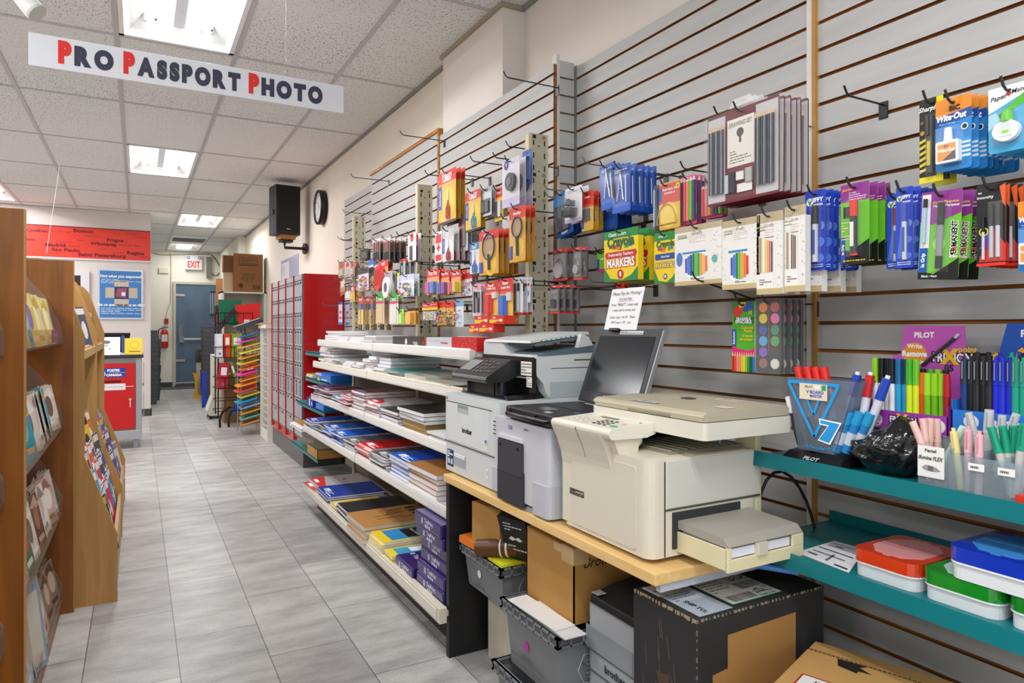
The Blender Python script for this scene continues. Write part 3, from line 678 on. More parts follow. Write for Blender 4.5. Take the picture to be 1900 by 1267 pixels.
s.text('Press "PRINT" 1 time only',0,.014,.014,0,ink,fit=.165,shear=.2);s.text('+ wait until it comes out',0,-.004,.013,0,ink,fit=.165,shear=.2)
s.text('Colour copy = $1.00   Thank',0,-.028,.012,0,ink,fit=.165,shear=.2);s.text('B/W copy = .30    you',0,-.045,.012,0,ink,fit=.15,shear=.2);s.build('handwriting',t)
s=MB();s.box(-.012,.02,-.006,.006,.07,.004,M('17181a',.4));s.build('clip',t,bevel=.002)
s=MB();s.tube([(1.40+.0+.075*(1-math.cos(k*PI/9)),1.22-.006*k,.76+.09*math.sin(k*PI/9*1.25))for k in range(10)],.004,M('17181a',.4),7)
solo(s,'power_cable','black power cable looping behind the beige copier','cable',(1.40,1.22,.79))
cl=clear();cl2=clear('dfe6ee',.2)
steel=M('8b8b8a',.3,.8,var=0);dsteel=M('3b3b3d',.35,.6,var=0)
def C(h,r=.42,**k):return M(h,r,var=0.03,scale=30,**k)
def S(h,r=.35):return M(h,r,var=0)
def scale_pts(pts,w,h):return[(-w/2+x*w,.012-h+y*h)for x,y in pts]
def card(name,cat,w,h,base,shapes=(),texts=(),items=(),blister=None,label='',group=None,thick=.0009,back=None,hole=True):
    root=thing(name,label,cat,group=group)
    fx=lambda x:-w/2+x*w
    fy=lambda y:.012-h+y*h
    mb=MB();r=min(.006,w*.08)
    pts=[]
    for cx,cy,t in((w/2-r,.012-r,0),(-w/2+r,.012-r,1),(-w/2+r,.012-h+r,2),(w/2-r,.012-h+r,3)):
        for k in range(3):a=(t+k/2)*PI/2;pts.append((cx+r*math.cos(a),cy+r*math.sin(a)))
    mb.prism(pts,'z',-thick,0,C(base),mside=C(back or base))
    e=.00025
    for q,sh in enumerate(shapes):
        c=e*(1+q*.6)
        if sh[0]=='r':mb.rect(fx(sh[1]),fy(sh[2]),fx(sh[3]),fy(sh[4]),c,C(sh[5]))
        elif sh[0]=='p':mb.poly(scale_pts(sh[1],w,h),c,C(sh[2]))
        elif sh[0]=='c':mb.disc(fx(sh[1]),fy(sh[2]),sh[3]*w,c,C(sh[4]))
        elif sh[0]=='s':mb.scribble(fx(sh[1]),fy(sh[2]),fx(sh[3]),fy(sh[4]),c,C(sh[5]),sh[6],.45,seed=q)
    c=e*(2+len(shapes)*.6)
    for tx in texts:
        mb.text(tx[0],fx(tx[1]),fy(tx[2]),tx[3]*w,c,C(tx[4]),bold=tx[5]if len(tx)>5 else .02,fit=(tx[6]if len(tx)>6 else .94)*(w if not(len(tx)>7 and tx[7])else h),rot=tx[7]if len(tx)>7 else 0,shear=tx[8]if len(tx)>8 else 0)
    if hole:mb.disc(0,.002,.0045,c+.0001,S('2a2a2c'),n=10,ry=.003)
    mb.build('backing_card',root)
    for it in items:it(root,fx,fy,w,h)
    if blister:
        x0,y0,x1,y1,d=blister
        b=MB();b.box(fx(x0),fy(y0),0.0004,fx(x1),fy(y1),d,cl,tops=(.002,.002));b.build('blister',root,bevel=.0012)
    return root
def pen(x,y0,y1,r,body,cap,cf=.3,top=True,dz=None,x1=None,clip=None,lab=None):
    def f(root,fx,fy,w,h):
        z=dz or r+.001;a=fy(y0);b=fy(y1);m=b-(b-a)*cf if top else a+(b-a)*cf
        X0=fx(x);X1=fx(x1 if x1 is not None else x);xm=X0+(X1-X0)*((m-a)/(b-a))
        s=MB();s.cyl((X0,a,z),(xm,m,z),r if top else r*1.08,S(body if top else cap),n=8);s.cyl((xm,m,z),(X1,b,z),r*1.08 if top else r,S(cap if top else body),n=8)
        if lab:s.box(X0-r*.5,a+(m-a)*.2,z+r*.8,X0+r*.5,a+(m-a)*.85,z+r*1.02,S(lab))
        if clip:s.box(xm-r*.3,m,z+r,xm+r*.3,b-.002,z+r*1.5,S(clip))
        s.build('pen',root)
    return f
def scissors(cx,yt,yb,col,size=1.0):
    def f(root,fx,fy,w,h):
        X=fx(cx);t=fy(yt);b=fy(yb);L_=t-b;m=b+L_*.46;k=.013*size
        s=MB()
        for sg in(-1,1):
            s.add([(X-sg*.001,t,.003+sg*.0008),(X+sg*.005,m+.01,.003+sg*.0008),(X+sg*.004,m-.008,.003+sg*.0008),(X-sg*.004,m,.003+sg*.0008)],[(0,1,2,3)],M('c9cdd2',.25,.8,var=0))
        s.cyl((X,m+.004,.001),(X,m+.004,.006),.0022,steel,n=8)
        s.build('blades',root)
        for sg in(-1,1):
            c0=Vector((X+sg*k*.95,b+L_*.17,.004));pts=[(X-sg*.002,m,.004)]+[c0+Vector((math.sin(a)*k*.75*-sg*-1,math.cos(a)*L_*.17,0))for a in[q*PI/5 for q in range(11)]]
            s=MB();s.tube(pts,.0028,S(col),6);s.build('handle',root)
    return f
def part(nm,fn):
    def f(root,fx,fy,w,h):
        s=MB();fn(s,fx,fy,w,h);s.build(nm,root)
    return f
NH=[0]
def hook(wallX,y,z,tipX,label,rise=0.0,m=None,bend=.022,loop=False,group=None):
    m=m or M('4b4b4c',.35,.6,var=0)
    t=thing('display_hook',label,'hook',(wallX,y,z),group=group)
    s=MB();L_=wallX-tipX
    s.tube([(0,0,0),(-L_+bend*.9,0,rise),(-L_+bend*.45,0,rise+bend*.28),(-L_,0,rise+bend)],.0026,m,6);s.build('prong',t)
    s=MB();s.box(-.004,-.012,-.035,0.0,.012,.008,m if not loop else M('d8d6cf',.4));s.build('back_plate',t,bevel=.001)
    return t
def stack(fn,box,n,step,X,desc,cat,place,wallX=XA,tip=.03,jit=.003,yaw=0,roll=0,hk=True,grp=None,drift=0,lean=0):
    u0,v0,u1,v1=box
    a=PX(u0,v0,X);b_=PX(u0,v1,X);c=PX(u1,v0,X)
    w,h=a.y-c.y,a.z-b_.z
    y=(a.y+c.y)/2;z=a.z-.012
    def lab(i):
        return '%s, %s'%(desc,(ORD[i]+' in line '+place)if n>1 else place)
    g=grp or('%s %s'%(cat+'s hanging',place))
    root=fn(w,h);root['label']=lab(0)
    root.location=(X,y,z);root.rotation_euler=(FX[0],roll,FX[2]+yaw)
    if n>1:root['group']=g
    for i in range(1,n):
        dup(root,lab(i),(X+step*i,y+R.uniform(-jit,jit)+drift*i,z+R.uniform(-jit,jit)*.4),(FX[0],roll+R.uniform(-1,1)*jit*6,FX[2]+yaw+R.uniform(-1,1)*jit*8))
    if hk:
        hook(wallX,y,z+.001,X-tip,'hook holding the %s, %s'%(' '.join(desc.split()[:5]),place))
    return root
def jiffy(body='2a2a2c',cap='1c1c1e'):
    def f(w,h):
        return card('marker_pack','marker pack',w,h,'2547c0',[('p',[(.08,.12),(.3,.12),(.55,.62),(.35,.62)],'4d74dc'),('c',.75,.55,.2,'6d8fe6'),('c',.75,.35,.2,'5c80e2'),('c',.75,.15,.18,'5c80e2'),('c',.24,.86,.17,'f4f6fa'),('p',[(.12,.9),(.24,.8),(.42,.92),(.25,.86)],'1f9d4c'),('s',.1,.03,.9,.08,'dfe8fa',2)],
            [('JIFFY',.62,.875,.26,'ffffff',.04,.62),('MARKER',.66,.815,.12,'ffffff',.03,.55)],
            [pen(.6,.1,.8,w*.13,'ccd0d4',cap,.33,lab='2b4d9c')],(.4,.08,.82,.82,w*.3))
    return f
def legrip_red(w,h):
    return card('marker_pack','marker pack',w,h,'6cc22e',[('r',0,.78,1,1,'92308e'),('p',[(0,.2),(.35,.16),(1,.3),(1,0),(0,0)],'151515'),('r',.02,.02,.16,.36,'2050b4'),('r',.1,.58,.42,.72,'2a2a2c'),('s',.04,.3,.4,.54,'e9dfa0',7),('s',.3,.79,.9,.9,'f0cfe8',4),('s',.1,.03,.9,.06,'e8c63a',1)],
        [('Jumbo',.25,.93,.14,'f0a040',.03,.4),('le Grip',.09,.19,.12,'ffffff',.03,.3,PI/2)],
        [pen(.55,.12,.78,w*.115,'2b2b2d','e02a20',.3,lab='e8e8e8'),part('end_plug',lambda s,fx,fy,w,h:s.cyl((fx(.55),fy(.1),w*.12),(fx(.55),fy(.13),w*.12),w*.12,S('e02a20'),n=8))],(.32,.08,.78,.8,w*.27))
def legrip_perm(w,h):
    return card('marker_pack','marker pack',w,h,'6fc22f',[('p',[(0,.66),(.3,.62),(1,.74),(1,1),(0,1)],'8c2f8c'),('r',.03,.36,.25,.97,'ece8ee'),('p',[(0,.1),(.4,.06),(1,.24),(1,0),(0,0)],'171717'),('r',.02,.08,.22,.36,'2050b4'),('c',.5,.4,.16,'a7dd6c')],
        [('Double Tip/pointe',.62,.87,.09,'f3c93c',.02,.62),('Marker/Marqueur',.64,.83,.09,'ffffff',.02,.64),('PERMANENT',.87,.45,.2,'ffffff',.1,.42,PI/2),('PERMANENT',.87,.45,.19,'d8261e',.03,.41,PI/2),('le Grip',.12,.22,.13,'ffffff',.03,.25,PI/2),('Black • Noir',.3,.035,.08,'ffffff',.02,.5)],
        [pen(.56,.12,.86,w*.08,'8b8f94','1d1e20',.34),pen(.14,.42,.92,w*.05,'a9c6dc','2a2b2d',.2),part('fine_tip',lambda s,fx,fy,w,h:s.cyl((fx(.56),fy(.12),w*.09),(fx(.56),fy(.26),w*.09),w*.084,S('1c1d1f'),n=8,r1=w*.084))],(.38,.08,.76,.88,w*.24))
def intensity(w,h):
    return card('pen_pack','pen pack',w,h,'1b1b1d',[('p',[(.1,.1),(.6,.45),(1,.25),(1,.05),(.1,.05)],'d8352a'),('p',[(.2,.3),(.6,.5),(.5,.3)],'2f6dc0'),('p',[(.1,.22),(.5,.42),(.42,.2)],'7b3c9c'),('p',[(.8,.95),(1,.98),(1,.7),(.9,.75)],'e3622c'),('r',0,0,1,.035,'e8321f'),('c',.26,.42,.17,'e7d92c'),('c',.26,.42,.12,'1b1b1d')],
        [('BiC',.14,.895,.09,'ffffff',.03,.2),('intensity',.32,.84,.17,'ffffff',.01,.6)],
        [pen(.27,.08,.6,w*.055,'c9ccd0','202123',.35),pen(.56,.1,.75,w*.075,'b9bdc2','2c2d30',.42),pen(.78,.1,.75,w*.075,'c6cacf','3a3b3e',.42)],(.44,.06,.92,.78,w*.2),back='e8321f')
def sharpie(w,h):
    return card('marker_pack','marker pack',w,h,'1c1b18',[('r',.72,.0,1,1,'efdf20'),('r',0,0,1,.07,'efdf20')]+[('p',[(.02,.12+k*.07),(.3,.15+k*.07),(.3,.185+k*.07),(.02,.155+k*.07)],'e3cf1c')for k in range(6)]+[('c',.14,.6,.1,'c98a2c'),('c',.14,.72,.08,'7c5a24')],
        [('Sharpie',.42,.875,.28,'f6f6f2',.03,.85,0,.3),('PRO',.15,.15,.12,'f2f2f2',.03,.3)],[pen(.55,.1,.78,w*.14,'2d2d2f','202022',.35,clip='3a3a3c',lab='c8b83a')],(.35,.07,.76,.8,w*.3),back='efdf20')
def correction_bottle(root,fx,fy,w,h):
    pass
def witeout(w,h):
    def bottle(s,fx,fy,w,h):
        s.rbox(fx(.12),fy(.1),.002,fx(.75),fy(.4),w*.22,S('eef0f2'),r=w*.05,n=3);s.rect(fx(.17),fy(.13),fx(.68),fy(.36),w*.2205,S('e8912a'));s.poly([(fx(.3),fy(.13)),(fx(.68),fy(.13)),(fx(.68),fy(.27))],w*.2208,S('4b4b50'));s.text('BIC',fx(.42),fy(.325),w*.09,w*.221,S('26262a'),bold=.04);s.text('Wite-Out',fx(.42),fy(.27),w*.13,w*.221,S('ffffff'),bold=.04,fit=w*.48)
    return card('correction_fluid_pack','correction fluid pack',w,h,'2c86cf',[('r',0,.7,1,1,'ec8f26'),('p',[(0,.62),(1,.7),(1,.82),(0,.76)],'1d4f9e'),('r',.02,.14,.98,.42,'3d97da')]+[('r',.02,.16+.06*k,.98,.19+.06*k,'dcebf6')for k in range(4)]+[('c',.82,.57,.1,'f2f4f6'),('c',.82,.57,.07,'2a2f36')],
        [('BIC',.55,.85,.2,'26262a',.05,.4),('Wite·Out',.45,.735,.25,'ffffff',.045,.85,0,.15),('Extra Coverage',.35,.655,.07,'dcebf6',.0,.5)],
        [part('bottle',bottle),part('bottle_cap',lambda s,fx,fy,w,h:s.cyl((fx(.42),fy(.4),w*.12),(fx(.42),fy(.58),w*.12),w*.12,S('f2f3f4'),n=14,r1=w*.1))],(.08,.08,.8,.6,w*.26))
def papermate(w,h):
    def bottle(s,fx,fy,w,h):
        s.prism([(fx(.5)+w*.32*math.cos(a)*(1 if abs(math.sin(a))<.8 else .9),fy(.3)+w*.29*math.sin(a))for a in[k*PI/9 for k in range(18)]],'z',.002,w*.2,S('eef1f2'));s.rect(fx(.36),fy(.25),fx(.64),fy(.42),w*.2005,S('d7dfdf'));s.disc(fx(.5),fy(.28),w*.09,w*.201,S('9bd23a'),ry=w*.05);s.text('LIQUID PAPER',fx(.5),fy(.21),w*.05,w*.201,S('3c3f42'),fit=w*.4)
    return card('correction_fluid_pack','correction fluid pack',w,h,'3fa7d6',[('p',[(0,.62),(1,.86),(1,1),(0,1)],'f2f4f4'),('p',[(.05,.48),(1,.72),(1,.9),(.35,.62)],'56b72c'),('p',[(.0,.35),(.3,.5),(.2,.62),(0,.6)],'a5d8ee')],
        [('Paper',.26,.84,.17,'30343a',.01,.42,.1,.3),('Mate',.74,.89,.17,'30343a',.01,.42,.1,.3),('♥',.5,.86,.1,'d8261e',.05,.12)],
        [part('bottle',bottle),part('bottle_cap',lambda s,fx,fy,w,h:(s.cyl((fx(.5),fy(.44),w*.1),(fx(.5),fy(.6),w*.1),w*.15,S('63c52e'),n=16,r1=w*.12)))],(.12,.1,.9,.64,w*.24))
def drawing_set(w,h):
    def pencils(a,b,n,col,tipc='d8b48a',y0=.12,y1=.88):
        def f(s,fx,fy,w,h):
            for k in range(n):
                X=fx(a+(b-a)*(k+.5)/n);r=w*(b-a)/n*.42
                s.cyl((X,fy(y0),.006),(X,fy(y1-.06),.006),r,S(col[k%len(col)],.25),n=6);s.cyl((X,fy(y1-.06),.006),(X,fy(y1),.006),r,S(tipc),n=6,r1=.0004)
        return f
    def tools(s,fx,fy,w,h):
        s.box(fx(.285),fy(.1),.003,fx(.34),fy(.3),.008,S('b9bcc4'));s.box(fx(.35),fy(.1),.003,fx(.43),fy(.32),.009,S('2b2f38',.15));s.box(fx(.45),fy(.22),.003,fx(.55),fy(.31),.007,S('e6e6e2'));s.box(fx(.58),fy(.18),.003,fx(.67),fy(.33),.008,M('a9aaa6',.35,.5,var=0));s.rect(fx(.45),fy(.09),fx(.66),fy(.18),.0035,S('eceae4'))
    root=card('drawing_set','drawing set',w,h,'6d1828',[('r',.01,.03,.27,.97,'c4c2c4'),('r',.7,.03,.99,.97,'c4c2c4'),('r',.3,.38,.68,.9,'e4e1d8'),('s',.34,.41,.64,.56,'77736a',5),('r',.47,.63,.5,.7,'4b4740'),('c',.485,.74,.05,'4b4740'),('s',.46,.11,.65,.16,'5a5650',2)],
        [('DRAWING SET',.49,.835,.07,'8b8474',.01,.32)],[part('grey_pencils',pencils(.04,.27,9,['3d4148','8a909a','2e3238'])),part('charcoal_pencils',pencils(.7,.96,9,['33363c','7c828c','23262b'])),part('drawing_tools',tools)])
    b=MB();b.box(-w/2-.008,.014-h,-.004,w/2+.008,.018,.012,clear('ffffff',.05),tops=(.005,.005));b.build('clear_case',root,bevel=.003)
    b=MB();b.prism([(-w*.18,.018),(-w*.12,.04),(w*.12,.04),(w*.18,.018)],'z',-.002,0,clear('ffffff',.3));b.tube([(-.02,.03,.001),(.02,.03,.001)],.003,clear('ffffff',.3));b.build('hang_tab',root)
    return root
def compass_pack(w,h):
    def comp(s,fx,fy,w,h):
        s.cyl((fx(.5),fy(.82),.004),(fx(.32),fy(.25),.004),.0022,M('c9ccd0',.25,.8,var=0));s.cyl((fx(.5),fy(.82),.004),(fx(.66),fy(.25),.004),.0022,M('c9ccd0',.25,.8,var=0));s.cyl((fx(.5),fy(.8),.004),(fx(.5),fy(.9),.004),.003,steel);s.cyl((fx(.36),fy(.5),.005),(fx(.62),fy(.5),.005),.0012,steel);s.cyl((fx(.8),fy(.2),.004),(fx(.78),fy(.75),.004),.002,S('e2e4e6'))
    return card('compass_set','compass set',w,h,'1f55b8',[('r',.05,.03,.95,.2,'2764cc'),('r',.1,.8,.9,.95,'3a76d8'),('s',.15,.84,.85,.92,'e6eefa',2)],[],[part('compass',comp)],(.1,.12,.9,.95,.009),hole=False)
def crayola(ultra=False):
    def f(w,h):
        D=.022 if not ultra else .03
        root=thing('marker_box','','marker box')
        Y_,G_='f3d01c','1c8a3c'
        fx=lambda x:-w/2+x*w
        fy=lambda y:.012-h+y*h
        s=MB();s.box(-w/2,.012-h,-D,w/2,.012-h*.16,0,C(Y_));s.box(-w/2,.012-h*.16,-D*.1,w/2,.012,0,C(G_))
        e=.0003
        s.poly(scale_pts([(0,0),(1,0),(1,.26),(.8,0.1),(.55,.02),(.2,.06),(0,.3)],w,h),e,C(G_));s.rect(fx(.1),fy(.86),fx(.22),fy(.95),e,C('e8e8e0'))if False else None
        s.poly(scale_pts([(.06,.46),(.94,.46),(.97,.52),(.94,.58),(.06,.58),(.03,.52)],w,h),e,C('c3202c' if not ultra else '22489c'))
        cols=['7a3a8c','d8261e','ec7a24','f3d01c','2c9a4c','2764c4']
        for k,cc in enumerate(cols):s.rect(fx(.16+k*.115),fy(.6+.02*abs(k-2.5)),fx(.265+k*.115),fy(.7),e*2,C(cc))
        s.rect(fx(.08),fy(.84),fx(.95),fy(.985),e,C(G_))
        s.text('Crayola',0,fy(.765),w*.26,e*3,C('17622c'),bold=.05,fit=w*.8)
        s.text('Preferred by Teachers' if not ultra else 'Ultra-Clean',0,fy(.52),w*.08,e*2,C('ffffff'),bold=.02,fit=w*.75)
        s.text('MARKERS',0,fy(.35),w*.22,e*3,C('c3202c' if not ultra else '3a4c9c'),bold=.1,fit=w*.88);s.text('MARKERS',0,fy(.35),w*.22,e*4,C('ffffff' if not ultra else 'f3d01c'),bold=.03,fit=w*.82)
        s.disc(fx(.5),fy(.13),w*.09,e*3,C('c3202c' if not ultra else '22489c'));s.text('8' if not ultra else '10',fx(.5),fy(.13),w*.12,e*4,C('ffffff'),bold=.04)
        s.text('Classic Colors' if not ultra else 'Broad Line',fx(.4),fy(.92),w*.09,e*2,C('ffffff'),bold=.02,fit=w*.6)
        s.build('carton',root)
        return root
    return f
def craft_box(tall=False,pencils=False):
    def f(w,h):
        D=.02;root=thing('craft_marker_box','','marker box')
        fx=lambda x:-w/2+x*w
        fy=lambda y:.012-h+y*h
        s=MB();y1=.9 if not tall else .88
        s.box(-w/2,.012-h,-D,w/2,fy(y1),0,C('eeebe6'));s.box(-w/2,fy(y1),-D*.2,w/2,.012,0,C('cbb99a'));e=.0003
        for k in range(int(w*180)):s.rect(-w/2+k/180,fy(y1),-w/2+k/180+.0014,.012,e,C('b7a27e'))
        s.rect(-w/2,.012-h,w/2,fy(.06),e,C('cbb48c'));s.rect(-w/2,fy(.06),w/2,fy(.07),e,C('d9c03c'))
        q=random.Random(4)
        for k in range(120 if not tall else 60):
            x=q.random();y=q.uniform(.1,y1-.03)
            if .18<x<.8 and .1<y<.8:continue
            s.disc(fx(x),fy(y),.0013,e,C(q.choice(['d8606a','4a9cc8','5cb87a','7a7a80','e0a83c'])),n=6)
        s.text('avenue',fx(.17),fy(y1-.05),w*.07 if not tall else w*.12,e*2,C('b8b832'),bold=.02);s.text('mandarine',fx(.18),fy(y1-.09),w*.05 if not tall else w*.09,e*2,C('4b4b50'),bold=.01,fit=w*.35)
        s.text('Graffy',fx(.5),fy(y1-.04),w*.09 if not tall else w*.15,e*2,C('8a7a6c'));s.scribble(fx(.32),fy(y1-.2),fx(.68),fy(y1-.08),e,C('d4b8ac'),4,.3)
        if not tall:
            ell=lambda x0,x1,y0,y1_,n=24:[(x0+(x1-x0)*(.5+.5*math.cos(2*PI*k/n)*(1-.12*math.cos(4*PI*k/n))),y0+(y1_-y0)*(.5+.5*math.sin(2*PI*k/n+.35)))for k in range(n)]
            s.poly(scale_pts(ell(.19,.77,.12,.54),w,h),e*2,C('ffffff'))
            cols=['5a4bb8','2f7ed8','27488c','1c7a4c','58c032','3ca04a','f0a032','f0b878','e87a2c','d8361e']
            n=9 if not pencils else 7
            for k in range(n):
                xa=.24+k*.48/n;xc=(xa+.24/n-.48)/.28;hh=math.sqrt(max(.0,1-xc*xc))*.19
                s.rect(fx(xa),fy(.33-hh),fx(xa+.44/n),fy(.33+hh+.01*k/n),e*3,C(cols[(k+(3 if pencils else 0))%10]if not pencils else['5a4bb8','2f7ed8','1c7a4c','58c032','f0a032','e87a2c','d8361e'][k]))
            s.box(fx(.18),fy(.53),0,fx(.68),fy(.56),.001,C('3a8ad0'));s.scribble(fx(.36),fy(.09),fx(.64),fy(.13),e,C('3c3c44'),2,.6)
            if not pencils:
                s.disc(fx(.11),fy(.45),w*.07,e*2,C('4a7cc4'),ry=h*.12);s.disc(fx(.86),fy(.4),w*.06,e*2,C('66b8a8'))
        else:
            s.rect(fx(.08),fy(.27),fx(.66),fy(.72),e,C('e8e4dc'));s.rect(fx(.08),fy(.27),fx(.2),fy(.7),e*2,C('b49a74'))
            cols=['f0f0f0','f0d43c','f0a032','d8361e','2c2c30']if pencils else['f0f0f0','2c2c30','8c4a2c','33333a']
            for k,cc in enumerate(cols):s.rect(fx(.26+k*.08),fy(.27),fx(.31+k*.08),fy(.68-.01*k),e*3,C(cc))
            s.rect(fx(0),fy(.07),fx(.66),fy(.25),e*2,C('f2f0ec'));s.scribble(fx(.12),fy(.11),fx(.6),fy(.19),e*3,C('7c5a4c'),3,.5)
        s.build('carton',root)
        return root
    return f
def pencils10(w,h):
    cols=['d8261e','e8522a','f08ab0','f0a032','f4c63a','f4e03c','8cc83a','2c9a4c','1c6a3c','2f7ed8']
    def p(s,fx,fy,w,h):
        for k,c in enumerate(cols):
            X=fx(.06+k*.098);s.cyl((X,fy(.0),.003),(X,fy(.22),.003),w*.042,S(c),n=6);s.cyl((X,fy(.22),.003),(X,fy(.28),.003),w*.042,S('d8b48a'),n=6,r1=.0005)
    return card('pencil_pack','pencil pack',w,h,'52b02c',[('p',[(0,.2),(1,.2),(1,.34),(.7,.3),(.3,.32),(0,.38)],'e0267c'),('p',[(0,.82),(.4,.88),(1,.8),(1,1),(0,1)],'2f8a3a'),('p',[(.1,.7),(.5,.86),(.3,.96),(.05,.9)],'e23a22'),('p',[(.5,.84),(.9,.9),(.8,1),(.5,.98)],'2f5ac0'),('p',[(.3,.9),(.6,.93),(.6,.99),(.3,.98)],'f0b83a'),('p',[(.1,.68),(.9,.68),(.94,.78),(.06,.78)],'1f7a3a'),('r',.0,.36,.17,.6,'1f4eae')],
        [('10',.8,.835,.17,'f4d83c',.04,.3),('ERASABLE',.5,.75,.14,'ffffff',.04,.76),('EFFAÇABLE',.5,.705,.14,'ffffff',.04,.78),('Coloured',.66,.625,.13,'f4d83c',.03,.58),('Pencils',.7,.58,.13,'f4d83c',.03,.5),('Crayons',.68,.51,.13,'f4d83c',.03,.52),('de couleur',.62,.46,.13,'f4d83c',.03,.66),('Selectum',.085,.48,.12,'ffffff',.03,.22,PI/2)],[part('coloured_pencils',p)])
def paints(w,h):
    root=thing('paint_set','','paint set');fx=lambda x:-w/2+x*w
    fy=lambda y:.012-h+y*h
    s=MB();s.rbox(-w/2,.012-h,-.005,w/2,.012,.002,S('242426',.3),r=.006);s.build('tray',root,bevel=.001)
    cols=['f08a2a','c84a4a','e8d02c','ec7ab0','2c4aa8','2c8a6c','3a9ad0','3a9a4a','7a4ab8','2a2a2c','8a5a50','d8d4cc']
    for k,c in enumerate(cols):
        s=MB();s.cyl((fx(.28 if k%2==0 else .74),fy(.89-(k//2)*.153),.001),(fx(.28 if k%2==0 else .74),fy(.89-(k//2)*.153),.004),w*.165,S(c,.7),n=16);s.build('paint_disc',root)
    s=MB();s.cyl((fx(.51),fy(.3),.004),(fx(.51),fy(.78),.004),.0016,S('a02a2a'));s.build('brush',root)
    s=MB();s.rbox(-w/2-.002,.010-h,-.006,w/2+.002,.014,.009,clear('ffffff',.12),r=.007);s.build('clear_lid',root,bevel=.002)
    return root
def mathset(w,h):
    def f2(s,fx,fy,w,h):
        pts=[(fx(.5)+w*.36*math.cos(a),fy(.12)+h*.42*math.sin(a),.003)for a in[k*PI/12 for k in range(13)]];s.tube(pts,.0018,clear('e8d060',.5));s.tube([pts[0],pts[-1]],.0018,clear('e8d060',.5));s.cyl((fx(.1),fy(.1),.003),(fx(.1),fy(.9),.003),.003,S('3a5a8c'));s.cyl((fx(.02),fy(.1),.003),(fx(.02),fy(.9),.003),.002,S('d8dade'))
    return card('geometry_set','geometry set',w,h,'e8b428',[('r',.2,.55,1,.97,'d83324'),('r',0,0,.2,1,'3c3a3c'),('c',.58,.3,.34,'f0d050'),('r',.2,.6,.3,.9,'2050b4'),('c',.92,.88,.08,'f0c83a')],[('Basic Ruler Set',.62,.85,.09,'ffffff',.02,.55),('Ensemble de',.62,.77,.08,'ffffff',.02,.5),('4',.92,.88,.1,'26262a',.03,.1)],[part('rulers',f2)],(.02,.02,.98,.98,.008))
def hilite(cols):
    def f(w,h):
        def p(s,fx,fy,w,h):
            n=len(cols)
            for k,c in enumerate(cols):s.cyl((fx((k+.5)/n),fy(.08),.005),(fx((k+.5)/n),fy(.88),.005),w/n*.42,S(c,.3),n=8);s.cyl((fx((k+.5)/n),fy(.88),.005),(fx((k+.5)/n),fy(.96),.005),w/n*.42,S('e8e6e2'),n=8,r1=w/n*.15)
        return card('pen_pack','pen pack',w,h,'e0307c',[('p',[(0,.1),(1,.2),(1,.45),(0,.4)],'6cc22e'),('r',0,.1,.16,.5,'2050b4')],[('Gel',.55,.32,.2,'ffffff',.04,.5)],[part('pens',p)],(.0,.02,1,1,.011),hole=False)
    return f
def generic(name,cat,base,shapes=(),texts=(),items=(),blister=(.1,.1,.9,.65,.012),**k):
    return lambda w,h:card(name,cat,w,h,base,shapes,texts,items,blister,**k)
def fig(*cols,y0=.12,y1=.6,d=.008):
    def f(s,fx,fy,w,h):
        n=len(cols)
        for k,c in enumerate(cols):s.rbox(fx(.15+.7*k/n),fy(y0),.001,fx(.15+.7*(k+.85)/n),fy(y1),d,S(c),r=.002,n=2)
    return part('contents',f)
def tri(root,fx,fy,w,h):pass
stack(sharpie,(1706,188,1750,342),2,.05,1.45,'black and yellow marker pack','marker pack','left of the correction fluid packs',hk=True)
stack(witeout,(1736,190,1803,322),8,.018,1.44,'blue and orange correction bottle pack','correction fluid pack','beside the black marker packs',drift=-.0035)
stack(papermate,(1834,168,1912,288),7,.018,1.43,'white and green correction bottle pack','correction fluid pack','at the upper right picture edge',drift=-.003)
stack(jiffy(),(1494,357,1532,503),6,.02,1.44,'blue pack with black-capped marker','marker pack','at the left of the marker row',drift=-.004)
stack(jiffy('2a2a2c','8c1c24'),(1645,362,1680,500),3,.02,1.46,'blue pack with dark red marker','marker pack','behind the green and purple packs',drift=-.002)
stack(legrip_red,(1560,345,1613,492),4,.022,1.42,'green and purple red-marker pack','marker pack','among the blue marker packs',drift=-.003)
stack(jiffy('2a2a2c','2448b8'),(1662,350,1694,498),4,.02,1.43,'blue pack with blue-capped marker','marker pack','left of the permanent marker packs',drift=-.004)
stack(legrip_perm,(1710,360,1786,520),3,.026,1.41,'purple and green PERMANENT marker pack','marker pack','in the marker row',roll=.05,drift=-.006)
stack(intensity,(1812,345,1866,495),7,.016,1.42,'black and red fine pen pack','pen pack','right of the permanent marker packs',drift=-.002)
stack(witeout,(1889,375,1950,505),3,.02,1.42,'orange-topped correction pack cut by the right edge','correction fluid pack','in the marker row')
stack(drawing_set,(1313,222,1446,385),6,.017,1.38,'wide clear case drawing set with grey pencils','drawing set','high on the slatwall',drift=-.003)
stack(compass_pack,(1112,310,1140,392),3,.022,1.40,'blue compass pack','compass set','on the left of two compass hooks',wallX=XA,roll=-.08)
stack(compass_pack,(1136,312,1170,398),5,.026,1.40,'blue compass pack','compass set','on the right of two compass hooks',drift=-.002)
stack(mathset,(1214,345,1262,430),3,.02,1.43,'red and yellow geometry set','geometry set','left of the drawing sets')
stack(hilite(['1c1c1e','e83a8c','f08a3a','6cc23a','2c2c70']),(1264,330,1293,420),3,.018,1.45,'bright gel pen pack','pen pack','between the geometry sets and the drawing sets')
stack(hilite(['e83a3c','f08a8a','f0b030','8c2c7c','2c2c70','6cc23a']),(1304,345,1342,408),2,.018,1.46,'pink and green pen pack','pen pack','below the left end of the drawing sets')
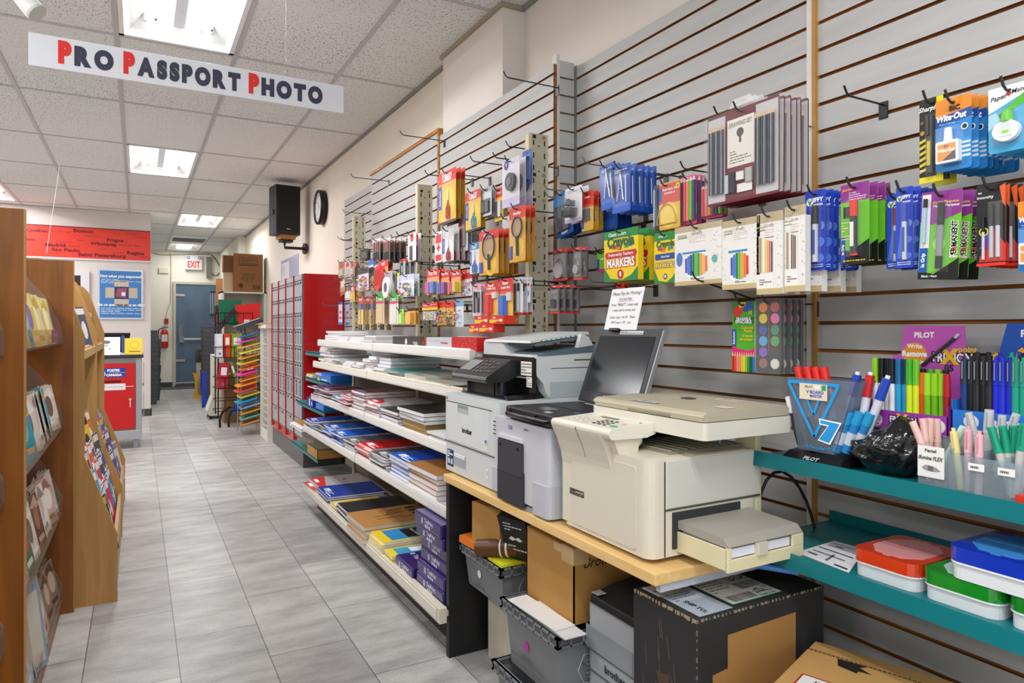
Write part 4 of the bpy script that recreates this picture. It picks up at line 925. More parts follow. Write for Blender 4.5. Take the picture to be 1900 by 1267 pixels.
def sharpener(w,h):
    return card('sharpener_pack','sharpener pack',w,h,'e6e4e6',[('s',.2,.85,.8,.92,'9a86b4',2),('r',0,.0,1,.1,'c8b8d8')],[],[part('novelty_pot',lambda s,fx,fy,w,h:(s.lathe([(0,0),(w*.22,0),(w*.26,h*.22),(w*.24,h*.24),(0,h*.24)],S('4a4d50'),(fx(.5),fy(.14),w*.2),ax='y',n=12),s.lathe([(0,0),(w*.12,w*.03),(w*.13,w*.2),(0,w*.28)],S('6a6d70'),(fx(.5),fy(.42),w*.2),ax='y',n=10)))],(.15,.1,.85,.75,w*.42))
stack(sharpener,(1048,352,1080,416),2,.03,1.40,'white pack with a dark pot','sharpener pack','left of the compass packs')
stack(generic('notepad_pack','staple remover pack','2a6fc0',[('r',0,.7,1,1,'2f8ad0'),('r',0,0,1,.18,'1f5ab0')],[('Stapler',.5,.08,.14,'ffffff',.02)],[fig('3a3f48','5a5f68',y1=.7)]),(1027,362,1058,442),3,.02,1.45,'blue pack with dark contents','staple pack','right beside the tall beige post',roll=-.15)
stack(generic('compass_pack','compass pack','e8b428',[('r',.0,.6,1,1,'d83324'),('r',0,.05,.2,.5,'2050b4'),('c',.55,.4,.3,'f4e4b8')],[('Compas',.5,.85,.14,'ffffff',.03)],[fig('5a5c60',y0=.25,y1=.55)]),(1079,358,1101,430),3,.022,1.42,'small red and yellow compass pack','compass pack','left of the blue compass packs')
stack(generic('blue_packet','packet','1f55b0',[('r',.1,.1,.9,.4,'2b66c8')],blister=None),(1104,385,1146,432),4,.02,1.48,'plain blue packet','packet','below the blue compass packs')
stack(crayola(),(1121,432,1184,524),5,.045,1.40,'yellow box of eight classic markers','marker box','in the marker box row',drift=-.0005,jit=.001)
stack(crayola(True),(1214,434,1256,527),2,.04,1.405,'yellow box of ten ultra clean markers','marker box','right of the classic marker boxes',jit=.001)
stack(craft_box(),(1252,424,1339,531),3,.04,1.40,'wide white craft box of brush markers','marker box','right of the yellow boxes',jit=.002)
stack(craft_box(pencils=True),(1340,412,1410,538),3,.04,1.40,'narrower white craft box with oval window','marker box','mid row',jit=.002)
stack(craft_box(tall=True,pencils=True),(1404,398,1452,547),3,.045,1.40,'tall white craft box with bright pencils','pencil box','third of the white boxes',jit=.002)
stack(craft_box(tall=True),(1456,385,1494,542),4,.05,1.40,'tall white craft box with dark pencils','pencil box','behind the blue marker packs',jit=.002,drift=-.01)
stack(generic('cutter_pack','craft pack','7cc83a',[('r',0,0,1,.15,'d8307c'),('r',.0,.1,.25,.6,'2050b4')],[('Craft',.6,.6,.2,'ffffff',.03)],blister=None),(1108,466,1124,506),2,.02,1.52,'small green and pink craft pack','craft pack','left of the yellow marker boxes')
stack(generic('brush_pack','brush pack','e8a828',[('r',0,.75,1,1,'d83324'),('r',0,0,1,.1,'c07818')],[],[pen(.35,.15,.7,.0025,'e8d8a8','c88a3c'),pen(.65,.15,.7,.0025,'e8d8a8','c88a3c')]),(1143,525,1158,592),2,.02,1.50,'slim yellow and red brush pack','brush pack','above the handwritten note')
stack(pencils10,(1359,560,1402,688),2,.02,1.50,'green pack of ten erasable coloured pencils','pencil pack','beside the paint sets')
stack(paints,(1405,556,1452,690),4,.026,1.48,'clear watercolour paint set','paint set','above the marker stand',jit=.001)
def lock(comb=False):
    def f(w,h):
        def lk(s,fx,fy,w,h):
            if comb:s.rbox(fx(.3),fy(.2),.002,fx(.72),fy(.5),.01,M('3a3c40',.3,.6,var=0),r=.003);s.tube([(fx(.36),fy(.5),.005),(fx(.36),fy(.7),.005),(fx(.66),fy(.7),.005),(fx(.66),fy(.5),.005)],.0016,steel)
            else:s.cyl((fx(.5),fy(.32),.002),(fx(.5),fy(.32),.012),w*.3,M('b8babd',.25,.7,var=0),n=18);s.tube([(fx(.32),fy(.4),.006),(fx(.34),fy(.6),.006),(fx(.5),fy(.68),.006),(fx(.66),fy(.6),.006),(fx(.68),fy(.4),.006)],.002,steel)
        return card('padlock_pack','padlock pack',w,h,'5a5456',[('r',0,.9,1,1,'d83a2a'),('r',0,0,1,.06,'d83a2a'),('r',.12,.1,.88,.84,'8b8585')],[('Lock',.5,.95,.12,'ffffff',.02,.6)],[part('padlock',lk)],(.1,.08,.9,.82,.014))
    return f
stack(lock(),(1026,464,1053,522),3,.025,1.42,'red-edged padlock pack','padlock pack','just right of the tall beige post')
stack(lock(),(1064,460,1080,520),2,.025,1.40,'narrow red-edged lock pack','padlock pack','left of the yellow marker boxes')
stack(lock(True),(1020,530,1038,582),4,.022,1.38,'small combination lock pack','padlock pack','below the padlock packs',drift=-.012)
def ehook(u,v,L_,wallX,label,**k):
    p=PX(u,v,wallX-L_);hook(wallX,p.y,p.z-.02-k.get('rise',0),wallX-L_,label,**k)
ehook(1566,160,.16,XA,'empty black display hook alone on the upper right slatwall',m=S('1c1c1e'))
ehook(1324,198,.24,XA,'empty hook above the drawing sets',m=dsteel)
ehook(1284,505,.31,XA,'empty hook below the white craft boxes, rooted at a white clip',m=dsteel,loop=True,rise=.065)
ehook(1081,292,.26,XA,'long empty hook above the blue compass packs',m=steel)
ehook(1740,158,.2,XA,'empty hook above the correction bottles')if False else None
ehook(1262,300,.2,XA,'short empty hook left of the drawing sets',m=dsteel)
ehook(1362,545,.18,XA,'short dark hook above the coloured pencil pack',m=dsteel)
ehook(1115,400,.2,XA,'small hook among the blue packets',m=dsteel)
ehook(1178,425,.22,XA,'pale hook above the yellow marker boxes',m=steel)
ehook(1092,513,.24,XA,'empty hook below the yellow marker boxes',m=steel)
ehook(1060,520,.26,XA,'empty hook below the padlock packs',m=steel)
ehook(934,133,.26,XC,'empty hook near the top of the pale slatwall',m=dsteel)
ehook(742,243,.27,XC,'long empty hook above the wooden trim edge',m=dsteel)
ehook(651,323,.27,XC,'long empty hook high beside the clock',m=dsteel)
ehook(872,290,.25,XC,'empty hook high on the pale slatwall, leftmost of three',m=dsteel)
ehook(914,283,.22,XC,'empty hook high on the pale slatwall, middle of three',m=dsteel)
ehook(938,262,.2,XC,'empty hook high on the pale slatwall, rightmost of three',m=dsteel)
ehook(788,316,.27,XC,'empty hook above the large scissors packs',m=dsteel)
RY=[('r',0,.72,1,1,'d83324')]
def far(fn,box,n,step,X,desc,cat,place,wx=XC,**k):
    return stack(fn,box,n,step,X,desc,cat,place,wallX=wx,**k)
def scis(col,base='e8b428',top='d83324',white=False):
    return lambda w,h:card('scissors_pack','scissors pack',w,h,base,[('r',0,.78,1,1,top),('r',.0,.3,.2,.75,'2050b4'),('c',.6,.4,.36,'f2cc3a' if not white else 'f0f0f0'),('r',0,0,1,.05,'2a2a2c')],[('Scissors',.5,.92,.17,'ffffff',.03,.8),('Ciseaux',.5,.85,.15,'ffffff',.03,.7),('Selectum',.1,.52,.1,'ffffff',.02,.3,PI/2)],[scissors(.58,.8,.08,col)],(.25,.05,.9,.82,.008))
def magn(w,h):
    return card('magnifier_pack','magnifier pack',w,h,'e8a828',[('r',0,.78,1,1,'d83324'),('r',0,.05,.22,.3,'2050b4'),('c',.6,.25,.3,'f0c43a')],[('Magnifier',.5,.88,.13,'ffffff',.03,.7)],
        [part('lens_rim',lambda s,fx,fy,w,h:s.tube([(fx(.55)+w*.3*math.cos(a),fy(.62)+w*.3*math.sin(a),.006)for a in[k*PI/8 for k in range(17)]],.0035,S('26262a'),6)),
         part('lens',lambda s,fx,fy,w,h:s.disc(fx(.55),fy(.62),w*.29,.006,clear('e8eef6',.15))),part('handle',lambda s,fx,fy,w,h:s.cyl((fx(.58),fy(.1),.006),(fx(.55),fy(.45),.006),.006,S('222226'),n=8))],(.12,.05,.98,.8,.012))
def staplerp(col):
    return lambda w,h:card('stapler_pack','stapler pack',w,h,'e8b428',[('r',0,.66,1,1,'d83324'),('c',.62,.3,.4,'f0c43a')],[('Stapler',.45,.9,.16,'ffffff',.03,.7),('Combo Pack',.45,.8,.13,'ffffff',.03,.8)],
        [part('stapler',lambda s,fx,fy,w,h:(s.rbox(fx(.15),fy(.05),.001,fx(.5),fy(.62),.016,S(col),r=.005),s.box(fx(.5),fy(.08),.001,fx(.62),fy(.55),.01,S(col)))),part('staple_box',lambda s,fx,fy,w,h:s.box(fx(.62),fy(.5),.001,fx(.9),fy(.68),.008,S('d9dcde')))],(.08,.03,.95,.72,.02))
far(scis('c81f28'),(814,325,846,420),3,.022,1.31,'yellow pack of red-handled scissors','scissors pack','on the pale slatwall')
far(scis('2aa0c8'),(864,360,892,432),2,.022,1.33,'yellow pack of blue-handled scissors','scissors pack','centre of the pale slatwall')
far(generic('sharpener_pack','sharpener pack','d8dade',[('r',0,.85,1,1,'a8b0b8'),('r',.1,.1,.9,.6,'8b9298')],[('Metal',.5,.92,.15,'40464c')],[fig('2d3034','4a4d52',y1=.5)]),(892,352,912,404),3,.02,1.34,'grey pack with dark clips','clip pack','right of the blue scissors')
far(generic('cutter_pack','cutter pack','e8c428',RY,[('Cutter',.5,.86,.2,'ffffff')],[fig('26262a','d8dade')]),(918,352,934,412),2,.02,1.36,'small yellow cutter pack','cutter pack','above the magnifiers')
far(generic('headphone_pack','accessory pack','e2dfe8',[('r',0,.88,1,1,'d8d6de'),('c',.25,.9,.14,'5a3c9c'),('r',.0,.0,1,.18,'cfc4e4'),('c',.55,.5,.28,'bfc3c9')],[('V',.25,.9,.14,'ffffff')],[part('lock_body',lambda s,fx,fy,w,h:(s.cyl((fx(.6),fy(.5),.002),(fx(.6),fy(.5),.016),w*.25,S('3c3f44'),n=18),s.cyl((fx(.6),fy(.5),.016),(fx(.6),fy(.5),.019),w*.12,S('6a6e74'),n=14)))],(.15,.12,.95,.8,.02)),(932,302,964,388),3,.03,1.32,'large white and purple accessory pack','accessory pack','left of the tall beige post')
far(generic('blue_case','accessory pack','3a5aa8',[('r',.1,.1,.9,.85,'5a78c0')],[],[fig('3a4a78',y1=.8)]),(969,282,986,345),1,.02,1.36,'blue accessory pack partly behind the tall beige post','accessory pack','at the top',hk=False)
far(magn,(945,388,975,488),3,.022,1.31,'magnifying glass pack','magnifier pack','left of the tall beige post')
far(generic('clear_sleeve','sleeve','d2d6dc',[('r',.1,.1,.9,.9,'c2c7cf')],blister=None),(932,404,948,492),2,.02,1.36,'pale clear sleeve','sleeve','left of the magnifiers')
far(generic('first_aid_pack','first aid pack','eceaea',[('r',.1,.62,.9,.9,'d83324'),('r',.4,.35,.6,.6,'d83324'),('r',.25,.43,.75,.52,'d83324'),('r',.1,.05,.9,.25,'d83324')],blister=None),(807,432,820,488),2,.02,1.34,'white and red tag pack','tag pack','beside the middle post')
far(scis('b01c24','dcdcde','c8c8cc',True),(821,428,842,490),6,.026,1.31,'white pack of dark scissors','scissors pack','below the red-handled ones',drift=-.006)
far(generic('tall_pack','ruler pack','e4e4e6',[('r',.1,.2,.9,.8,'c9ccd2')],[],[fig('b01c24','9a9ca0',y1=.9)]),(851,398,868,468),2,.02,1.36,'tall white pack','ruler pack','above the dark scissors')
far(scis('2a6fc0','dfe4ea','3a8ad0',True),(872,452,889,512),2,.02,1.31,'white pack of blue scissors','scissors pack','left of the magnifier pile')
far(magn,(889,432,925,512),5,.022,1.31,'dark tool pack on yellow card','tool pack','left of the magnifiers',drift=-.003)
pins=lambda a,b_:generic('pin_pack','pin pack','e8b428',[('r',0,.55,1,1,'d83324'),('r',.05,.55,.95,.7,'f0a080')],[('Push Pins',.5,.85,.18,'ffffff')],[fig(a,b_,y0=.05,y1=.5,d=.02)],(.05,.02,.95,.55,.024))
far(pins('c84a9c','4a7cd0'),(792,502,815,548),2,.03,1.30,'red-topped pack of pink tape','tape pack','on the left of three dispensers')
far(pins('2f5ac0','8c4a9c'),(816,503,834,548),2,.03,1.31,'red-topped pack of blue tape','tape pack','in the middle of three dispensers')
far(pins('d8307c','d8c43a'),(837,503,855,545),2,.03,1.31,'red-topped pack of red tape','tape pack','on the right of three dispensers')
def bag(cols,base='d8d8dc',top='d83324',n=26,r=.0045):
    def f(w,h):
        def b(s,fx,fy,w,h):
            q=random.Random(len(cols)*7+int(w*1000))
            for k in range(n):
                x,y=q.uniform(.1,.9),q.uniform(.05,.62)
                s.lathe([(0,-r),(r*.8,-r*.4),(r,0),(r*.8,r*.5),(0,r)],S(cols[k%len(cols)]),(fx(x),fy(y),r+.001+q.random()*.004),n=6)
        return card('bead_bag','bead bag',w,h,base,[('r',0,.74,1,1,top)],[],[part('contents',b)],(.03,.02,.97,.72,.014))
    return f
far(bag(['e04a6a','4a9cd0','e8c43a','f0f0f0','8c4ab0']),(857,508,876,550),2,.02,1.33,'bag of pink and blue beads','bead bag','above the stapler packs')
far(generic('pin_strip','pin strip','d83324',[('r',0,0,1,.35,'f0c43a'),('s',.1,.5,.9,.8,'f4d8d0',2)],blister=None),(783,563,812,576),1,.02,1.30,'narrow red and yellow header card','header card','above the brass clips',hk=True)
far(bag(['c8a84a','d8c07a','e8e0c0','a8883a'],n=34,r=.004),(785,572,808,594),1,.02,1.31,'small bag of brass clips under its red header','clip bag','beside the middle post',hk=False)
far(bag(['2a9c5c','e0a83a','3a5ac0','d83a3a','2a2a2c'],'e8a828',n=30,r=.006),(811,560,827,604),2,.02,1.31,'yellow bag of large push pins','pin bag','left of two')
far(bag(['e0603a','2a6a4c','e8d83a','2a3a8c'],'e8a828',n=30,r=.006),(828,560,842,604),2,.02,1.31,'orange bag of bright push pins','pin bag','right of two')
far(bag(['c8d8ea','e04a4a','eef2f6','8ab0d8'],'dfe6ee','8ab0d8',n=26),(844,556,860,606),1,.02,1.32,'pale blue bag of white beads','bead bag','right of the push pins')
far(generic('pen_pack','pen pack','d8d4d8',[('r',0,.82,1,1,'e8a8b8'),('r',.1,.1,.3,.8,'8b8d92')],[],[pen(.3,.1,.75,.004,'2a2a2c','4a4a50'),pen(.55,.1,.75,.004,'9a9ca0','2a2a2c'),pen(.8,.1,.75,.004,'2a2a2c','8a8c90')]),(877,528,893,586),4,.022,1.31,'clear pack of dark pens','pen pack','left of the red stapler',drift=-.004)
far(staplerp('d8261e'),(900,524,925,586),2,.03,1.30,'stapler pack with red stapler','stapler pack','on the pale slatwall')
far(staplerp('2a6fd0'),(927,518,952,600),2,.03,1.30,'stapler pack with blue stapler','stapler pack','on the pale slatwall')
far(generic('pen_pack','pen pack','e2e2e6',[('r',0,.9,1,1,'c8ccd8'),('r',.1,.0,1,.06,'d83324')],[],[pen(.3,.1,.85,.0045,'202226','3a3d42'),pen(.65,.1,.85,.0045,'b8bcc2','202226')]),(952,516,970,584),3,.02,1.32,'white pack of black pens','pen pack','right of the blue stapler',drift=-.003)
far(generic('badge_pack','badge pack','ecebee',[('c',.5,.45,.3,'3a6fd0'),('r',.1,.8,.9,.95,'d83324')],blister=None),(971,524,984,562),1,.02,1.34,'small white pack with blue emblem','badge pack','against the tall beige post')
def sbox(u0,v0,u1,v1,X,lab):
    a,c=PX(u0,v0,X),PX(u1,v1,X);t=thing('staple_box',lab,'staple box',(X,(a.y+c.y)/2,c.z),FX,group='small red and yellow boxes')
    w_,h_=a.y-c.y,a.z-c.z
    s=MB();s.box(-w_/2,0,-.05,w_/2,h_,0,C('d83324'));s.rect(-w_/2,h_*.12,w_/2,h_*.55,.0003,C('f0c43a'));s.poly([(-w_*.2,h_*.12),(w_*.5,h_*.12),(w_*.5,h_*.7)],.0005,C('d83324'));s.rect(w_*.2,h_*.3,w_*.4,h_*.6,.0007,C('e8e6e8'));s.text('Staples',-w_*.15,h_*.78,h_*.28,.0008,C('ffffff'),bold=.03,fit=w_*.6);s.build('carton',t)
for k,(b_,l_)in enumerate((((871,603,889,618),'lower row, left of two'),((889,602,916,617),'lower row, right of two'),((881,586,907,602),'upper row, left of two'),((908,586,935,601),'upper row, right of two'))):
    sbox(*b_,1.235,'red and yellow staples box below the staplers, '+l_)
s=MB();s.box(1.232,2.44,1.174,1.30,2.72,1.184,M('e2e2e0',.4));solo(s,'display_ledge','small white ledge under the staples boxes','ledge',(1.23,2.44,1.17))
s=MB();s.prism([(1.22,1.128),(1.232,1.183),(1.30,1.183),(1.30,1.128)],'y',2.45,2.475,M('e2e2e0',.4));s.prism([(1.22,1.128),(1.232,1.174),(1.30,1.174),(1.30,1.128)],'y',2.69,2.71,M('e2e2e0',.4));solo(s,'ledge_support','pair of white supports under the small staples ledge','support',(1.22,2.45,1.128))
def brushes(w,h):
    def b(s,fx,fy,w,h):
        for k in range(3):
            X=fx(.25+.25*k);s.cyl((X,fy(.5),.004),(X,fy(.9),.004),.003,S('c03028' if k!=1 else 'b88a5a'),n=6);s.cyl((X,fy(.42),.004),(X,fy(.5),.004),.0035,steel,n=6);s.cyl((X,fy(.1),.004),(X,fy(.42),.004),.005,S('1c1a1a'),n=6)
    return card('brush_pack','brush pack',w,h,'5c5048',[('r',0,.85,1,1,'e4e0dc')],[],[part('brushes',b)],(.02,.02,.98,.98,.009))
far(brushes,(692,446,706,488),3,.03,1.30,'clear pack of dark brushes','brush pack','on the left brush hook',drift=-.012)
far(brushes,(712,444,724,488),4,.03,1.30,'clear pack of red and black brushes','brush pack','on the right brush hook',drift=-.008)
far(generic('dark_pack','accessory pack','2c2a2a',[('r',.2,.2,.8,.8,'5a5448')],blister=None),(668,465,682,484),2,.02,1.32,'small dark pack','accessory pack','left of the brushes')
for k,(u,c)in enumerate(((684,'1f6fd0'),(695,'2a86d8'),(705,'1f5ab0'))):
    far(generic('blue_brush','foam brush pack',c,[('r',0,.0,1,.3,'d8d8dc')],blister=None),(u,483,u+9,497),1,.02,1.31,'small blue pack below the brushes, %s of three'%('left','middle','right')[k],'craft pack','above the balloon bags',hk=k==1)
bal=['e04a8c','f0a03a','4a9cd8','e8e03a','6cc23a','c84ad0','f0f0f0','e0502a']
far(bag(bal,'e0dce0','3a3a3e',n=40,r=.008),(664,500,684,541),3,.03,1.30,'large clear bag of balloons','balloon bag','beside the farthest post',drift=-.006)
far(bag(['2a9c5c','e0502a','f0a03a','2a2a5c'],'a8a4a0','3a6a4c',n=30,r=.008),(689,503,701,540),2,.02,1.32,'green-topped bag of pom poms','craft bag','left of the red tape')
far(generic('tape_pack','tape pack','e8a848',RY,[('Tape',.5,.88,.2,'ffffff')],[part('tape_roll',lambda s,fx,fy,w,h:s.cyl((fx(.4),fy(.3),.002),(fx(.4),fy(.3),.03),w*.42,S('d8342c'),n=18))],(0,0,1,.65,.03)),(702,485,720,532),2,.03,1.30,'red-topped card with red tape roll','tape pack','above the craft sticks')
far(generic('tape_pack','tape pack','c8c4c8',[('r',.1,.5,.9,.95,'a8a0a4')],[],[part('tape_roll',lambda s,fx,fy,w,h:(s.cyl((fx(.5),fy(.22),.002),(fx(.5),fy(.22),.018),w*.42,S('eeeae4'),n=18),s.cyl((fx(.5),fy(.22),.018),(fx(.5),fy(.22),.0185),w*.2,S('2a3a5c'),n=14)))],(.02,.02,.98,.5,.022)),(713,505,728,543),2,.02,1.29,'clear pack with white tape roll','tape pack','right of the red tape')
far(generic('lime_pack','craft pack','d8e84a',[('r',.5,.1,1,.8,'f0ecec'),('r',0,.0,1,.12,'d8507c')],[],[],blister=None),(730,508,741,543),2,.02,1.32,'lime and white craft pack','craft pack','right of the white tape')
far(bag(['f0d43a','e04aa0','4a9cd8','f0f0f0','8c3ab0','3ab07a'],'ececf0','c8d0e0',n=46,r=.008),(742,512,768,552),2,.03,1.30,'white bag of bright foam shapes','craft bag','left of the middle post')
far(generic('pen_pack','pen pack','b8b8bc',[('r',0,.85,1,1,'d83324')],[],[pen(.3,.08,.82,.004,'3a3d42','8a8c90'),pen(.6,.08,.82,.004,'b8bcc2','3a3d42')]),(741,482,752,514),3,.025,1.30,'red-topped grey marker pack','marker pack','left of the middle post',drift=-.012)
far(generic('tall_pack','cutter pack','e6e2e4',[('r',0,.75,1,1,'e8e4e6'),('c',.5,.86,.2,'d83324')],[],[part('black_comb',lambda s,fx,fy,w,h:s.box(fx(.3),fy(.05),.001,fx(.55),fy(.55),.006,S('26262a')))],(.1,.05,.9,.7,.01)),(757,436,772,486),2,.03,1.32,'tall white pack with dark comb','accessory pack','upper left of the middle post')
for k,u in enumerate((749,752,755)):
    pass
def gluebrush(w,h):
    return card('brush_pack','brush pack',w,h,'e8c46a',[('r',0,.76,1,1,'d83324'),('r',.0,.6,1,.76,'2050b4'),('r',.3,0,.7,.12,'2a2826')],[('Brush',.5,.9,.25,'ffffff',.03)],[part('wooden_handle',lambda s,fx,fy,w,h:s.cyl((fx(.5),fy(.14),.004),(fx(.5),fy(.74),.004),.004,S('e0a83a'),n=8)),part('bristles',lambda s,fx,fy,w,h:s.box(fx(.2),fy(.0),.001,fx(.8),fy(.16),.008,S('2e2a26')))],(.1,.02,.95,.76,.012))
far(gluebrush,(665,550,674,612),5,.045,1.28,'slim red, blue and yellow brush pack','brush pack','beside the farthest post',drift=-.012)
sticks=lambda c:generic('craft_sticks','craft stick pack',c,[('r',0,.78,1,1,'9ccc3a'),('c',.5,.86,.35,'3a9c4c'),('r',0,.72,1,.79,'d8307c')],[('Sticks',.5,.87,.2,'ffffff')],[fig(c,c,c,c,y0=.03,y1=.7,d=.006)],(.04,.01,.96,.72,.008))
far(sticks('dcc29a'),(698,549,713,601),3,.04,1.28,'green-topped pack of wooden craft sticks','craft stick pack','among the lower craft packs',drift=-.01)
far(sticks('e4e0d8'),(723,549,739,602),2,.03,1.29,'green-topped pack of white craft sticks','craft stick pack','among the lower craft packs')
far(generic('glue_stick','glue pack','a8e04a',[('r',.2,.1,.8,.8,'8cd03a')],[],[fig('b8ec5a',y0=.05,y1=.7)]),(741,574,749,602),1,.02,1.30,'slim lime green pack','glue pack','right of the craft sticks')
far(generic('orange_bag','paper bag pack','f0a82a',[('r',0,.82,1,1,'26262a'),('r',.1,.1,.9,.7,'f4b83a')],[],[fig('f4b43a',y0=.04,y1=.74,d=.02)],(.02,.02,.98,.78,.024)),(756,572,771,602),2,.02,1.30,'orange block pack','craft pack','left of the middle post')
EX=dict(wx=XE)
for k,(b_,c,nm)in enumerate((((628,487,640,517),'a8946c','brown and red'),((640,485,650,515),'d8d6e6','white and red'),((650,485,658,514),'b89a72','tan'))):
    far(generic('stationery_pack','stationery pack',c,[('r',.2,.6,.8,.85,'d83324')],[],[fig('c8c0b0',y1=.5)]),b_,2,.04,1.36,'small %s pack'%nm,'stationery pack','far end, %s, upper row'%('left','middle','right')[k],wx=XE)
far(generic('stationery_pack','stationery pack','c88a5a',[('r',.2,.5,.9,.9,'e8e4e0'),('r',0,0,1,.2,'b8602a')]),(631,519,640,548),1,.03,1.34,'tilted brown and white pack','stationery pack','above the blue boxes at the far end',wx=XE,roll=-.15)
far(generic('glue_pack','glue pack','e8e8ec',[('r',0,.6,.5,1,'f0b82a'),('r',.5,.6,1,1,'2a6fd0')],[],[fig('f0f0f2',y1=.55)]),(641,530,650,557),2,.03,1.35,'yellow and blue glue pack','glue pack','at the far end',wx=XE)
far(generic('glue_pack','glue pack','e8c48a',[('r',0,.6,1,1,'d83324'),('r',.3,.65,.7,.9,'f4f0ec')],[],[fig('e8c83a',y1=.55)]),(650,530,658,560),2,.03,1.35,'red and cream glue pack','glue pack','at the far end',wx=XE)
far(generic('blue_box','eraser pack','c8d0ea',[('r',0,.9,1,1,'3a5ac0'),('r',0,0,1,.1,'2a6fd0'),('r',.2,.5,.8,.6,'c83a4a'),('r',.2,.25,.8,.35,'c83a4a')],blister=None),(628,561,635,602),4,.05,1.34,'tall pale blue and white pack','eraser pack','at the far end',wx=XE,drift=-.015)
for u,v,x,l_ in((635,388,XE,'empty hook above the far end of the pegboard run'),(626,439,XE,'upper of two parallel empty hooks beside the farthest post'),(632,441,XE,'lower of two parallel empty hooks beside the farthest post'),
                    (598,562,XE,'pale empty hook in front of the red locker side'),(619,513,XE,'small pale hook above the red locker side')):
    ehook(u,v,.27 if x==XE else .25,x,l_,m=steel)
ehook(657,455,.25,XC,'long hook crossing the farthest post above the brushes',m=steel)
ehook(735,430,.22,XC,'hook above the tall white packs, upper one',m=dsteel)
ehook(725,436,.22,XC,'hook above the tall white packs, lower one',m=dsteel)
ehook(745,448,.2,XC,'short dark hook left of the tall white packs',m=dsteel)
ehook(738,474,.22,XC,'short dark hook above the grey marker packs',m=dsteel)
ehook(773,483,.25,XC,'long hook crossing the middle post',m=dsteel)
ehook(786,558,.25,XC,'hook above the push pin bags crossing the middle post',m=dsteel)
ehook(1008,340,.24,XC,'upper of two hooks crossing the tall beige post',m=steel)
ehook(1010,354,.24,XC,'lower of two hooks crossing the tall beige post',m=steel)
Z1=TS1+.0005
def lean_pen(root,name,x,z0,L_,r,body,cap,tilt=0,tw=0,cf=.35,bodylab=None,y=0,clipc=None,tip=None):
    s=MB();d=Vector((math.sin(tilt),math.cos(tilt),0));p=Vector((x,z0,y));dz_=Vector((0,0,tw));q=p+(d+dz_)*L_;m=p+(d+dz_)*L_*(1-cf)
    s.cyl(p,m,r,body,n=10);s.cyl(m,q,r*1.12,cap,r1=r*1.02,n=10)
    if clipc:c0=m+Vector((0,0,r*1.3));c1=q+Vector((0,0,r*1.2))-d*.004;s.tube([c0,c1],.0012,clipc,5)
    if tip:s.cyl(q,q+(d+dz_)*.006,r*.55,tip,n=8)
    return s
def pen_thing(name,label,cat,org,x,z0,L_,r,body,cap,tilt=0,tw=0,cf=.35,grp=None,y=0,clipc=None,tip=None,sleeve=None):
    T=Matrix.Translation(org)@ Euler(FX).to_matrix().to_4x4()
    d=Vector((math.sin(tilt),math.cos(tilt),tw)).normalized();p=Vector((x,z0,y));q=p+d*L_;m=p+d*L_*(1-cf)
    t=thing(name,label,cat,T @ p,group=grp);O=t.location
    s=MB();s.X=T;s.cyl(p,m,r,S(body)if isinstance(body,str)else body,n=10)
    if sleeve:s.cyl(p+d*L_*.2,p+d*L_*.5,r*1.04,S(sleeve),n=10)
    s.build('barrel',t,O)
    s=MB();s.X=T;s.cyl(m,q,r*1.12,S(cap)if isinstance(cap,str)else cap,r1=r*1.02,n=10)
    if tip:s.cyl(q,q+d*.007,r*.55,S(tip),n=8)
    s.build('cap',t,O)
    if clipc:
        s=MB();s.X=T;s.tube([m+Vector((0,0,r*1.3))+d*L_*cf*.2,q+Vector((0,0,r*1.25))-d*.004],.0013,S(clipc),5);s.build('clip',t,O)
    return t
a=PX(1460,845,1.40);MX=1.40
t=thing('marker_stand','clear V-shaped marker stand with blue V and 7 print on a black base','display stand',(MX,a.y-.09,Z1),(FX[0],0,FX[2]))
L0,R0=PX(1459,850,MX).y,PX(1572,862,MX).y
cy_=(L0+R0)/2;wS=L0-R0
t.location=(MX,cy_,Z1)
s=MB();s.add([(-wS/2,0,.03),(wS/2,0,.03),(wS/2,0,-.09),(-wS/2,0,-.09),(-wS*.46,.022,.0),(wS*.44,.022,.0),(wS*.44,.03,-.085),(-wS*.46,.03,-.085)],[(0,3,2,1),(4,5,6,7),(0,1,5,4),(1,2,6,5),(2,3,7,6),(3,0,4,7)],M('17181b',.25));s.build('base',t,bevel=.002)
s=MB();s.X=Matrix.Rotation(-.9,4,'X');s.X=Matrix.Translation((0,.0115,.0155))@ Matrix.Rotation(-math.atan(.03/.022),4,'X');s.text('PILOT',0,0,.015,.0012,S('c8cacc'),bold=.03);s.build('base_lettering',t)
H_=.2
def vx(f,u):return u*(wS*.22+(wS*.72-wS*.22)*f)
s=MB();pts=[(-wS*.3,.028),(wS*.3,.028),(wS*.62,H_),(-wS*.5,H_)]
s.prism(pts,'z',-.004,-.002,clear('c8d0dc',.18));s.prism(pts,'z',-.075,-.073,clear('c8d0dc',.18))
s.prism([(-wS*.3,.028),(-wS*.292,.028),(-wS*.492,H_),(-wS*.5,H_)],'z',-.075,-.002,clear('c8d0dc',.2));s.prism([(wS*.3,.028),(wS*.292,.028),(wS*.612,H_),(wS*.62,H_)],'z',-.075,-.002,clear('c8d0dc',.2))
s.build('clear_holder',t)
vb=S('2a9ae0');s=MB()
def bar2(p,q,wd,c=.0005):
    p=Vector(p);q=Vector(q);d=(q-p).normalized();n_=Vector((-d.y,d.x))*wd/2
    s.poly([(p+n_)[:],(p-n_)[:],(q-n_)[:],(q+n_)[:]],c,vb)
bar2((-wS*.46,H_-.012),(-wS*.02,.062),.008);bar2((wS*.36,H_-.015),(-wS*.02,.062),.008);bar2((-wS*.47,H_-.01),(wS*.38,H_-.012),.008,.0008)
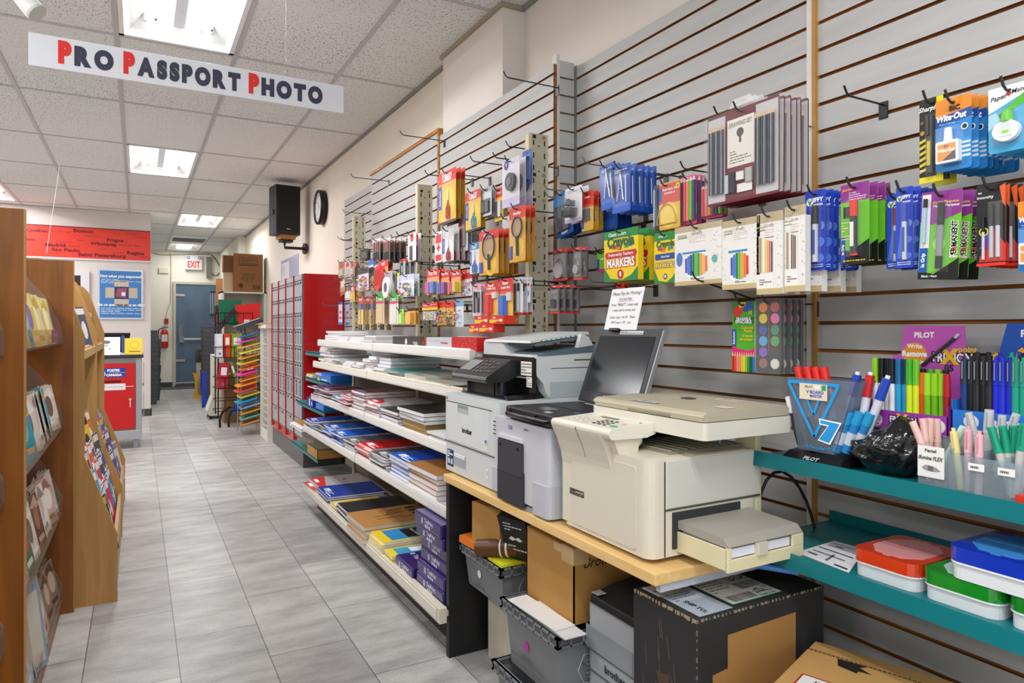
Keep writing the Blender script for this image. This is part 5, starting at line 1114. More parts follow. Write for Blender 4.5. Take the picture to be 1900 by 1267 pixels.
bar2((-wS*.2,H_-.03),(-wS*.03,.115),.006);bar2((wS*.1,H_-.03),(-wS*.03,.115),.006)
s.poly([(wS*.06,.108),(wS*.42,.104),(wS*.24,.05),(wS*.04,.056),(wS*.2,.092),(wS*.07,.094)],.001,S('ffffff'));s.poly([(wS*.085,.105),(wS*.39,.101),(wS*.225,.054),(wS*.065,.059),(wS*.225,.095),(wS*.085,.097)],.0014,vb)
s.text('Hi-Tecpoint V7',wS*.04,.038,.011,.001,vb,bold=.03,fit=wS*.55);s.build('printed_v',t)
s=MB();s.rect(-wS*.26,H_-.05,wS*.2,H_-.012,.002,S('e8d8bc'));s.text('PILOT',-wS*.1,H_-.02,.008,.0024,S('2a4a9c'),bold=.02);s.text('V BOARD',0,H_-.032,.011,.0024,S('2a5ac0'),bold=.03,fit=wS*.36);s.text('MASTER',wS*.02,H_-.041,.009,.0024,S('2a5ac0'),bold=.03);s.rect(wS*.11,H_-.026,wS*.18,H_-.014,.0024,S('3aa05a'));s.rect(0,H_-.024,wS*.08,H_-.015,.0024,S('f2f2ee'));s.build('price_card',t)
org=Vector((MX,cy_,Z1))
for k,(x,c,tl)in enumerate(((-.062,'d8261e',-.32),(-.038,'d8261e',-.3),(-.018,'d8261e',-.28),(.0,'d8261e',-.25))):
    pen_thing('board_marker','red-capped board marker leaning left in the V stand, %s from the left'%ORD[k],'marker',org,x+.03,.105,.125,.0095,'dfe2e6',c,tl,-.05,.4,'red markers in the V stand',y=-.022-.001*k)
for k,(x,c,tl,nm)in enumerate(((.045,'2446b4',.18,'blue-capped marker left of three at the stand right side'),(.085,'c8202a',.12,'red-capped marker between two blue ones in the marker stand'),(.10,'2446b4',.3,'blue-capped marker at the right edge of the marker stand'))):
    pen_thing('board_marker',nm,'marker',org,x,.075,.14,.0095,'d4dae4',c,tl,-.1,.36,y=-.04,tip='f0f2f6')
for k,(x,tl)in enumerate(((-.055,-.3),(-.035,-.28))):
    pen_thing('board_marker','white-capped dark marker at the lower left of the V stand, %s'%('left one','right one')[k],'marker',org,x,.035,.12,.0095,'3c3038','ecebe8',tl,.0,.35,y=-.02-.018*k)
for k,(x,tl)in enumerate(((.045,.3),(.062,.32),(.08,.34))):
    pen_thing('board_marker','sky blue marker at the lower right of the V stand, %s'%('left','middle','right')[k],'marker',org,x,.035,.1,.011,'2a86c8','2a9ad0',tl,-.05,.3,y=-.012-.01*k,sleeve='c8d4e0')
def penbox(u0,u1,vt_back,vfront_top,vfront_bot,X,lab,body,pink,pens,text):
    L_,R_=PX(u0,700,X).y,PX(u1,700,X).y;w_=L_-R_;c=(L_+R_)/2
    t=thing('pen_display',lab,'pen display',(X,c,Z1),FX)
    D=.10;hf=PX((u0+u1)/2,vfront_top,X).z-Z1;lift=max(0.0,PX((u0+u1)/2,vfront_bot,X).z-Z1)
    hb=PX((u0+u1)/2,vt_back,X+D).z-Z1
    m=C(body)
    fl=hf-.045
    s=MB();s.box(-w_/2+.004,0,-D+.004,w_/2-.004,fl,-.006,C('d8d2c8'));s.build('riser',t)
    s=MB();s.box(-w_/2,fl,-.0015,w_/2,hf,0,m);s.box(-w_/2,fl,-D,-w_/2+.0015,hf+.02,0,m);s.box(w_/2-.0015,fl,-D,w_/2,hf+.02,0,m);s.box(-w_/2,fl,-D,w_/2,fl+.002,0,m)
    s.box(-w_/2+.003,hf-.006,-D+.002,w_/2-.003,hf-.004,-.003,C('e2e4ee'));s.build('tray',t)
    return t,w_,c,hf,hb,D
X1=1.48
t,w_,c,hf,hb,D=penbox(1607,1758,605,765,810,X1,'magenta erasable pen display box with tall printed back card','a03aa8',None,None,None)
s=MB();s.prism([(-w_*.5,0),(w_*.55,0),(w_*.55,hb*.72),(w_*.42,hb*.73),(w_*.4,hb),(-w_*.34,hb),(-w_*.38,hb*.8),(-w_*.5,hb*.78)],'z',-D-.002,-D,C('c85abf'));z_=-D+.0004
s.text('PILOT',-w_*.08,hb*.935,.017,z_,S('ffffff'),bold=.04);s.disc(-w_*.2,hb*.8,w_*.15,z_,C('f0a030'),n=24);s.disc(-w_*.2,hb*.8,w_*.14,z_+.0002,C('e89a28'),n=24)
s.text('Write',-w_*.2,hb*.855,.014,z_+.0005,S('ffffff'),bold=.03);s.text('Remove',-w_*.2,hb*.8,.018,z_+.0005,S('ffffff'),bold=.05,fit=w_*.32);s.text('Rewrite',-w_*.2,hb*.745,.014,z_+.0005,S('ffffff'),bold=.03)
s.text('FRIXION',w_*.26,hb*.78,.03,z_+.0004,S('26202a'),bold=.09,fit=w_*.5);s.text('FRI   ION',w_*.26,hb*.78,.028,z_+.0007,S('ffffff'),bold=.03,fit=w_*.46);s.text('X',w_*.23,hb*.785,.045,z_+.001,S('f0c030'),bold=.06);s.text('point',w_*.44,hb*.84,.018,z_+.0007,S('f0c030'),bold=.03);s.text('05',w_*.22,hb*.71,.02,z_+.0005,S('3a3040'),bold=.04);s.text('PILOT',0,0,.0001,z_,S('ffffff'))if False else None
s.build('back_card',t)
s=MB();s.cyl((-w_*.1,hb*.72,z_+.003),(w_*.3,hb*.92,z_+.003),.004,S('3c3a40'),n=8);s.cyl((w_*.3,hb*.92,z_+.003),(w_*.34,hb*.945,z_+.003),.0035,S('d8d6dc'),n=8);s.build('printed_pen',t)
s=MB();zf=.0005;hh=hf-.045;s.text('FRIXION',-w_*.02,hh+.026,.021,zf,S('26202a'),bold=.09,fit=w_*.36);s.text('FRI   ION',-w_*.02,hh+.026,.019,zf+.0003,S('ffffff'),bold=.03,fit=w_*.33);s.text('X',-w_*.03,hh+.027,.03,zf+.0006,S('f0c030'),bold=.06);s.text('05',-w_*.03,hh+.008,.013,zf,S('3a3040'),bold=.04);s.disc(-w_*.37,hh+.022,w_*.09,zf,S('ece6f0'));s.build('brand_print',t);s=MB();s.disc(w_*.4,hh+.022,w_*.08,zf,S('ece6f0'));s.scribble(-w_*.45,hh+.01,-w_*.3,hh+.035,zf+.0004,S('8c5aa0'),5,.4);s.build('front_print',t)
org=Vector((X1,c,Z1))
row=[('8fd01c','f0f0f2',2),('1c1c20','f0f0f2',1),('1c1c20','f0f0f2',1),('1c1c20','f0f0f2',1),('1a6a9c','2aa0d0',1),('1a3a5c','2aa0d0',1),('4ab02a','d8e82a',1),('6ac02a','d8e82a',1),('e8641a','d8501a',0),('9ad02a','7cc01c',0),('8cc81c','6cb01c',0),('8cc81c','6cb01c',0),('b01c2a','9c1c24',0)]
nm=['lime-capped white','first black-capped white','second black-capped white','third black-capped white','bright blue','dark-capped blue','first green-capped yellow','second green-capped yellow','translucent orange','first lime green','second lime green','third lime green','dark red']
for k,(cap,body,_)in enumerate(row):
    x=-w_/2+.012+k*(w_-.022)/12
    h=.12 if k<8 else .1
    pen_thing('pen','%s pen in the front row of the magenta display box'%nm[k],'pen',org,x,hf-.008,h+(.004 if k<8 else-.004),.0066,body,cap,0,0,.45 if k<8 else .5,'pens in the magenta display box',y=-.016-.003*(k%3),clipc=cap if k<8 else None)
for k in range(9):
    cap,body,_=row[(k*5+2)%13]
    pen_thing('pen','pen in the back row of the magenta display box, %s from the left'%ORD[k],'pen',org,-w_/2+.02+k*(w_-.05)/8,hf-.005,.118 if k<5 else .1,.0062,body,cap,0,0,.45,'pens in the magenta display box',y=-.05)
t,w_,c,hf,hb,D=penbox(1766,1990,600,770,815,X1,'blue erasable pen display box cut by the right edge','2a78d0',None,None,None)
s=MB();s.prism([(-w_*.47,0),(w_*.5,0),(w_*.5,hb),(-w_*.23,hb),(-w_*.3,hb*.82),(-w_*.44,hb*.78)],'z',-D-.002,-D,C('1f55b8'));s.prism([(-w_*.44,hb*.64),(-w_*.44,hb*.78),(-w_*.3,hb*.82),(-w_*.29,hb*.7)],'z',-D,-D+.0003,C('f0b830'));z_=-D+.0005
s.text('PILOT',w_*.02,hb*.935,.02,z_,S('ffffff'),bold=.04);s.disc(-w_*.0,hb*.8,w_*.15,z_,C('f0b030'),n=24,ry=w_*.11);s.text('Write',-w_*.02,hb*.855,.014,z_+.0004,S('1f4aa8'),bold=.03);s.text('Remove',0,hb*.8,.019,z_+.0004,S('1f4aa8'),bold=.05,fit=w_*.28);s.text('Rewrite',-w_*.02,hb*.745,.014,z_+.0004,S('1f4aa8'),bold=.03);s.text('0.7',-w_*.3,hb*.66,.016,z_,S('ffffff'),bold=.05);s.build('back_card',t)
s=MB();s.disc(-w_*.32,hf-.022,w_*.07,.0005,S('ece6f0'));s.text('FRIXION',0,hf-.022,.02,.0005,S('ffffff'),bold=.05);s.build('front_print',t)
org=Vector((X1,c,Z1))
row=[('26344c','1c3a78'),('2a2a2e','1c1c20'),('1c1c20','2a2a2e'),('2a2a2e','1c1c20'),('1c1c20','2a2a2e'),('1c2cc0','2030d0'),('1c2cb0','2030c8'),('1c28a0','202cb8'),('1a8c74','1c9c80'),('209c84','1c9c80'),('1a9c7c','22a888'),('c8201c','e02a1c'),('c8201c','e02a1c'),('c8201c','e02a1c')]
nm=['dark navy','first black','second black','third black','fourth black','first royal blue','second royal blue','third royal blue','first teal green','second teal green','third teal green','first red','second red','third red']
for k,(cap,body)in enumerate(row):
    x=-w_/2+.014+k*(w_*.68)/12
    pen_thing('pen','%s retractable pen in the blue display box, from the left'%nm[k],'pen',org,x,hf-.008,.112,.0068,body,cap,0,0,.45,'pens in the blue display box',y=-.02-.003*(k%2),clipc='8a8c94',tip=cap)
for k in range(8):
    cap,body=row[(k*3+1)%11]
    pen_thing('pen','retractable pen behind the front row of the blue box, %s'%ORD[k],'pen',org,-w_/2+.022+k*.021,hf-.004,.116,.0068,body,cap,0,0,.45,'pens in the blue display box',y=-.055,tip=cap)
q=random.Random(3)
bx0,bx1=PX(1562,860,1.40).y,PX(1706,885,1.40).y;bc=(bx0+bx1)/2;bw=(bx0-bx1)/2;bh=(PX(1630,785,1.40).z-Z1)*.92
s=MB();NU,NV=44,20;vs=[]
for i in range(NU):
    for j in range(NV+1):
        a_=2*PI*i/NU;v_=j/NV;rr=math.sin(min(1,v_*1.0)*PI*.93+.16)**.45
        cr_=.09*math.sin(a_*5+v_*7)+.07*math.sin(a_*11-v_*13)+.05*math.sin(a_*3+v_*21)+.05*abs(math.sin(a_*8+v_*17))+q.uniform(-.03,.03)
        rr*=1+cr_
        vs.append((1.445+.055*rr*math.cos(a_),bc+bw*.92*rr*math.sin(a_),Z1+.0025+max(0,(bh*v_*(1-.22*math.sin(a_))+bh*cr_*.3*math.sin(PI*v_)))))
s.add(vs,[(i*(NV+1)+j,((i+1)%NU)*(NV+1)+j,((i+1)%NU)*(NV+1)+j+1,i*(NV+1)+j+1)for i in range(NU)for j in range(NV)],M('141416',.16,coat=.5,bump=.6,scale=35),True)
s.add(vs,[tuple(i*(NV+1)+NV for i in range(NU)),tuple(i*(NV+1)for i in range(NU-1,-1,-1))],M('141416',.16,coat=.5,bump=.6,scale=35))
solo(s,'plastic_bag','crumpled black plastic bag on the teal shelf before the magenta display','bag',(1.445,bc,Z1))
AX=1.385
L_,R_=PX(1703,880,AX).y,PX(1960,930,AX).y;w_=L_-R_;c=(L_+R_)/2
t=thing('acrylic_organiser','clear acrylic pen organiser with a white name card at the teal shelf edge','pen organiser',(AX,c,Z1),FX)
ac=clear('e6eef2',.16);hA=.075
s=MB();s.box(-w_/2,0,-.002,w_/2,hA,0,ac);s.box(-w_/2,0,-.09,w_/2,hA+.02,-.088,ac);s.box(-w_/2,0,-.09,w_/2,.002,0,ac)
for f_ in(0,.24,.42,.66,.995):s.box(-w_/2+w_*f_,0,-.09,-w_/2+w_*f_+.002,hA+.008,0,ac)
s.build('compartments',t)
s=MB();cx0=-w_/2+.001;cw=PX(1703,900,AX).y-PX(1752,900,AX).y;s.box(cx0,.022,.001,cx0+cw,.022+.062,.0025,S('eeece8'));xm=cx0+cw/2
s.text('Pentel',xm,.075,.009,.0028,S('26262a'),bold=.03);s.text('illumina FLEX',xm,.06,.011,.0028,S('26262a'),bold=.03,fit=cw*.92,shear=.2);s.poly([(xm-cw*.35,.04),(xm-cw*.2,.046),(xm+cw*.2,.044),(xm+cw*.38,.037),(xm+cw*.2,.034),(xm-cw*.2,.035)],.0028,S('9a9ca0'));s.poly([(xm-cw*.1,.046),(xm+cw*.1,.045),(xm+cw*.1,.035),(xm-cw*.1,.035)],.003,S('6a6c70'));s.build('name_card',t)
s=MB();s.text('Pentel',xm+cw*.75,.067,.014,-.0885+.0012,S('e0202a'),bold=.05);s.build('red_lettering',t)
for k,u in enumerate((1812,1868)):
    y0=PX(u,890,AX).y;x=c-y0;s=MB();s.box(x-.014,.05,.001,x+.014,.064,.002,S('f2f0ee'));s.scribble(x-.01,.053,x+.01,.061,.0024,S('6a6a6e'),1,.5);s.build('price_tag',t)
org=Vector((AX,c,Z1))
def ap(u,v,tl,L__,col,cap,lab,y=-.03,r=.0068,**k):
    x=c-PX(u,v,AX-y).y
    zt=PX(u,v,AX-y).z-Z1
    x0=x-math.sin(tl)*L__;z0=max(.0035,zt-math.cos(tl)*L__)
    pen_thing('highlighter',lab,'pen',org,x0,z0,min(L__,(zt-z0)/math.cos(tl)),r,col,cap,tl,0,.38,y=y,**k)
pk='e8bcb4'
for k,(u,v,tl)in enumerate(((1693,782,-.42),(1712,776,-.12),(1726,776,.02),(1738,777,-.03))):
    ap(u,v,tl,.125,pk,'ecc2ba','pale peach highlighter in the organiser beside its name card, %s from the left'%ORD[k],y=-.02-.012*k,clipc='e0aca4',grp='peach highlighters in the organiser')
ap(1768,800,-.12,.125,'e6dc9c','eee49c','pale yellow highlighter in the clear organiser',clipc='d8cc8c',tip='e6dc9c')
ap(1788,792,.45,.12,'bfdccc','c8e6d6','pale mint highlighter leaning right in the organiser',y=-.05)
ap(1797,797,.0,.125,'eab4bc','f0bcc4','pale pink highlighter in the organiser, left of two',clipc='e8909c',tip='e8b0b8')
ap(1818,806,.02,.125,'eab4bc','f0bcc4','pale pink highlighter in the organiser, right of two',y=-.015,clipc='e8909c',tip='e8b0b8')
ap(1797,765,-.25,.12,'c4c4c6','c9c8ca','pale grey highlighter leaning left behind the pink ones',y=-.075,clipc='b0b0b4')
ap(1836,760,.05,.12,'c4c4c6','cccbce','pale grey highlighter behind the pink ones, left of three',y=-.075,clipc='b0b0b4',r=.008)
ap(1860,770,.05,.12,'c4c4c6','cccbce','pale grey highlighter behind the green pens, middle of three',y=-.07,clipc='b0b0b4')
ap(1886,768,.3,.12,'c4c4c6','cccbce','pale grey highlighter behind the green pens, right of three',y=-.07,clipc='b0b0b4')
for k,(u,v,tl)in enumerate(((1838,792,-.3),(1860,790,-.16),(1880,790,.02),(1900,786,.1),(1918,790,.2))):
    ap(u,v,tl,.13,'c9c6c2','16a07c','green-capped grey pen in the organiser at the right edge, %s'%ORD[k],y=-.02-.01*(k%3),clipc='108a68',grp='green-capped pens in the organiser')
t=thing('red_box','small red and white box at the right edge of the teal shelf','box',(1.37,0,Z1))
p=PX(1884,925,1.372);t.location=(1.372,p.y-.03,Z1);s=MB();s.box(0,-.03,0,.05,.03,.022,C('d83a24'));s.rect(0,0,0,0,0,C('d83a24'))if False else None;s.build('carton',t);s=MB();s.box(-.0006,-.03,.002,0,.008,.016,C('f0f0ee'));s.build('white_label',t)
Z2=TS2+.0005
def case(x,y,z,rot,col,cap_c,lab,w_=.142,d_=.18,h_=.058):
    t=thing('pencil_box',lab,'pencil box',(x,y,z),(0,0,rot))
    tub=M('dfe2e4',.3,var=0.02);c=M(col,.12,var=0,coat=.6,spec=.6)
    s=MB();s.rbox(-d_/2+.004,-w_/2+.004,0,d_/2-.004,w_/2-.004,h_*.48,tub,r=.022,n=5);s.build('tub',t,bevel=.006,seg=3)
    s=MB();s.rbox(-d_/2,-w_/2,h_*.46,d_/2,w_/2,h_*.52,M('e8eaec',.3,var=0),r=.026,n=5);s.build('tub_rim',t,bevel=.001)
    s=MB();s.rbox(-d_/2,-w_/2,h_*.52,d_/2,w_/2,h_*.96,c,r=.026,n=6);s.build('lid',t,bevel=.012,seg=4)
    f=M(cap_c,.5,var=0)
    for sg in(-1,1):
        s=MB();pts=[(sg*.002,-w_*.40),(sg*.002,w_*.40),(sg*d_*.2,w_*.38),(sg*d_*.38,w_*.2),(sg*d_*.38,w_*.06),(sg*d_*.42,w_*.05),(sg*d_*.42,-w_*.05),(sg*d_*.38,-w_*.06),(sg*d_*.38,-w_*.2),(sg*d_*.2,-w_*.38)]
        if sg<0:pts=pts[::-1]
        s.prism(pts[::-1],'z',h_*.96,h_*.985,f);s.build('lid_flap',t)
case(1.43,.85,Z2,0.0,'d83a14','d89090','orange-red plastic pencil box with frosted flaps on the lower teal shelf')
case(1.43,.703,Z2,0.0,'0f8a24','b8d8d0','green plastic pencil box under the blue one, nearer the orange-red box')
case(1.43,.554,Z2,0.0,'128426','b8d8d0','green plastic pencil box at the right picture edge')
case(1.43,.645,Z2+.0575,0,'1238b8','3a86c8','royal blue plastic pencil box stacked on the two green ones',w_=.155,d_=.19,h_=.062)
a,b_,c_,d__=PZ(1478,1025,Z2),PZ(1575,1063,Z2),PZ(1605,1020,Z2),PZ(1548,1004,Z2)
t=thing('packing_slip','white printed packing slip lying on the lower teal shelf','paper',tuple(a))
s=MB();e=Vector((0,0,.0012));s.add([a,b_,c_,d__,a+e,b_+e,c_+e,d__+e],[(3,2,1,0),(4,5,6,7),(0,1,5,4),(1,2,6,5),(2,3,7,6),(3,0,4,7)],M('e8e8ec',.6,var=.02));s.build('sheet',t,t.location)
def onq(f,g,h=.0018):return a.lerp(b_,f).lerp(d__.lerp(c_,f),g)+Vector((0,0,h))
s=MB()
for f0,g0,f1,g1,col in((.1,.15,.3,.2,'4a4a50'),(.1,.3,.8,.34,'7a7a80'),(.05,.5,.9,.54,'5a5a60'),(.1,.7,.95,.9,'b4b4ba'),(.3,.74,.5,.78,'3a3a40'),(.7,.05,.95,.1,'3a3a40'),(.5,.1,.55,.4,'6a6a70')):
    s.add([onq(f0,g0),onq(f1,g0),onq(f1,g1),onq(f0,g1)],[(0,1,2,3)],M(col,.6,var=0))
s.build('print',t,t.location)
pg=M('e9e8ea',.7,var=.06,scale=90);pgc=M('d8cfc0',.7,var=.08,scale=90)
def notebook(w,d,th,cover,spiral='y',deco=None,page=pg,edge=None,curl=0.0):
    """w along Y, d along X; front-left corner at the origin; lies flat"""
    t=thing('notebook','','notebook')
    s=MB();e=th-.0012
    if curl:
        N=6;vs=[];fs=[]
        for i in range(N+1):
            x=d*i/N;dzc=curl*((1-i/N)**2)if True else 0
            for y in(0,w):
                vs+=[(x,y,-dzc*.4 if False else 0.0+max(0,dzc*0)),(x,y,e+0)]
    s.box(0,0,.001,d,w,e,page);s.build('pages',t)
    s=MB();s.box(-.001,-.001,e,d+.001,w+.001,th,C(cover,.3));s.box(-.001,-.001,0,d+.001,w+.001,.001,C(edge or cover,.4));
    if deco:deco(s,w,d,th+.0003)
    s.build('cover',t)
    if spiral:
        s=MB();sm=M('8c8c90' if spiral!='k' else '1c1c1e',.35,.5,var=0)
        n=max(6,int(d/.011))
        for i in range(n):
            x=d*(i+.5)/n
            s.add([(x+dx,w+.001-.008*(1-math.cos(a))/2+.004,th/2+(th/2+.003)*math.sin(a))for a in[k*PI/4 for k in range(-2,7)]for dx in(-.0012,.0012)],[(2*k,2*k+1,2*k+3,2*k+2)for k in range(8)],sm)
        s.build('spiral_binding',t)
    return t
def deco_hilroy(col2='ffffff',txt='exercise'):
    def f(s,w,d,z):
        c=S(col2)
        def q(x0,y0,x1,y1,m=c):s.add([(x0,y0,z),(x1,y0,z),(x1,y1,z),(x0,y1,z)],[(0,1,2,3)],m)
        q(d*.06,w*.5,d*.16,w*.78);q(d*.08,w*.3,d*.1,w*.75);q(d*.12,w*.2,d*.135,w*.45);q(d*.03,w*.05,d*.055,w*.5)
    return f
def deco_dark(c2):
    def f(s,w,d,z):
        s.add([(d*.7,0,z),(d,0,z),(d,w,z),(d*.82,w,z)],[(0,1,2,3)],S(c2));deco_hilroy()(s,w,d,z+.0002)
    return f
def deco_sketch(s,w,d,z):
    k=S('26221e')
    q=random.Random(5)
    for i in range(9):
        x0=d*q.uniform(.25,.6);y0=w*q.uniform(.2,.8);s.add([(x0,y0,z),(x0+d*.22,y0+w*.04,z),(x0+d*.22,y0+w*.055,z),(x0,y0+w*.02,z)],[(0,1,2,3)],k)
    for i in range(4):
        y0=w*(.15+.2*i);s.add([(d*.78,y0,z),(d*.92,y0,z),(d*.92,y0+w*.12,z),(d*.78,y0+w*.12,z)],[(0,1,2,3)],k)
def deco_red_corner(s,w,d,z):
    s.add([(0,w,z),(0,w*.1,z),(d*.12,w*.1,z),(d*.3,w,z)],[(0,1,2,3)],S('d8261e'));s.add([(d*.55,w*.5,z),(d*.62,w*.5,z),(d*.62,w*.6,z),(d*.55,w*.6,z)],[(0,1,2,3)],S('a8303a'))
    s.add([(d*.03,w*.5,z+.0002),(d*.1,w*.5,z+.0002),(d*.12,w*.85,z+.0002),(d*.05,w*.85,z+.0002)],[(0,1,2,3)],S('ffffff'))
def pile(mk,X,Y,Z,n,th,desc,place,rot=0,jit=.006,cat='notebook',grp=None,dx=0.0):
    """Y = far (left in the photo) front corner; the pile stretches toward the camera"""
    root=mk()
    def lab(i):return('%s, %s %s'%(desc,ORDB[n-1-i],place))if n>1 else '%s %s'%(desc,place)
    w=max(v[1]for c in root.children for v in c.bound_box)
    base=Vector((X,Y-w,Z+.0006))
    root.location=base;root.rotation_euler=(0,0,rot);root['label']=lab(0);root['category']=cat
    if n>1:root['group']=grp or 'pile of '+desc.split(',')[0]+' '+place
    z=base.z
    for i in range(1,n):
        z+=th+.0004
        dup(root,lab(i),(X+R.uniform(-jit,jit)*1.7+dx*i,base.y+R.uniform(-jit,jit),z),(0,0,rot+R.uniform(-1,1)*jit*3))
    return root,z+th
NB=notebook
Z_1,Z_2,Z_3,Z_4,Z_D=.1285+1,.975,.742,.518,.175
pile(lambda:NB(.16,.2,.014,'ecebea',None),1.185,4.93,Z_1,5,.014,'small white pad','at the far end of the top shelf',jit=.01)
pile(lambda:NB(.22,.2,.014,'e9e8e8',None),1.175,4.755,Z_1,5,.014,'white pad','second pile on the top shelf',jit=.008)
pile(lambda:NB(.24,.2,.02,'f0efee',None),1.165,4.52,Z_1,2,.02,'thick white pad','third pile on the top shelf')
pile(lambda:NB(.3,.2,.012,'e8e7e8',None),1.17,4.26,Z_1,3,.012,'long white pad','fourth pile on the top shelf')
pile(lambda:NB(.2,.2,.012,'dcd6cc',None,edge='3c3a38'),1.17,3.93,Z_1,4,.012,'dark-edged notebook','left of the black box on the top shelf',jit=.01)
def carton(name,label,cat,x0,y0,z0,x1,y1,z1,col,deco=None,grp=None,rot=0):
    t=thing(name,label,cat,(x0,y0,z0),(0,0,rot),grp)
    s=MB();s.box(0,0,0,x1-x0,y1-y0,z1-z0,C(col));
    if deco:deco(s,x1-x0,y1-y0,z1-z0)
    s.build('carton',t);return t
def aisle(fn):
    def f(s,dx,dy,dz):
        s.X=Matrix.Translation((-.0004,dy,0))@ Euler(FX).to_matrix().to_4x4();fn(s,dy,dz);s.X=Matrix.Identity(4)
    return f
Y0=lambda u,X=1.17:PX(u,650,X).y
def d1(s,w,h):s.disc(w*.43,h*.5,h*.32,0,S('eceae6'),n=16);s.disc(w*.43,h*.5,h*.24,.0002,S('2a2826'),n=16);s.rect(w*.41,h*.3,w*.45,h*.7,.0004,S('eceae6'));s.poly([(w*.62,h*.5),(w*.75,h*.55),(w*.8,h*.1),(w*.7,h*.05)],0,S('a8a29c'));s.rect(w*.85,.0,w,h,0,S('1c1a1c'));s.disc(w*.92,h*.5,h*.2,.0002,S('c8323c'),n=10)
carton('stapler_box','dark grey box with a round white emblem on the top shelf','box',1.175,Y0(789),Z_1,1.33,Y0(727),Z_1+.05,'3a3836',aisle(d1))
def d2(s,w,h):s.rect(0,0,w*.06,h,0,S('d83324'));s.text('3 Hole Punch',w*.72,h*.55,h*.28,.0002,S('d83324'),bold=.03,fit=w*.4);s.scribble(w*.1,h*.6,w*.8,h*.8,0,S('a8b4c4'),1,.3);s.rect(w*.4,0,w*.9,h*.12,0,S('eef0f4'))
carton('hole_punch_box','pale grey 3 hole punch box with a red end on the top shelf','box',1.17,Y0(839),Z_1,1.33,Y0(788.5),Z_1+.05,'c8ccd2',aisle(d2))
def d3(s,w,h):
    q=random.Random(2)
    for k in range(26):s.disc(q.uniform(.03,.97)*w,q.uniform(.05,.95)*h,.0018,0,S('f0b0a8' if k%2 else 'f4e8e4'),n=5)
carton('gift_box','glossy red patterned box beside the office printer on the top shelf','box',1.165,Y0(887),Z_1,1.30,Y0(840),Z_1+.055,'c81c1c',aisle(d3))
pile(lambda:NB(.17,.26,.016,'d8d4d6',None,deco_hilroy('c84a50')),1.15,4.93,Z_2,5,.016,'red and white paper pad','far end of the second shelf',jit=.012,dx=.004)
pile(lambda:NB(.2,.26,.01,'e8e6ea',None),1.13,4.72,Z_2,6,.010,'white refill pad','second pile on the second shelf',jit=.012,dx=.004)
pile(lambda:NB(.18,.27,.012,'b8b4b4','s'),1.13,4.47,Z_2,4,.012,'grey spiral notebook','third pile on the second shelf',jit=.015)
pile(lambda:NB(.2,.27,.010,'d8d6dc','s'),1.13,4.24,Z_2,4,.010,'pale spiral notebook','fourth pile on the second shelf',jit=.014)
pile(lambda:NB(.16,.27,.014,'e4e2e0',None,edge='6a625c'),1.13,4.0,Z_2,3,.014,'flecked white pad','beside the shelf joint on the second shelf',jit=.01)
pile(lambda:NB(.15,.27,.014,'eceaec',None),1.135,3.80,Z_2,6,.014,'white exercise pad','right of the shelf joint on the second shelf',jit=.012)
pile(lambda:NB(.2,.28,.017,'a8a6b4','k'),1.15,3.62,Z_2,5,.017,'thick spiral notebook with lavender edges','on the second shelf',jit=.008)
pile(lambda:NB(.24,.28,.006,'1a8a80',None,edge='0f6a62'),1.13,3.39,Z_2,5,.006,'thin teal booklet','on the second shelf',jit=.012)
pile(lambda:NB(.3,.27,.005,'c0bcae',None,deco_hilroy('6a8a90')),1.13,3.12,Z_2,5,.005,'thin picture sheet pack','on the second shelf before the office printer',jit=.014)
pile(lambda:NB(.26,.27,.005,'a8a8a0',None,deco_hilroy('c8a46a')),1.13,2.8,Z_2,3,.005,'thin olive sheet pack','at the near end of the second shelf',jit=.014)
pile(lambda:NB(.22,.26,.011,'5a2a6a','s',deco_hilroy('c8d8ea')),1.09,4.95,Z_3,6,.011,'purple spiral notebook','at the far end of the third shelf',jit=.012)
pile(lambda:NB(.22,.26,.011,'7c2438','s',deco_hilroy('e4e4ea')),1.1,4.68,Z_3,6,.011,'maroon spiral notebook','second pile on the third shelf',jit=.012)
pile(lambda:NB(.2,.26,.011,'3a8a9c',None,deco_hilroy('f0f0f4')),1.1,4.41,Z_3,4,.011,'teal covered notebook','third pile on the third shelf',jit=.014)
pile(lambda:NB(.2,.26,.012,'c83a5c',None,deco_hilroy('f0f0f4')),1.1,4.17,Z_3,6,.012,'pink edged notebook','fourth pile on the third shelf',jit=.014)
pile(lambda:NB(.24,.3,.016,'7c4a44','s',deco_hilroy('3a8ac0')),1.115,3.97,Z_3,7,.016,'brown spiral notebook with a blue corner','on the third shelf',jit=.006)
pile(lambda:NB(.24,.3,.013,'cfcccf','s',deco_red_corner),1.105,3.69,Z_3,6,.013,'white spiral notebook with a red corner','on the third shelf',jit=.008)
pile(lambda:NB(.26,.31,.016,'2a2a2c','k'),1.11,3.42,Z_3,4,.016,'black spiral sketchbook','left of the brown envelopes',jit=.006)
r_,zt=pile(lambda:NB(.3,.3,.015,'b09a6c',None,page=M('a88c54',.7,var=.1,scale=60),edge='8c7444'),1.13,3.12,Z_3,3,.015,'brown envelope pack','under the black sketchbooks',jit=.006)
pile(lambda:NB(.34,.31,.018,'2a2a2c','k'),1.115,3.15,zt,3,.018,'black spiral sketchbook','on the brown envelopes',jit=.012)
pile(lambda:NB(.3,.28,.007,'ecebe8',None),1.12,2.78,Z_3,4,.007,'white envelope bundle','at the near end of the third shelf',jit=.012)
pile(lambda:NB(.22,.36,.012,'1c3a9c','s',deco_hilroy('e8ecf8')),1.05,4.94,Z_4,5,.012,'dark blue spiral notebook','at the far end of the lowest shelf',jit=.01)
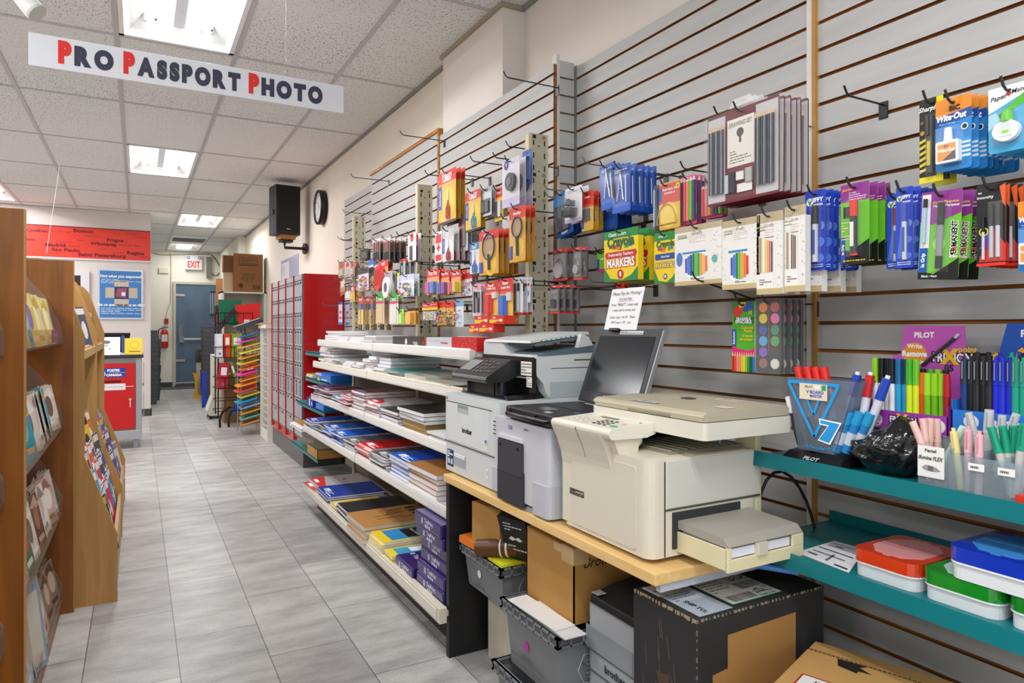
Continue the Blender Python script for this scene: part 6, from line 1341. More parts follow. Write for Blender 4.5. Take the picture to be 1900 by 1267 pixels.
pile(lambda:NB(.2,.36,.010,'3c3a3c','s',deco_hilroy('c8c6c4')),1.06,4.68,Z_4,5,.010,'charcoal spiral notebook','second pile on the lowest shelf',jit=.012)
pile(lambda:NB(.22,.36,.012,'1a6ac8','s',deco_dark('16388c')),1.06,4.45,Z_4,6,.012,'bright blue notebook','third pile on the lowest shelf',jit=.012)
pile(lambda:NB(.24,.36,.013,'1260d0','s',deco_dark('142a6c')),1.06,4.2,Z_4,5,.013,'royal blue notebook','fourth pile on the lowest shelf',jit=.01)
pile(lambda:NB(.2,.36,.012,'6a6a6c','s',deco_hilroy('e4e4e6')),1.06,3.93,Z_4,5,.012,'grey spiral notebook','left of the red notebooks',jit=.01)
pile(lambda:NB(.25,.36,.014,'d8201a','s',deco_dark('7c1014')),1.06,3.7,Z_4,5,.014,'red spiral notebook','on the lowest shelf',jit=.008)
pile(lambda:NB(.22,.36,.013,'5c5e62','s',deco_hilroy('d8dadc')),1.055,3.42,Z_4,5,.013,'dark grey spiral notebook','right of the red notebooks',jit=.008)
pile(lambda:NB(.27,.36,.016,'1260d0','s',deco_dark('142a6c')),1.07,3.16,Z_4,6,.016,'royal blue notebook','beside the kraft sketch pads',jit=.008)
pile(lambda:NB(.32,.37,.021,'b07a40',None,deco_sketch),1.055,2.86,Z_4,5,.021,'kraft covered sketch pad','on the lowest shelf beside the printers',jit=.008)
pile(lambda:NB(.3,.34,.008,'b8b0b4',None,deco_red_corner),.99,4.62,Z_D,5,.008,'magazine with red masthead','at the far end of the base deck',jit=.012)
pile(lambda:NB(.3,.34,.010,'1c3f9a',None,deco_hilroy('d8e0f4')),.98,4.29,Z_D,5,.010,'blue covered magazine','on the base deck',jit=.012)
pile(lambda:NB(.13,.28,.012,'e8c83a',None,deco_hilroy('f0f0f0')),.99,3.96,Z_D,3,.012,'yellow and white booklet','left of the black drawing book',jit=.01)
pile(lambda:NB(.28,.36,.015,'262628','s'),.98,3.81,Z_D,4,.015,'black spiral drawing book','on the base deck',jit=.01)
pile(lambda:NB(.3,.38,.02,'b8834a',None,deco_sketch,page=pgc),.955,3.51,Z_D,4,.02,'kraft sketch pad with black drawing','on the base deck',jit=.008)
def deco_abc(s,w,d,z):
    def q(x0,y0,x1,y1,c,o=0):s.add([(x0*d,y0*w,z+o),(x1*d,y0*w,z+o),(x1*d,y1*w,z+o),(x0*d,y1*w,z+o)],[(0,1,2,3)],S(c))
    q(.12,.08,.95,.92,'2a8ac8');q(.35,.15,.95,.8,'1c1c1e',.0002);q(.8,.08,.95,.92,'d84a2a',.0003)
    s.X=Matrix.Translation((d*.65,w*.48,z+.0006))@ Matrix.Rotation(-PI/2,4,'Z');s.text('ABC',0,d*.16,w*.16,0,S('f0d43a'),bold=.05);s.text('Primary Writing Paper',0,0,w*.1,0,S('f4f0e8'),bold=.03,fit=w*.62);s.text("Papier à écrire",0,-d*.14,w*.1,0,S('f4f0e8'),bold=.03,fit=w*.62);s.X=Matrix.Identity(4)
def deco_draw(s,w,d,z):
    def q(x0,y0,x1,y1,c,o=0):s.add([(x0*d,y0*w,z+o),(x1*d,y0*w,z+o),(x1*d,y1*w,z+o),(x0*d,y1*w,z+o)],[(0,1,2,3)],S(c))
    q(.1,.1,.9,.9,'2f9ad0');q(.3,.3,.5,.8,'eef0f0',.0002);q(.55,.2,.62,.7,'f0a03a',.0002);q(.7,.2,.85,.8,'e8602a',.0002)
pile(lambda:NB(.2,.36,.013,'f0d020',None,deco_abc),.98,3.195,Z_D,5,.012,'yellow ABC primary writing paper pad','on the base deck',jit=.006)
pile(lambda:NB(.115,.34,.012,'f2d828',None,deco_draw),.985,2.985,Z_D,3,.012,'yellow and blue drawing pad','left of the purple paper reams',jit=.006)
def ream(lab,x,y,z,rot=0,w_=.28,d_=.216):
    t=thing('paper_ream',lab,'paper ream',(x,y,z),(0,0,rot),'purple paper reams beside the desk')
    pu=M('2e1c66',.25,var=.08,scale=25,coat=.3);h_=.05
    s=MB();s.box(0,0,0,d_,w_,h_,pu);s.build('wrapper',t,bevel=.006)
    s=MB();s.X=Matrix.Translation((-.0006,w_/2,h_/2))@ Euler(FX).to_matrix().to_4x4();s.text('TopPrint',.02,.006,.024,0,S('e8e6f4'),bold=.02,fit=.1);s.rect(-.06,-.012,-.04,.012,0,S('b8a8e0'));
    for k in range(3):s.rect(-.02+k*.02,-.019,-.005+k*.02,-.007,0,S('cfc8ea'))
    s.X=Matrix.Translation((.06,-.0006,h_/2))@ Euler(FY).to_matrix().to_4x4();s.rect(-.02,-.018,.02,.018,0,S('6a58b0'));s.text('TP',0,0,.03,.0003,S('f0eefa'),bold=.04)
    s.X=Matrix.Translation((.07,w_/2,h_+.0006))@ Matrix.Rotation(-PI/2,4,'Z');s.text('TopPrint',.0,0,.03,0,S('d8d4ee'),bold=.02,fit=.13);s.rect(-.09,-.01,-.07,.012,0,S('b8a8e0'));s.build('printed_label',t)
    return t
for k in range(6):
    ream('purple paper ream, %s in the tall stack against the desk panel'%ORDB[5-k],1.0+R.uniform(0,.012)+(0,0,.01,.02,.0,-.012)[k],2.345+R.uniform(0,.004),Z_D+.001+k*.0506,0)
ream('purple paper ream alone on the deck left of the tall ream stack',.99,2.64,Z_D+.001,w_=.21,d_=.28)
carton('envelope_box','blue box with white end and orange lid on the third teal shelf','box',1.19,5.35,.6015,1.45,5.55,.67,'1c2ca0',aisle(lambda s,w,h:(s.rect(w*.3,h*.1,w*.5,h*.9,0,S('e8ecf4')),s.disc(w*.8,h*.4,h*.25,0,S('e8ecf4'),n=12))))
carton('paper_box','flat bright blue box on the third teal shelf beside the post','box',1.2,5.05,.6015,1.5,5.3,.645,'2a86d8')
carton('poster_box','blue and yellow picture box on the second teal shelf','box',1.27,5.12,.8015,1.5,5.6,.862,'2a7ad8',aisle(lambda s,w,h:(s.poly([(w*.1,0),(w*.3,0),(w*.2,h*.6)],0,S('e8c83a')),s.rect(0,h*.7,w*.4,h,0,S('d8c8b0')),s.scribble(w*.4,h*.1,w*.9,h*.4,0,S('eef2fa'),1,.6))))
pile(lambda:NB(.22,.2,.01,'d8b83a',None),1.27,5.95,.8015,3,.010,'yellow and green pad','far end of the second teal shelf',jit=.01)
pile(lambda:NB(.24,.2,.01,'dcd8d8',None,deco_hilroy('c83a44')),1.28,5.5,1.0215,5,.010,'red and white receipt pad','on the highest teal shelf',jit=.01)
r_,zt=pile(lambda:NB(.5,.36,.012,'eceae8',None),1.09,5.98,.2615+.14,1,.012,'white envelope stack under a kraft envelope','beside the lockers')if False else(None,0)
t=thing('envelope_stack','stack of large white envelopes under a kraft one, jutting out beside the lockers','envelopes',(1.1,5.35,.42));
for k in range(4):
    s=MB();s.box(.0+.02*(k%2),.0+.01*k,k*.008,.42,.46-.01*k,k*.008+.006,M('ecebec',.6,var=.03));s.build('white_envelope',t)
s=MB();s.box(.03,.08,.034,.42,.42,.039,M('b07c3c',.6,var=.08,scale=8));s.build('kraft_envelope',t)
t['label']='kraft and white envelopes stacked, jutting out beside the lockers'
s=MB();s.box(1.2,5.36,.262,1.5,5.8,.419,M('8a8478',.6));solo(s,'storage_box','grey box below the white and kraft envelopes','box',(1.2,5.36,.262))
def openbox(name,lab,x0,y0,z0,x1,y1,z1,m,inner=None,rot=0):
    t=thing(name,lab,'box',(x0,y0,z0),(0,0,rot));dx,dy,dz=x1-x0,y1-y0,z1-z0;e=.004
    s=MB();s.box(0,0,0,dx,dy,e,m);s.box(0,0,0,e,dy,dz,m);s.box(dx-e,0,0,dx,dy,dz,m);s.box(0,0,0,dx,e,dz,m);s.box(0,dy-e,0,dx,dy,dz,m)
    s.build('carton',t);return t
kraft=M('b78748',.75,var=.1,scale=9,bump=.05);kraftd=M('8e6a40',.75,var=.1,scale=9)
t=openbox('cardboard_tray','shallow brown cardboard tray with dark envelopes beside the base deck',1.14,4.98,.262,1.42,5.32,.33,kraft)
s=MB();s.box(.01,.01,.01,.26,.32,.075,M('57523f',.7,var=.1));s.build('dark_envelopes',t)
grey=M('7d7f82',.5,var=.05);gdk=M('5c5e62',.55)
def crate(name,lab,x0,y0,z0,x1,y1,z1,col=grey,disc_='e8e8ea',cat='crate',grp=None):
    t=thing(name,lab,cat,(x0,y0,z0),group=grp);O=t.location;tp=.012;e=.004;fl=.03
    s=MB();cx0,cy0,cx1,cy1=x0+.015,y0+.015,x1-.015,y1-.015
    def ring(z,k):return[(cx0+k,cy0+k,z),(cx1-k,cy0+k,z),(cx1-k,cy1-k,z),(cx0+k,cy1-k,z)]
    vs=ring(z0,tp)+ring(z1-fl,0)+ring(z1-fl,e)+ring(z0+e,tp+e)
    fs=[(3,2,1,0),(12,13,14,15)]
    for k in range(4):j=(k+1)%4;fs+=[(k,j,4+j,4+k),(8+k,8+j,12+j,12+k)]
    s.add(vs,fs,col);s.build('body',t,O)
    s=MB()
    for a,b_,c_,d_ in((x0,y0,x0+.015,y1),(x1-.015,y0,x1,y1),(x0,y0,x1,y0+.015),(x0,y1-.015,x1,y1)):
        s.box(a,b_,z1-.006,c_,d_,z1,col);s.box(a,b_,z1-fl,c_,d_,z1-fl+.005,col)
        s.box(a+.004,b_+.004,z1-fl,max(c_-.004,a+.008),max(d_-.004,b_+.008),z1,gdk)
    n=int((y1-y0)/.04)
    for k in range(n+1):y=y0+(y1-y0-.005)*k/n;s.box(x0,y,z1-fl,x0+.006,y+.005,z1,col)
    n=int((x1-x0)/.04)
    for k in range(n+1):x=x0+(x1-x0-.005)*k/n;s.box(x,y0,z1-fl,x+.005,y0+.006,z1,col)
    s.build('rim',t,O)
    ym=(y0+y1)/2;zm=(z0+z1-fl)/2
    s=MB();s.X=Matrix.Translation((cx0+.002,ym+.03,zm+.01))@ Euler(FX).to_matrix().to_4x4();s.disc(0,0,.014,0,S(disc_),n=16)
    s.rect(-.09,-.05,.1,-.047,0,gdk);s.rect(-.03,-.046,.03,-.038,0,gdk);s.build('grip_hole',t,O)
    s=MB();s.X=Matrix.Translation((x0+.15,cy0+.0035,zm))@ Euler(FY).to_matrix().to_4x4();hx=[(-.07,0),(-.05,.04),(.08,.04),(.08,-.04),(-.05,-.04)]
    for k in range(5):a=Vector(hx[k]+(0,));b_=Vector(hx[(k+1)%5]+(0,));s.tube([a,b_],.002,M('b8babc',.5),4)
    s.scribble(-.04,-.03,.07,.03,.001,M('a8aaac',.5),5,.35);s.build('hexagon_print',t,O)
    return t
s=MB();NX=8
for k in range(1):s.rbox(1.14,1.97,.001,1.44,2.26,.284,M('cfc6b2',.5,var=.12,scale=9,bump=.6),r=.02)
solo(s,'wrapped_bundle','cream paper-wrapped bundle on the floor under the upper grey crate','bundle',(1.14,1.97,0),bevel=.008)
crate('storage_crate','grey crate heaped with boxes beside the black desk panel',1.037,1.955,.285,1.42,2.275,.43)
crate('storage_crate','grey crate with a magenta disc under the tall cardboard box',.985,1.53,.19,1.37,1.86,.385,disc_='b8289c')
crate('storage_crate','lowest grey crate on the floor under the magenta-disc crate',.965,1.535,.003,1.36,1.88,.188)
t=thing('cardboard_box','tilted brown box with PE lettering in the upper crate','box',(1.075,2.03,.432),(.0,-.0,.18))
s=MB();s.box(0,0,0,.13,.16,.17,kraft);s.X=Matrix.Translation((.065,-.0005,.08))@ Euler(FY).to_matrix().to_4x4();s.text('PE',.03,.0,.05,0,M('8c8c88',.5),bold=.02);s.X=Matrix.Translation((-.0005,.08,.14))@ Euler(FX).to_matrix().to_4x4();s.scribble(-.06,0,.04,.01,0,M('a08a5c',.6),1,.5);s.build('carton',t)
t=thing('moustache_box','slanted black box with a white moustache print in the upper crate','box',(1.14,1.905,.445),(.0,-.35,.35))
s=MB();s.box(0,0,0,.08,.12,.16,M('1a1a1c',.5));s.X=Matrix.Translation((-.0006,.06,.08))@ Euler(FX).to_matrix().to_4x4()
s.poly([(-.03,.0),(-.015,.012),(0,.004),(.015,.012),(.03,0),(.015,-.006),(0,0),(-.015,-.006)],0,S('eceae6'));s.scribble(-.04,.03,.04,.065,0,S('d8d6d2'),3,.4);s.scribble(-.04,-.06,.04,-.02,0,S('d8d6d2'),3,.4);s.build('carton',t)
t=thing('poster_roll','rolled brown poster with pale blue inside sticking out of the crate','poster roll',(1.025,2.10,.462),(0,0,0))
s=MB();a=Vector((0,0,0));b_=Vector((.12,-.13,.02));s.cyl(a,b_,.03,M('5c3a20',.4),n=20,caps=False);s.cyl(a+(b_-a)*.01,b_,.0275,M('cfe0f2',.5),n=20);s.build('paper',t)
s=MB();s.cyl(a+(b_-a)*.5,a+(b_-a)*.53,.031,S('e8e8e6'),n=20);s.cyl(a+(b_-a)*.62,a+(b_-a)*.66,.031,S('e8e8e6'),n=20);s.build('rubber_band',t)
t=thing('notepad','yellow notepad lying across the upper grey crate','notepad',(1.045,1.962,.4315),(0,0,0));s=MB();s.box(0,0,0,.24,.1,.008,S('e0dc2c'));s.build('pages',t)
t=thing('label_packet','orange and white packet on the far corner of the upper crate','packet',(1.045,2.17,.4315),(.1,0,.2));s=MB();s.box(0,0,0,.08,.09,.025,S('e87a2a'));s.box(.01,-.001,.004,.07,.03,.0255,S('eceae8'));s.build('wrapper',t)
t=openbox('cardboard_box','tall plain brown cardboard box under the desk, left of the black box',1.062,1.565,.388,1.38,1.825,.60,kraft)
s=MB();s.box(0,0,.212,.318,.26,.216,kraft);s.build('lid',t)
s=MB();s.prism([(-.002,.213),(-.002,.19),(0,.19),(0,.213)],'y',.06,.1,M('c8a878',.3,coat=.4));s.box(-.0015,-.0015,.17,.05,.06,.2175,M('c8a878',.3,coat=.4));s.build('packing_tape',t)
s=MB();s.X=Matrix.Translation((.1,-.0006,.17))@ Euler(FY).to_matrix().to_4x4();s.text('Brother',.0,0,.04,0,S('2a2420'),shear=.3);s.build('handwriting',t)
for k,(dx,dy,rt,c)in enumerate(((0,0,.1,'e4e2e0'),(.01,-.03,-.05,'3a3a3e'),(.0,-.06,.15,'d8d6d4'),(.015,-.08,0,'5a7a6c'))):
    pass
for k,(y,rt,c,nm)in enumerate(((1.74,.12,'34343a','black'),(1.72,.02,'6a8a80','green-grey'),(1.70,-.1,'d8d6d8','pale'),(1.75,.2,'e4e2e0','white'))):
    t=thing('paper_folder','%s folder stuffed in the magenta-disc crate beside the cardboard box'%nm,'folder',(.99,y-.2,.3865+.0035*k),(0,0,rt*.2));s=MB();s.box(0,0,0,.068,.25,.003,S(c));s.build('cover',t)
t=thing('laser_printer','grey and black laser printer on the floor behind the black shipping box','printer',(1.09,1.30,.17));O=t.location
lg=M('a2a6aa',.4,var=.03);bk2=M('26282b',.35)
s=MB();s.rbox(1.08,1.30,.17,1.44,1.528,.47,lg,r=.02);s.build('body',t,O,bevel=.008)
s=MB();s.prism([(1.085,.468),(1.09,.49),(1.15,.505),(1.30,.52),(1.42,.56),(1.43,.468)],'y',1.31,1.52,bk2);s.prism([(1.2,.50),(1.28,.535),(1.36,.60),(1.37,.60),(1.32,.53)],'y',1.33,1.52,M('34363a',.3));s.build('top_cover',t,O,bevel=.004)
s=MB();s.box(1.0785,1.33,.35,1.081,1.53,.41,M('8d9196',.4));s.box(1.078,1.31,.29,1.081,1.55,.294,gdk);s.box(1.078,1.31,.345,1.081,1.55,.348,gdk);s.build('front_flap',t,O)
s=MB();s.X=Matrix.Translation((1.0775,1.40,.32))@ Euler(FX).to_matrix().to_4x4();s.text('brother',0,0,.028,0,S('26282b'),bold=.03);s.build('brand_lettering',t,O)
s=MB();s.X=Matrix.Translation((1.10,1.50,.499))@ Matrix.Rotation(-PI/2,4,'Z');s.rect(-.015,-.015,.015,.015,0.0,S('e4e2de'));s.scribble(-.012,-.012,.012,.012,.0004,S('5a5a5c'),5,.5);s.build('sticker',t,O)
t=thing('paper_carton','white and blue box supporting the small grey printer','box',(1.1,1.32,0));s=MB();s.box(0,0,0,.3,.21,.168,S('d8d6d6'));s.box(-.0012,.06,.02,.0,.15,.13,S('2a78d0'));s.build('carton',t)
bx=M('2b2b2c',.6,var=.12,scale=14,bump=.05)
X0,Y0_,X1_,Y1_,ZT=1.034,1.062,1.447,1.272,.60
t=thing('shipping_box','large scuffed black shipping box with barcode labels beside the desk','box',(X0,Y0_,0));O=t.location
s=MB();s.box(X0,Y0_,.001,X1_,Y1_,ZT,bx);s.build('carton',t,O,bevel=.003)
s=MB();
q=random.Random(9)
for k in range(34):
    x=X0+(X1_-X0)*k/34;s.box(x,Y0_-.0012,ZT-.003-q.random()*.002,x+.009*q.random(),Y0_+.001,ZT+.0012,M('8a8074',.8))
for k in range(20):y=Y0_+(Y1_-Y0_)*k/20;s.box(X0-.0012,y,ZT-.004-q.random()*.004,X0+.001,y+.008*q.random()+.002,ZT+.0012,M('a08c70',.8))
for k in range(26):z=ZT-.5*k/26;s.box(X0-.0012,Y0_-.0012,z-.012*q.random(),X0+.0015,Y0_+.0015,z,M('6a6660',.8))
s.build('worn_edges',t,O)
s=MB();s.X=Matrix.Translation((X0-.0004,1.17,.5))@ Euler(FX).to_matrix().to_4x4()
for k in range(16):x=q.uniform(-.07,.05);y=q.uniform(-.12,.08);s.poly([(x,y),(x+.0015,y),(x+.008,y-.05),(x+.006,y-.05)],0,M('6a625a',.7))
s.poly([(-.02,-.06),(.03,-.05),(.045,-.1),(.0,-.11)],0,M('4e3c30',.7));s.poly([(-.055,-.21),(-.048,-.2),(-.05,-.24),(-.056,-.235)],0,M('c8b8a0',.7));s.build('scuffs',t,O)
s=MB();s.X=Matrix.Translation((0,Y0_-.0006,0))@ Euler(FY).to_matrix().to_4x4()
s.poly([(X0+.09,.1),(X0+.31,.1),(X0+.31,.558),(X0+.09,.552)],0,M('a67a42',.8,var=.12,scale=12));s.poly([(X0+.045,.1),(X0+.09,.1),(X0+.09,.48),(X0+.045,.475)],0,M('a67a42',.8,var=.12,scale=12));s.build('kraft_patch',t,O)
s=MB();s.X=Matrix.Translation((0,0,ZT+.0008));gl=S('e4e6e4');
lx0,ly0,lx1,ly1=1.165,1.085,1.33,1.235
s.rect(lx0,ly0,lx1,ly1,0,S('1c8a5c'));s.rect(lx0+.003,ly0+.003,lx1-.003,ly1-.003,.0003,gl)
for k in range(22):x=lx0+.09+k*.003;s.rect(x,ly0+.055,x+.0008+.0012*q.random(),ly0+.09,.0006,S('1c1c1e'))
for k in range(26):x=lx0+.015+k*.003;s.rect(x,ly0+.008,x+.0008+.0012*q.random(),ly0+.04,.0006,S('1c1c1e'))
for k in range(40):x=lx0+.1+q.random()*.05;y=ly0+.018+q.random()*.028;s.rect(x,y,x+.004,y+.003,.0006,S('1c1c1e'))
for k in range(40):x=lx0+.1+q.random()*.055;y=ly0+.1+q.random()*.022;s.rect(x,y,x+.004,y+.003,.0006,S('1c1c1e'))
s.scribble(lx0+.01,ly0+.06,lx0+.08,ly0+.14,.0006,S('5a5a5e'),6,.3);s.text('Nationex',lx0+.125,ly0+.01,.014,.0007,S('1c8a5c'),bold=.02,fit=.06);s.build('courier_label',t,O)
s=MB();s.X=Matrix.Translation((0,0,ZT+.0008));s.rect(1.055,1.075,1.155,1.235,0,S('a9b6c4'));s.rect(1.06,1.15,1.15,1.23,.0003,S('c4ccd4'));s.scribble(1.065,1.155,1.145,1.225,.0006,S('7d8894'),6,.5)
s.X=Matrix.Translation((1.085,1.12,ZT+.0015))@ Matrix.Rotation(-PI/2,4,'Z');s.text('SHIP TO:',0,0,.018,0,S('2a2c30'),bold=.03);s.X=Matrix.Translation((0,0,ZT+.0014));s.rect(1.05,1.2,1.13,1.262,0,S('c8ccd0'));s.rect(1.06,1.225,1.125,1.23,.0003,S('2a2c30'));s.build('pouch_label',t,O)
t=thing('kraft_box','open kraft carton with torn black tape at the bottom edge','box',(1.22,.585,0),(0,0,.33));
kr=M('c2965a',.75,var=.08,scale=8,bump=.05)
s=MB();s.box(0,0,.001,.30,.38,.485,kr);s.build('carton',t,bevel=.003)
s=MB();s.box(.0,0,.486,.245,.375,.492,kr);s.box(.258,0,.486,.30,.375,.491,kr)
for k in range(40):s.box(.246,.375*k/40,.487,.251,.375*(k+.6)/40,.493,M('7d5a30',.8))
s.build('flap',t)
s=MB();s.X=Matrix.Translation((0,0,.4928));s.poly([(.2,.26),(.21,.3),(.242,.31),(.245,.25),(.23,.262),(.215,.235),(.212,.26)],0,S('2c2824'));s.build('torn_tape',t)
s=MB();s.X=Matrix.Translation((0,0,.4928));s.rect(.03,.19,.125,.345,0,S('b02a20'));s.rect(.03,.194,.12,.341,.0004,S('ecebea'))
for k in range(20):s.rect(.08,.215+k*.005,.108,.2165+k*.005+.001*(k%3),.0008,S('1c1c1e'))
s.build('shipping_label',t)
s=MB();a=PX(1352,1022,1.32);s.cyl((1.28,1.12,.66),(1.34,1.05,.655),.008,S('4a90d8'),n=8);s.cyl((1.34,1.05,.655),(1.39,.99,.652),.0075,S('a82a20'),n=8);solo(s,'marker','blue and red marker caught under the lower teal shelf beside the desk','marker',(1.28,1.12,.66))
FL=(PI/2,0,PI/2)
oak=wood('7a4409','945810',.38,'Z',3,'orange_oak');oake=M('b98848',.45)
maple=wood('b98a48','c9995a',.42,'Z',4,'pale_maple')
ply=M('d9b278',.45)
acr=clear('f2ece6',.10,.12)
t=thing('card_rack','orange-brown wooden greeting card rack with acrylic trays at the left edge','card rack',(-.5,2.7,0));O=t.location
for k,Y in enumerate((.62,2.014,3.454)):
    s=MB();s.box(-.85,Y,.0,-.243,Y+.02,1.51,oak);s.box(-.243,Y,0,-.240,Y+.02,1.51,oake);s.build('side_panel',t,O)
s=MB();s.box(-.87,.62,0,-.85,3.474,1.51,oak);s.build('back_panel',t,O)
s=MB();s.box(-.84,.64,0,-.29,3.454,.06,oak);s.build('base',t,O)
q=random.Random(12)
TZ=(1.153,.797,.443,.068)
bays=((.64,2.008),(2.04,3.448))
for bi,(ya,yb)in enumerate(bays):
    for k,z in enumerate(TZ):
        tr_=thing('acrylic_tray','clear acrylic card tray, %s level %s'%(('top','second','third','bottom')[k],'of the bay cut by the left picture edge' if bi==0 else 'of the second bay'),'card tray',(-.28,ya,z))
        s=MB();s.box(-.283,ya,z,-.28,yb,z+.062,acr);s.box(-.43,ya,z,-.28,yb,z+.003,acr);s.box(-.43,ya,z+.06,-.427,yb,z+.15,acr);s.box(-.56,ya,z+.06,-.43,yb,z+.063,acr);s.build('tray',tr_,tr_.location)
        s=MB();pts=[(-.28,z),(-.28,z+.06),(-.34,z+.2),(-.42,z+.3),(-.56,z+.3),(-.56,z)]
        s.prism(pts,'y',yb-.003,yb,acr);s.prism(pts,'y',ya,ya+.003,acr);s.build('tray_end',tr_,tr_.location)
pal=[('7aa0b8','b8c8d0','4a7a9c'),('e0d48c','f0e8c0','c8a83a'),('e6c83a','8c6ab0','f0e0a0'),('5c2a4c','8c4a6c','2c1c30'),('6a4230','9c6a4c','c8a888'),('e4dcd6','c8b8b0','9a8a84'),('2a9ab0','7cc8d0','e8a83a'),('d8cfc4','7a5a4c','f0ece6'),('8c7a6c','c4b09c','5a4a40'),('3a7a4c','b8402c','e8e0d0'),('c8b0a0','e8dcd0','9c6a5c'),('b8c0cc','7a8a9c','e4e8ee')]
protos=[]
def gcard(i,w=.125,h=.185):
    a,b_,c_=pal[i];t=thing('greeting_card','','greeting card',rot=FL)
    s=MB();s.box(-w/2,0,-.0008,w/2,h,.0008,C('eeeae6'));s.rect(-w/2,0,w/2,h,.001,C(a));s.disc(q.uniform(-.02,.02),h*.55,w*.28,.0013,C(b_),n=12,ry=h*.24);s.rect(-w*.32,h*.1,w*.32,h*.2,.0014,C(c_));s.poly([(-w*.5,h*.8),(w*.2,h*.98),(w*.5,h*.75),(w*.1,h*.7)],.0012,C(c_))
    s.add([(-w/2,0,0)],[],C('eeeae6'))if False else None
    s.build('printed_sheet',t);return t
nmz=['pale blue','cream','yellow','plum','brown','off-white','turquoise','beige photo','taupe','green','peach','grey blue']
choice={(1,0):(0,1,2,1,2),(1,1):(6,6,5,5,7),(1,2):(9,10,5,4,7),(1,3):(11,8,10,7,8),(0,0):(3,3),(0,1):(3,),(0,2):(3,10),(0,3):(2,2)}
back_={(1,0):(5,0,1),(1,1):(3,4,5),(1,2):(8,8,11),(1,3):(7,8,7),(0,0):(3,),(0,1):(10,),(0,2):(3,),(0,3):(2,)}
pr={}
lvn=('top','second','third','bottom')
for bi,(ya,yb)in enumerate(bays):
    for k,z in enumerate(TZ):
        for tier in(0,1):
            ch=(choice if tier==0 else back_)[(bi,k)]
            ns=9 if tier==0 else 7
            if bi==0:ns=3
            lo=yb-.15*ns if bi==1 else yb-.45
            for j in range(ns):
                y=yb-.085-j*.148;ci=ch[(j)%len(ch)]if j else ch[-1]
                for m in range(4 if bi==1 and tier==0 else 2):
                    x=-.296-m*.009 if tier==0 else-.445-m*.012
                    zz=z+(.0045 if tier==0 else .065)
                    lab='%s greeting card, %s of pile %d from far end, %s %s row%s'%(nmz[ci],ORD[m],j+1,lvn[k],'front' if tier==0 else 'rear','' if bi else ', left bay')
                    rt=(FL[0]-(.16+.02*m)*0,q.uniform(-.03,.03),FL[2]+q.uniform(-.25,.1))
                    loc=(x+(0),y+q.uniform(-.012,.012),zz)
                    if ci not in pr:
                        pr[ci]=gcard(ci);o=pr[ci];o.location=loc;o.rotation_euler=rt;o['label']=lab
                    else:o=dup(pr[ci],lab,loc,rt)
                    o['group']='greeting cards on the %s %s row%s'%(lvn[k],'front' if tier==0 else 'rear','' if bi else ' of the left bay')
                    o.rotation_euler=(Matrix.Rotation(-.2,4,'Y')@ Euler(rt).to_matrix().to_4x4()).to_euler()
s=MB();s.box(-.2795,3.02,1.165,-.278,3.24,1.215,S('7c2a5c'));s.X=Matrix.Translation((-.2775,3.13,1.19))@ Euler(FL).to_matrix().to_4x4();s.text('Papyrus Cards',0,.006,.022,0,S('c8a8b8'),fit=.18);s.text('MARKHAM ON',0,-.014,.01,0,S('c8a8b8'),fit=.15)if False else None;solo(s,'tray_label','plum printed label on the top acrylic tray','label',(-.2795,3.02,1.165))
t=thing('gift_bag','pale blue clear-fronted gift bag in the bottom card tray','gift bag',(-.36,2.62,.073),(0,-.12,-.3));s=MB();s.box(0,0,0,.035,.2,.3,S('8ca4b8'));s.box(.0352,.02,.02,.0362,.18,.26,S('cfc8b8'));s.box(.036,.04,.05,.037,.1,.2,S('b8a890'));s.build('bag',t)
t=thing('gift_bag','bright yellow gift bag with black scribbles in the bottom card tray','gift bag',(-.36,2.34,.073),(0,-.1,.0));s=MB();s.box(0,0,0,.03,.22,.26,S('e6d82a'));s.X=Matrix.Translation((.0306,.11,.13))@ Euler(FL).to_matrix().to_4x4();s.scribble(-.1,-.12,.1,.12,0,S('2a2820'),11,.25);s.build('bag',t)
t=thing('magazine_rack','pale maple stepped magazine rack full of magazines, beyond the card rack','magazine rack',(-.4,4.5,0));O=t.location
prof=[(-.6,0),(-.08,0),(-.08,.2975),(-.206,.656),(-.206,1.19),(-.30,1.47),(-.33,1.505),(-.37,1.52),(-.6,1.52)]
for Y in(3.50,4.56,5.50):
    s=MB();s.prism(prof,'y',Y,Y+.018,maple)
    for a,b_ in(((-.08,.2975),(-.206,.656)),((-.206,.656),(-.206,1.19)),((-.206,1.19),(-.30,1.47))):
        s.add([(a[0]+.0006,Y,a[1]),(a[0]+.0006,Y+.018,a[1]),(b_[0]+.0006,Y+.018,b_[1]),(b_[0]+.0006,Y,b_[1])],[(0,1,2,3)],ply)
    s.build('side_panel',t,O)
s=MB();s.box(-.62,3.5,0,-.6,5.518,1.52,maple);s.box(-.1,3.518,.02,-.085,5.5,.26,maple);s.box(-.40,3.518,.70,-.385,5.5,1.1,maple);s.box(-.39,3.518,1.08,-.21,5.5,1.12,ply);s.build('boards',t,O)
for r in range(5):pass
s=MB()
steps=[(-.10,.17),(-.135,.275),(-.17,.385),(-.205,.49),(-.245,.59)]
up=[(-.235,1.10),(-.285,1.2),(-.325,1.29)]
for X,z in steps+up:s.box(X-.03,3.518,z,X+.016,5.5,z+.006,ply);s.box(X+.012,3.518,z,X+.016,5.5,z+.03,ply)
s.build('step',t,O)
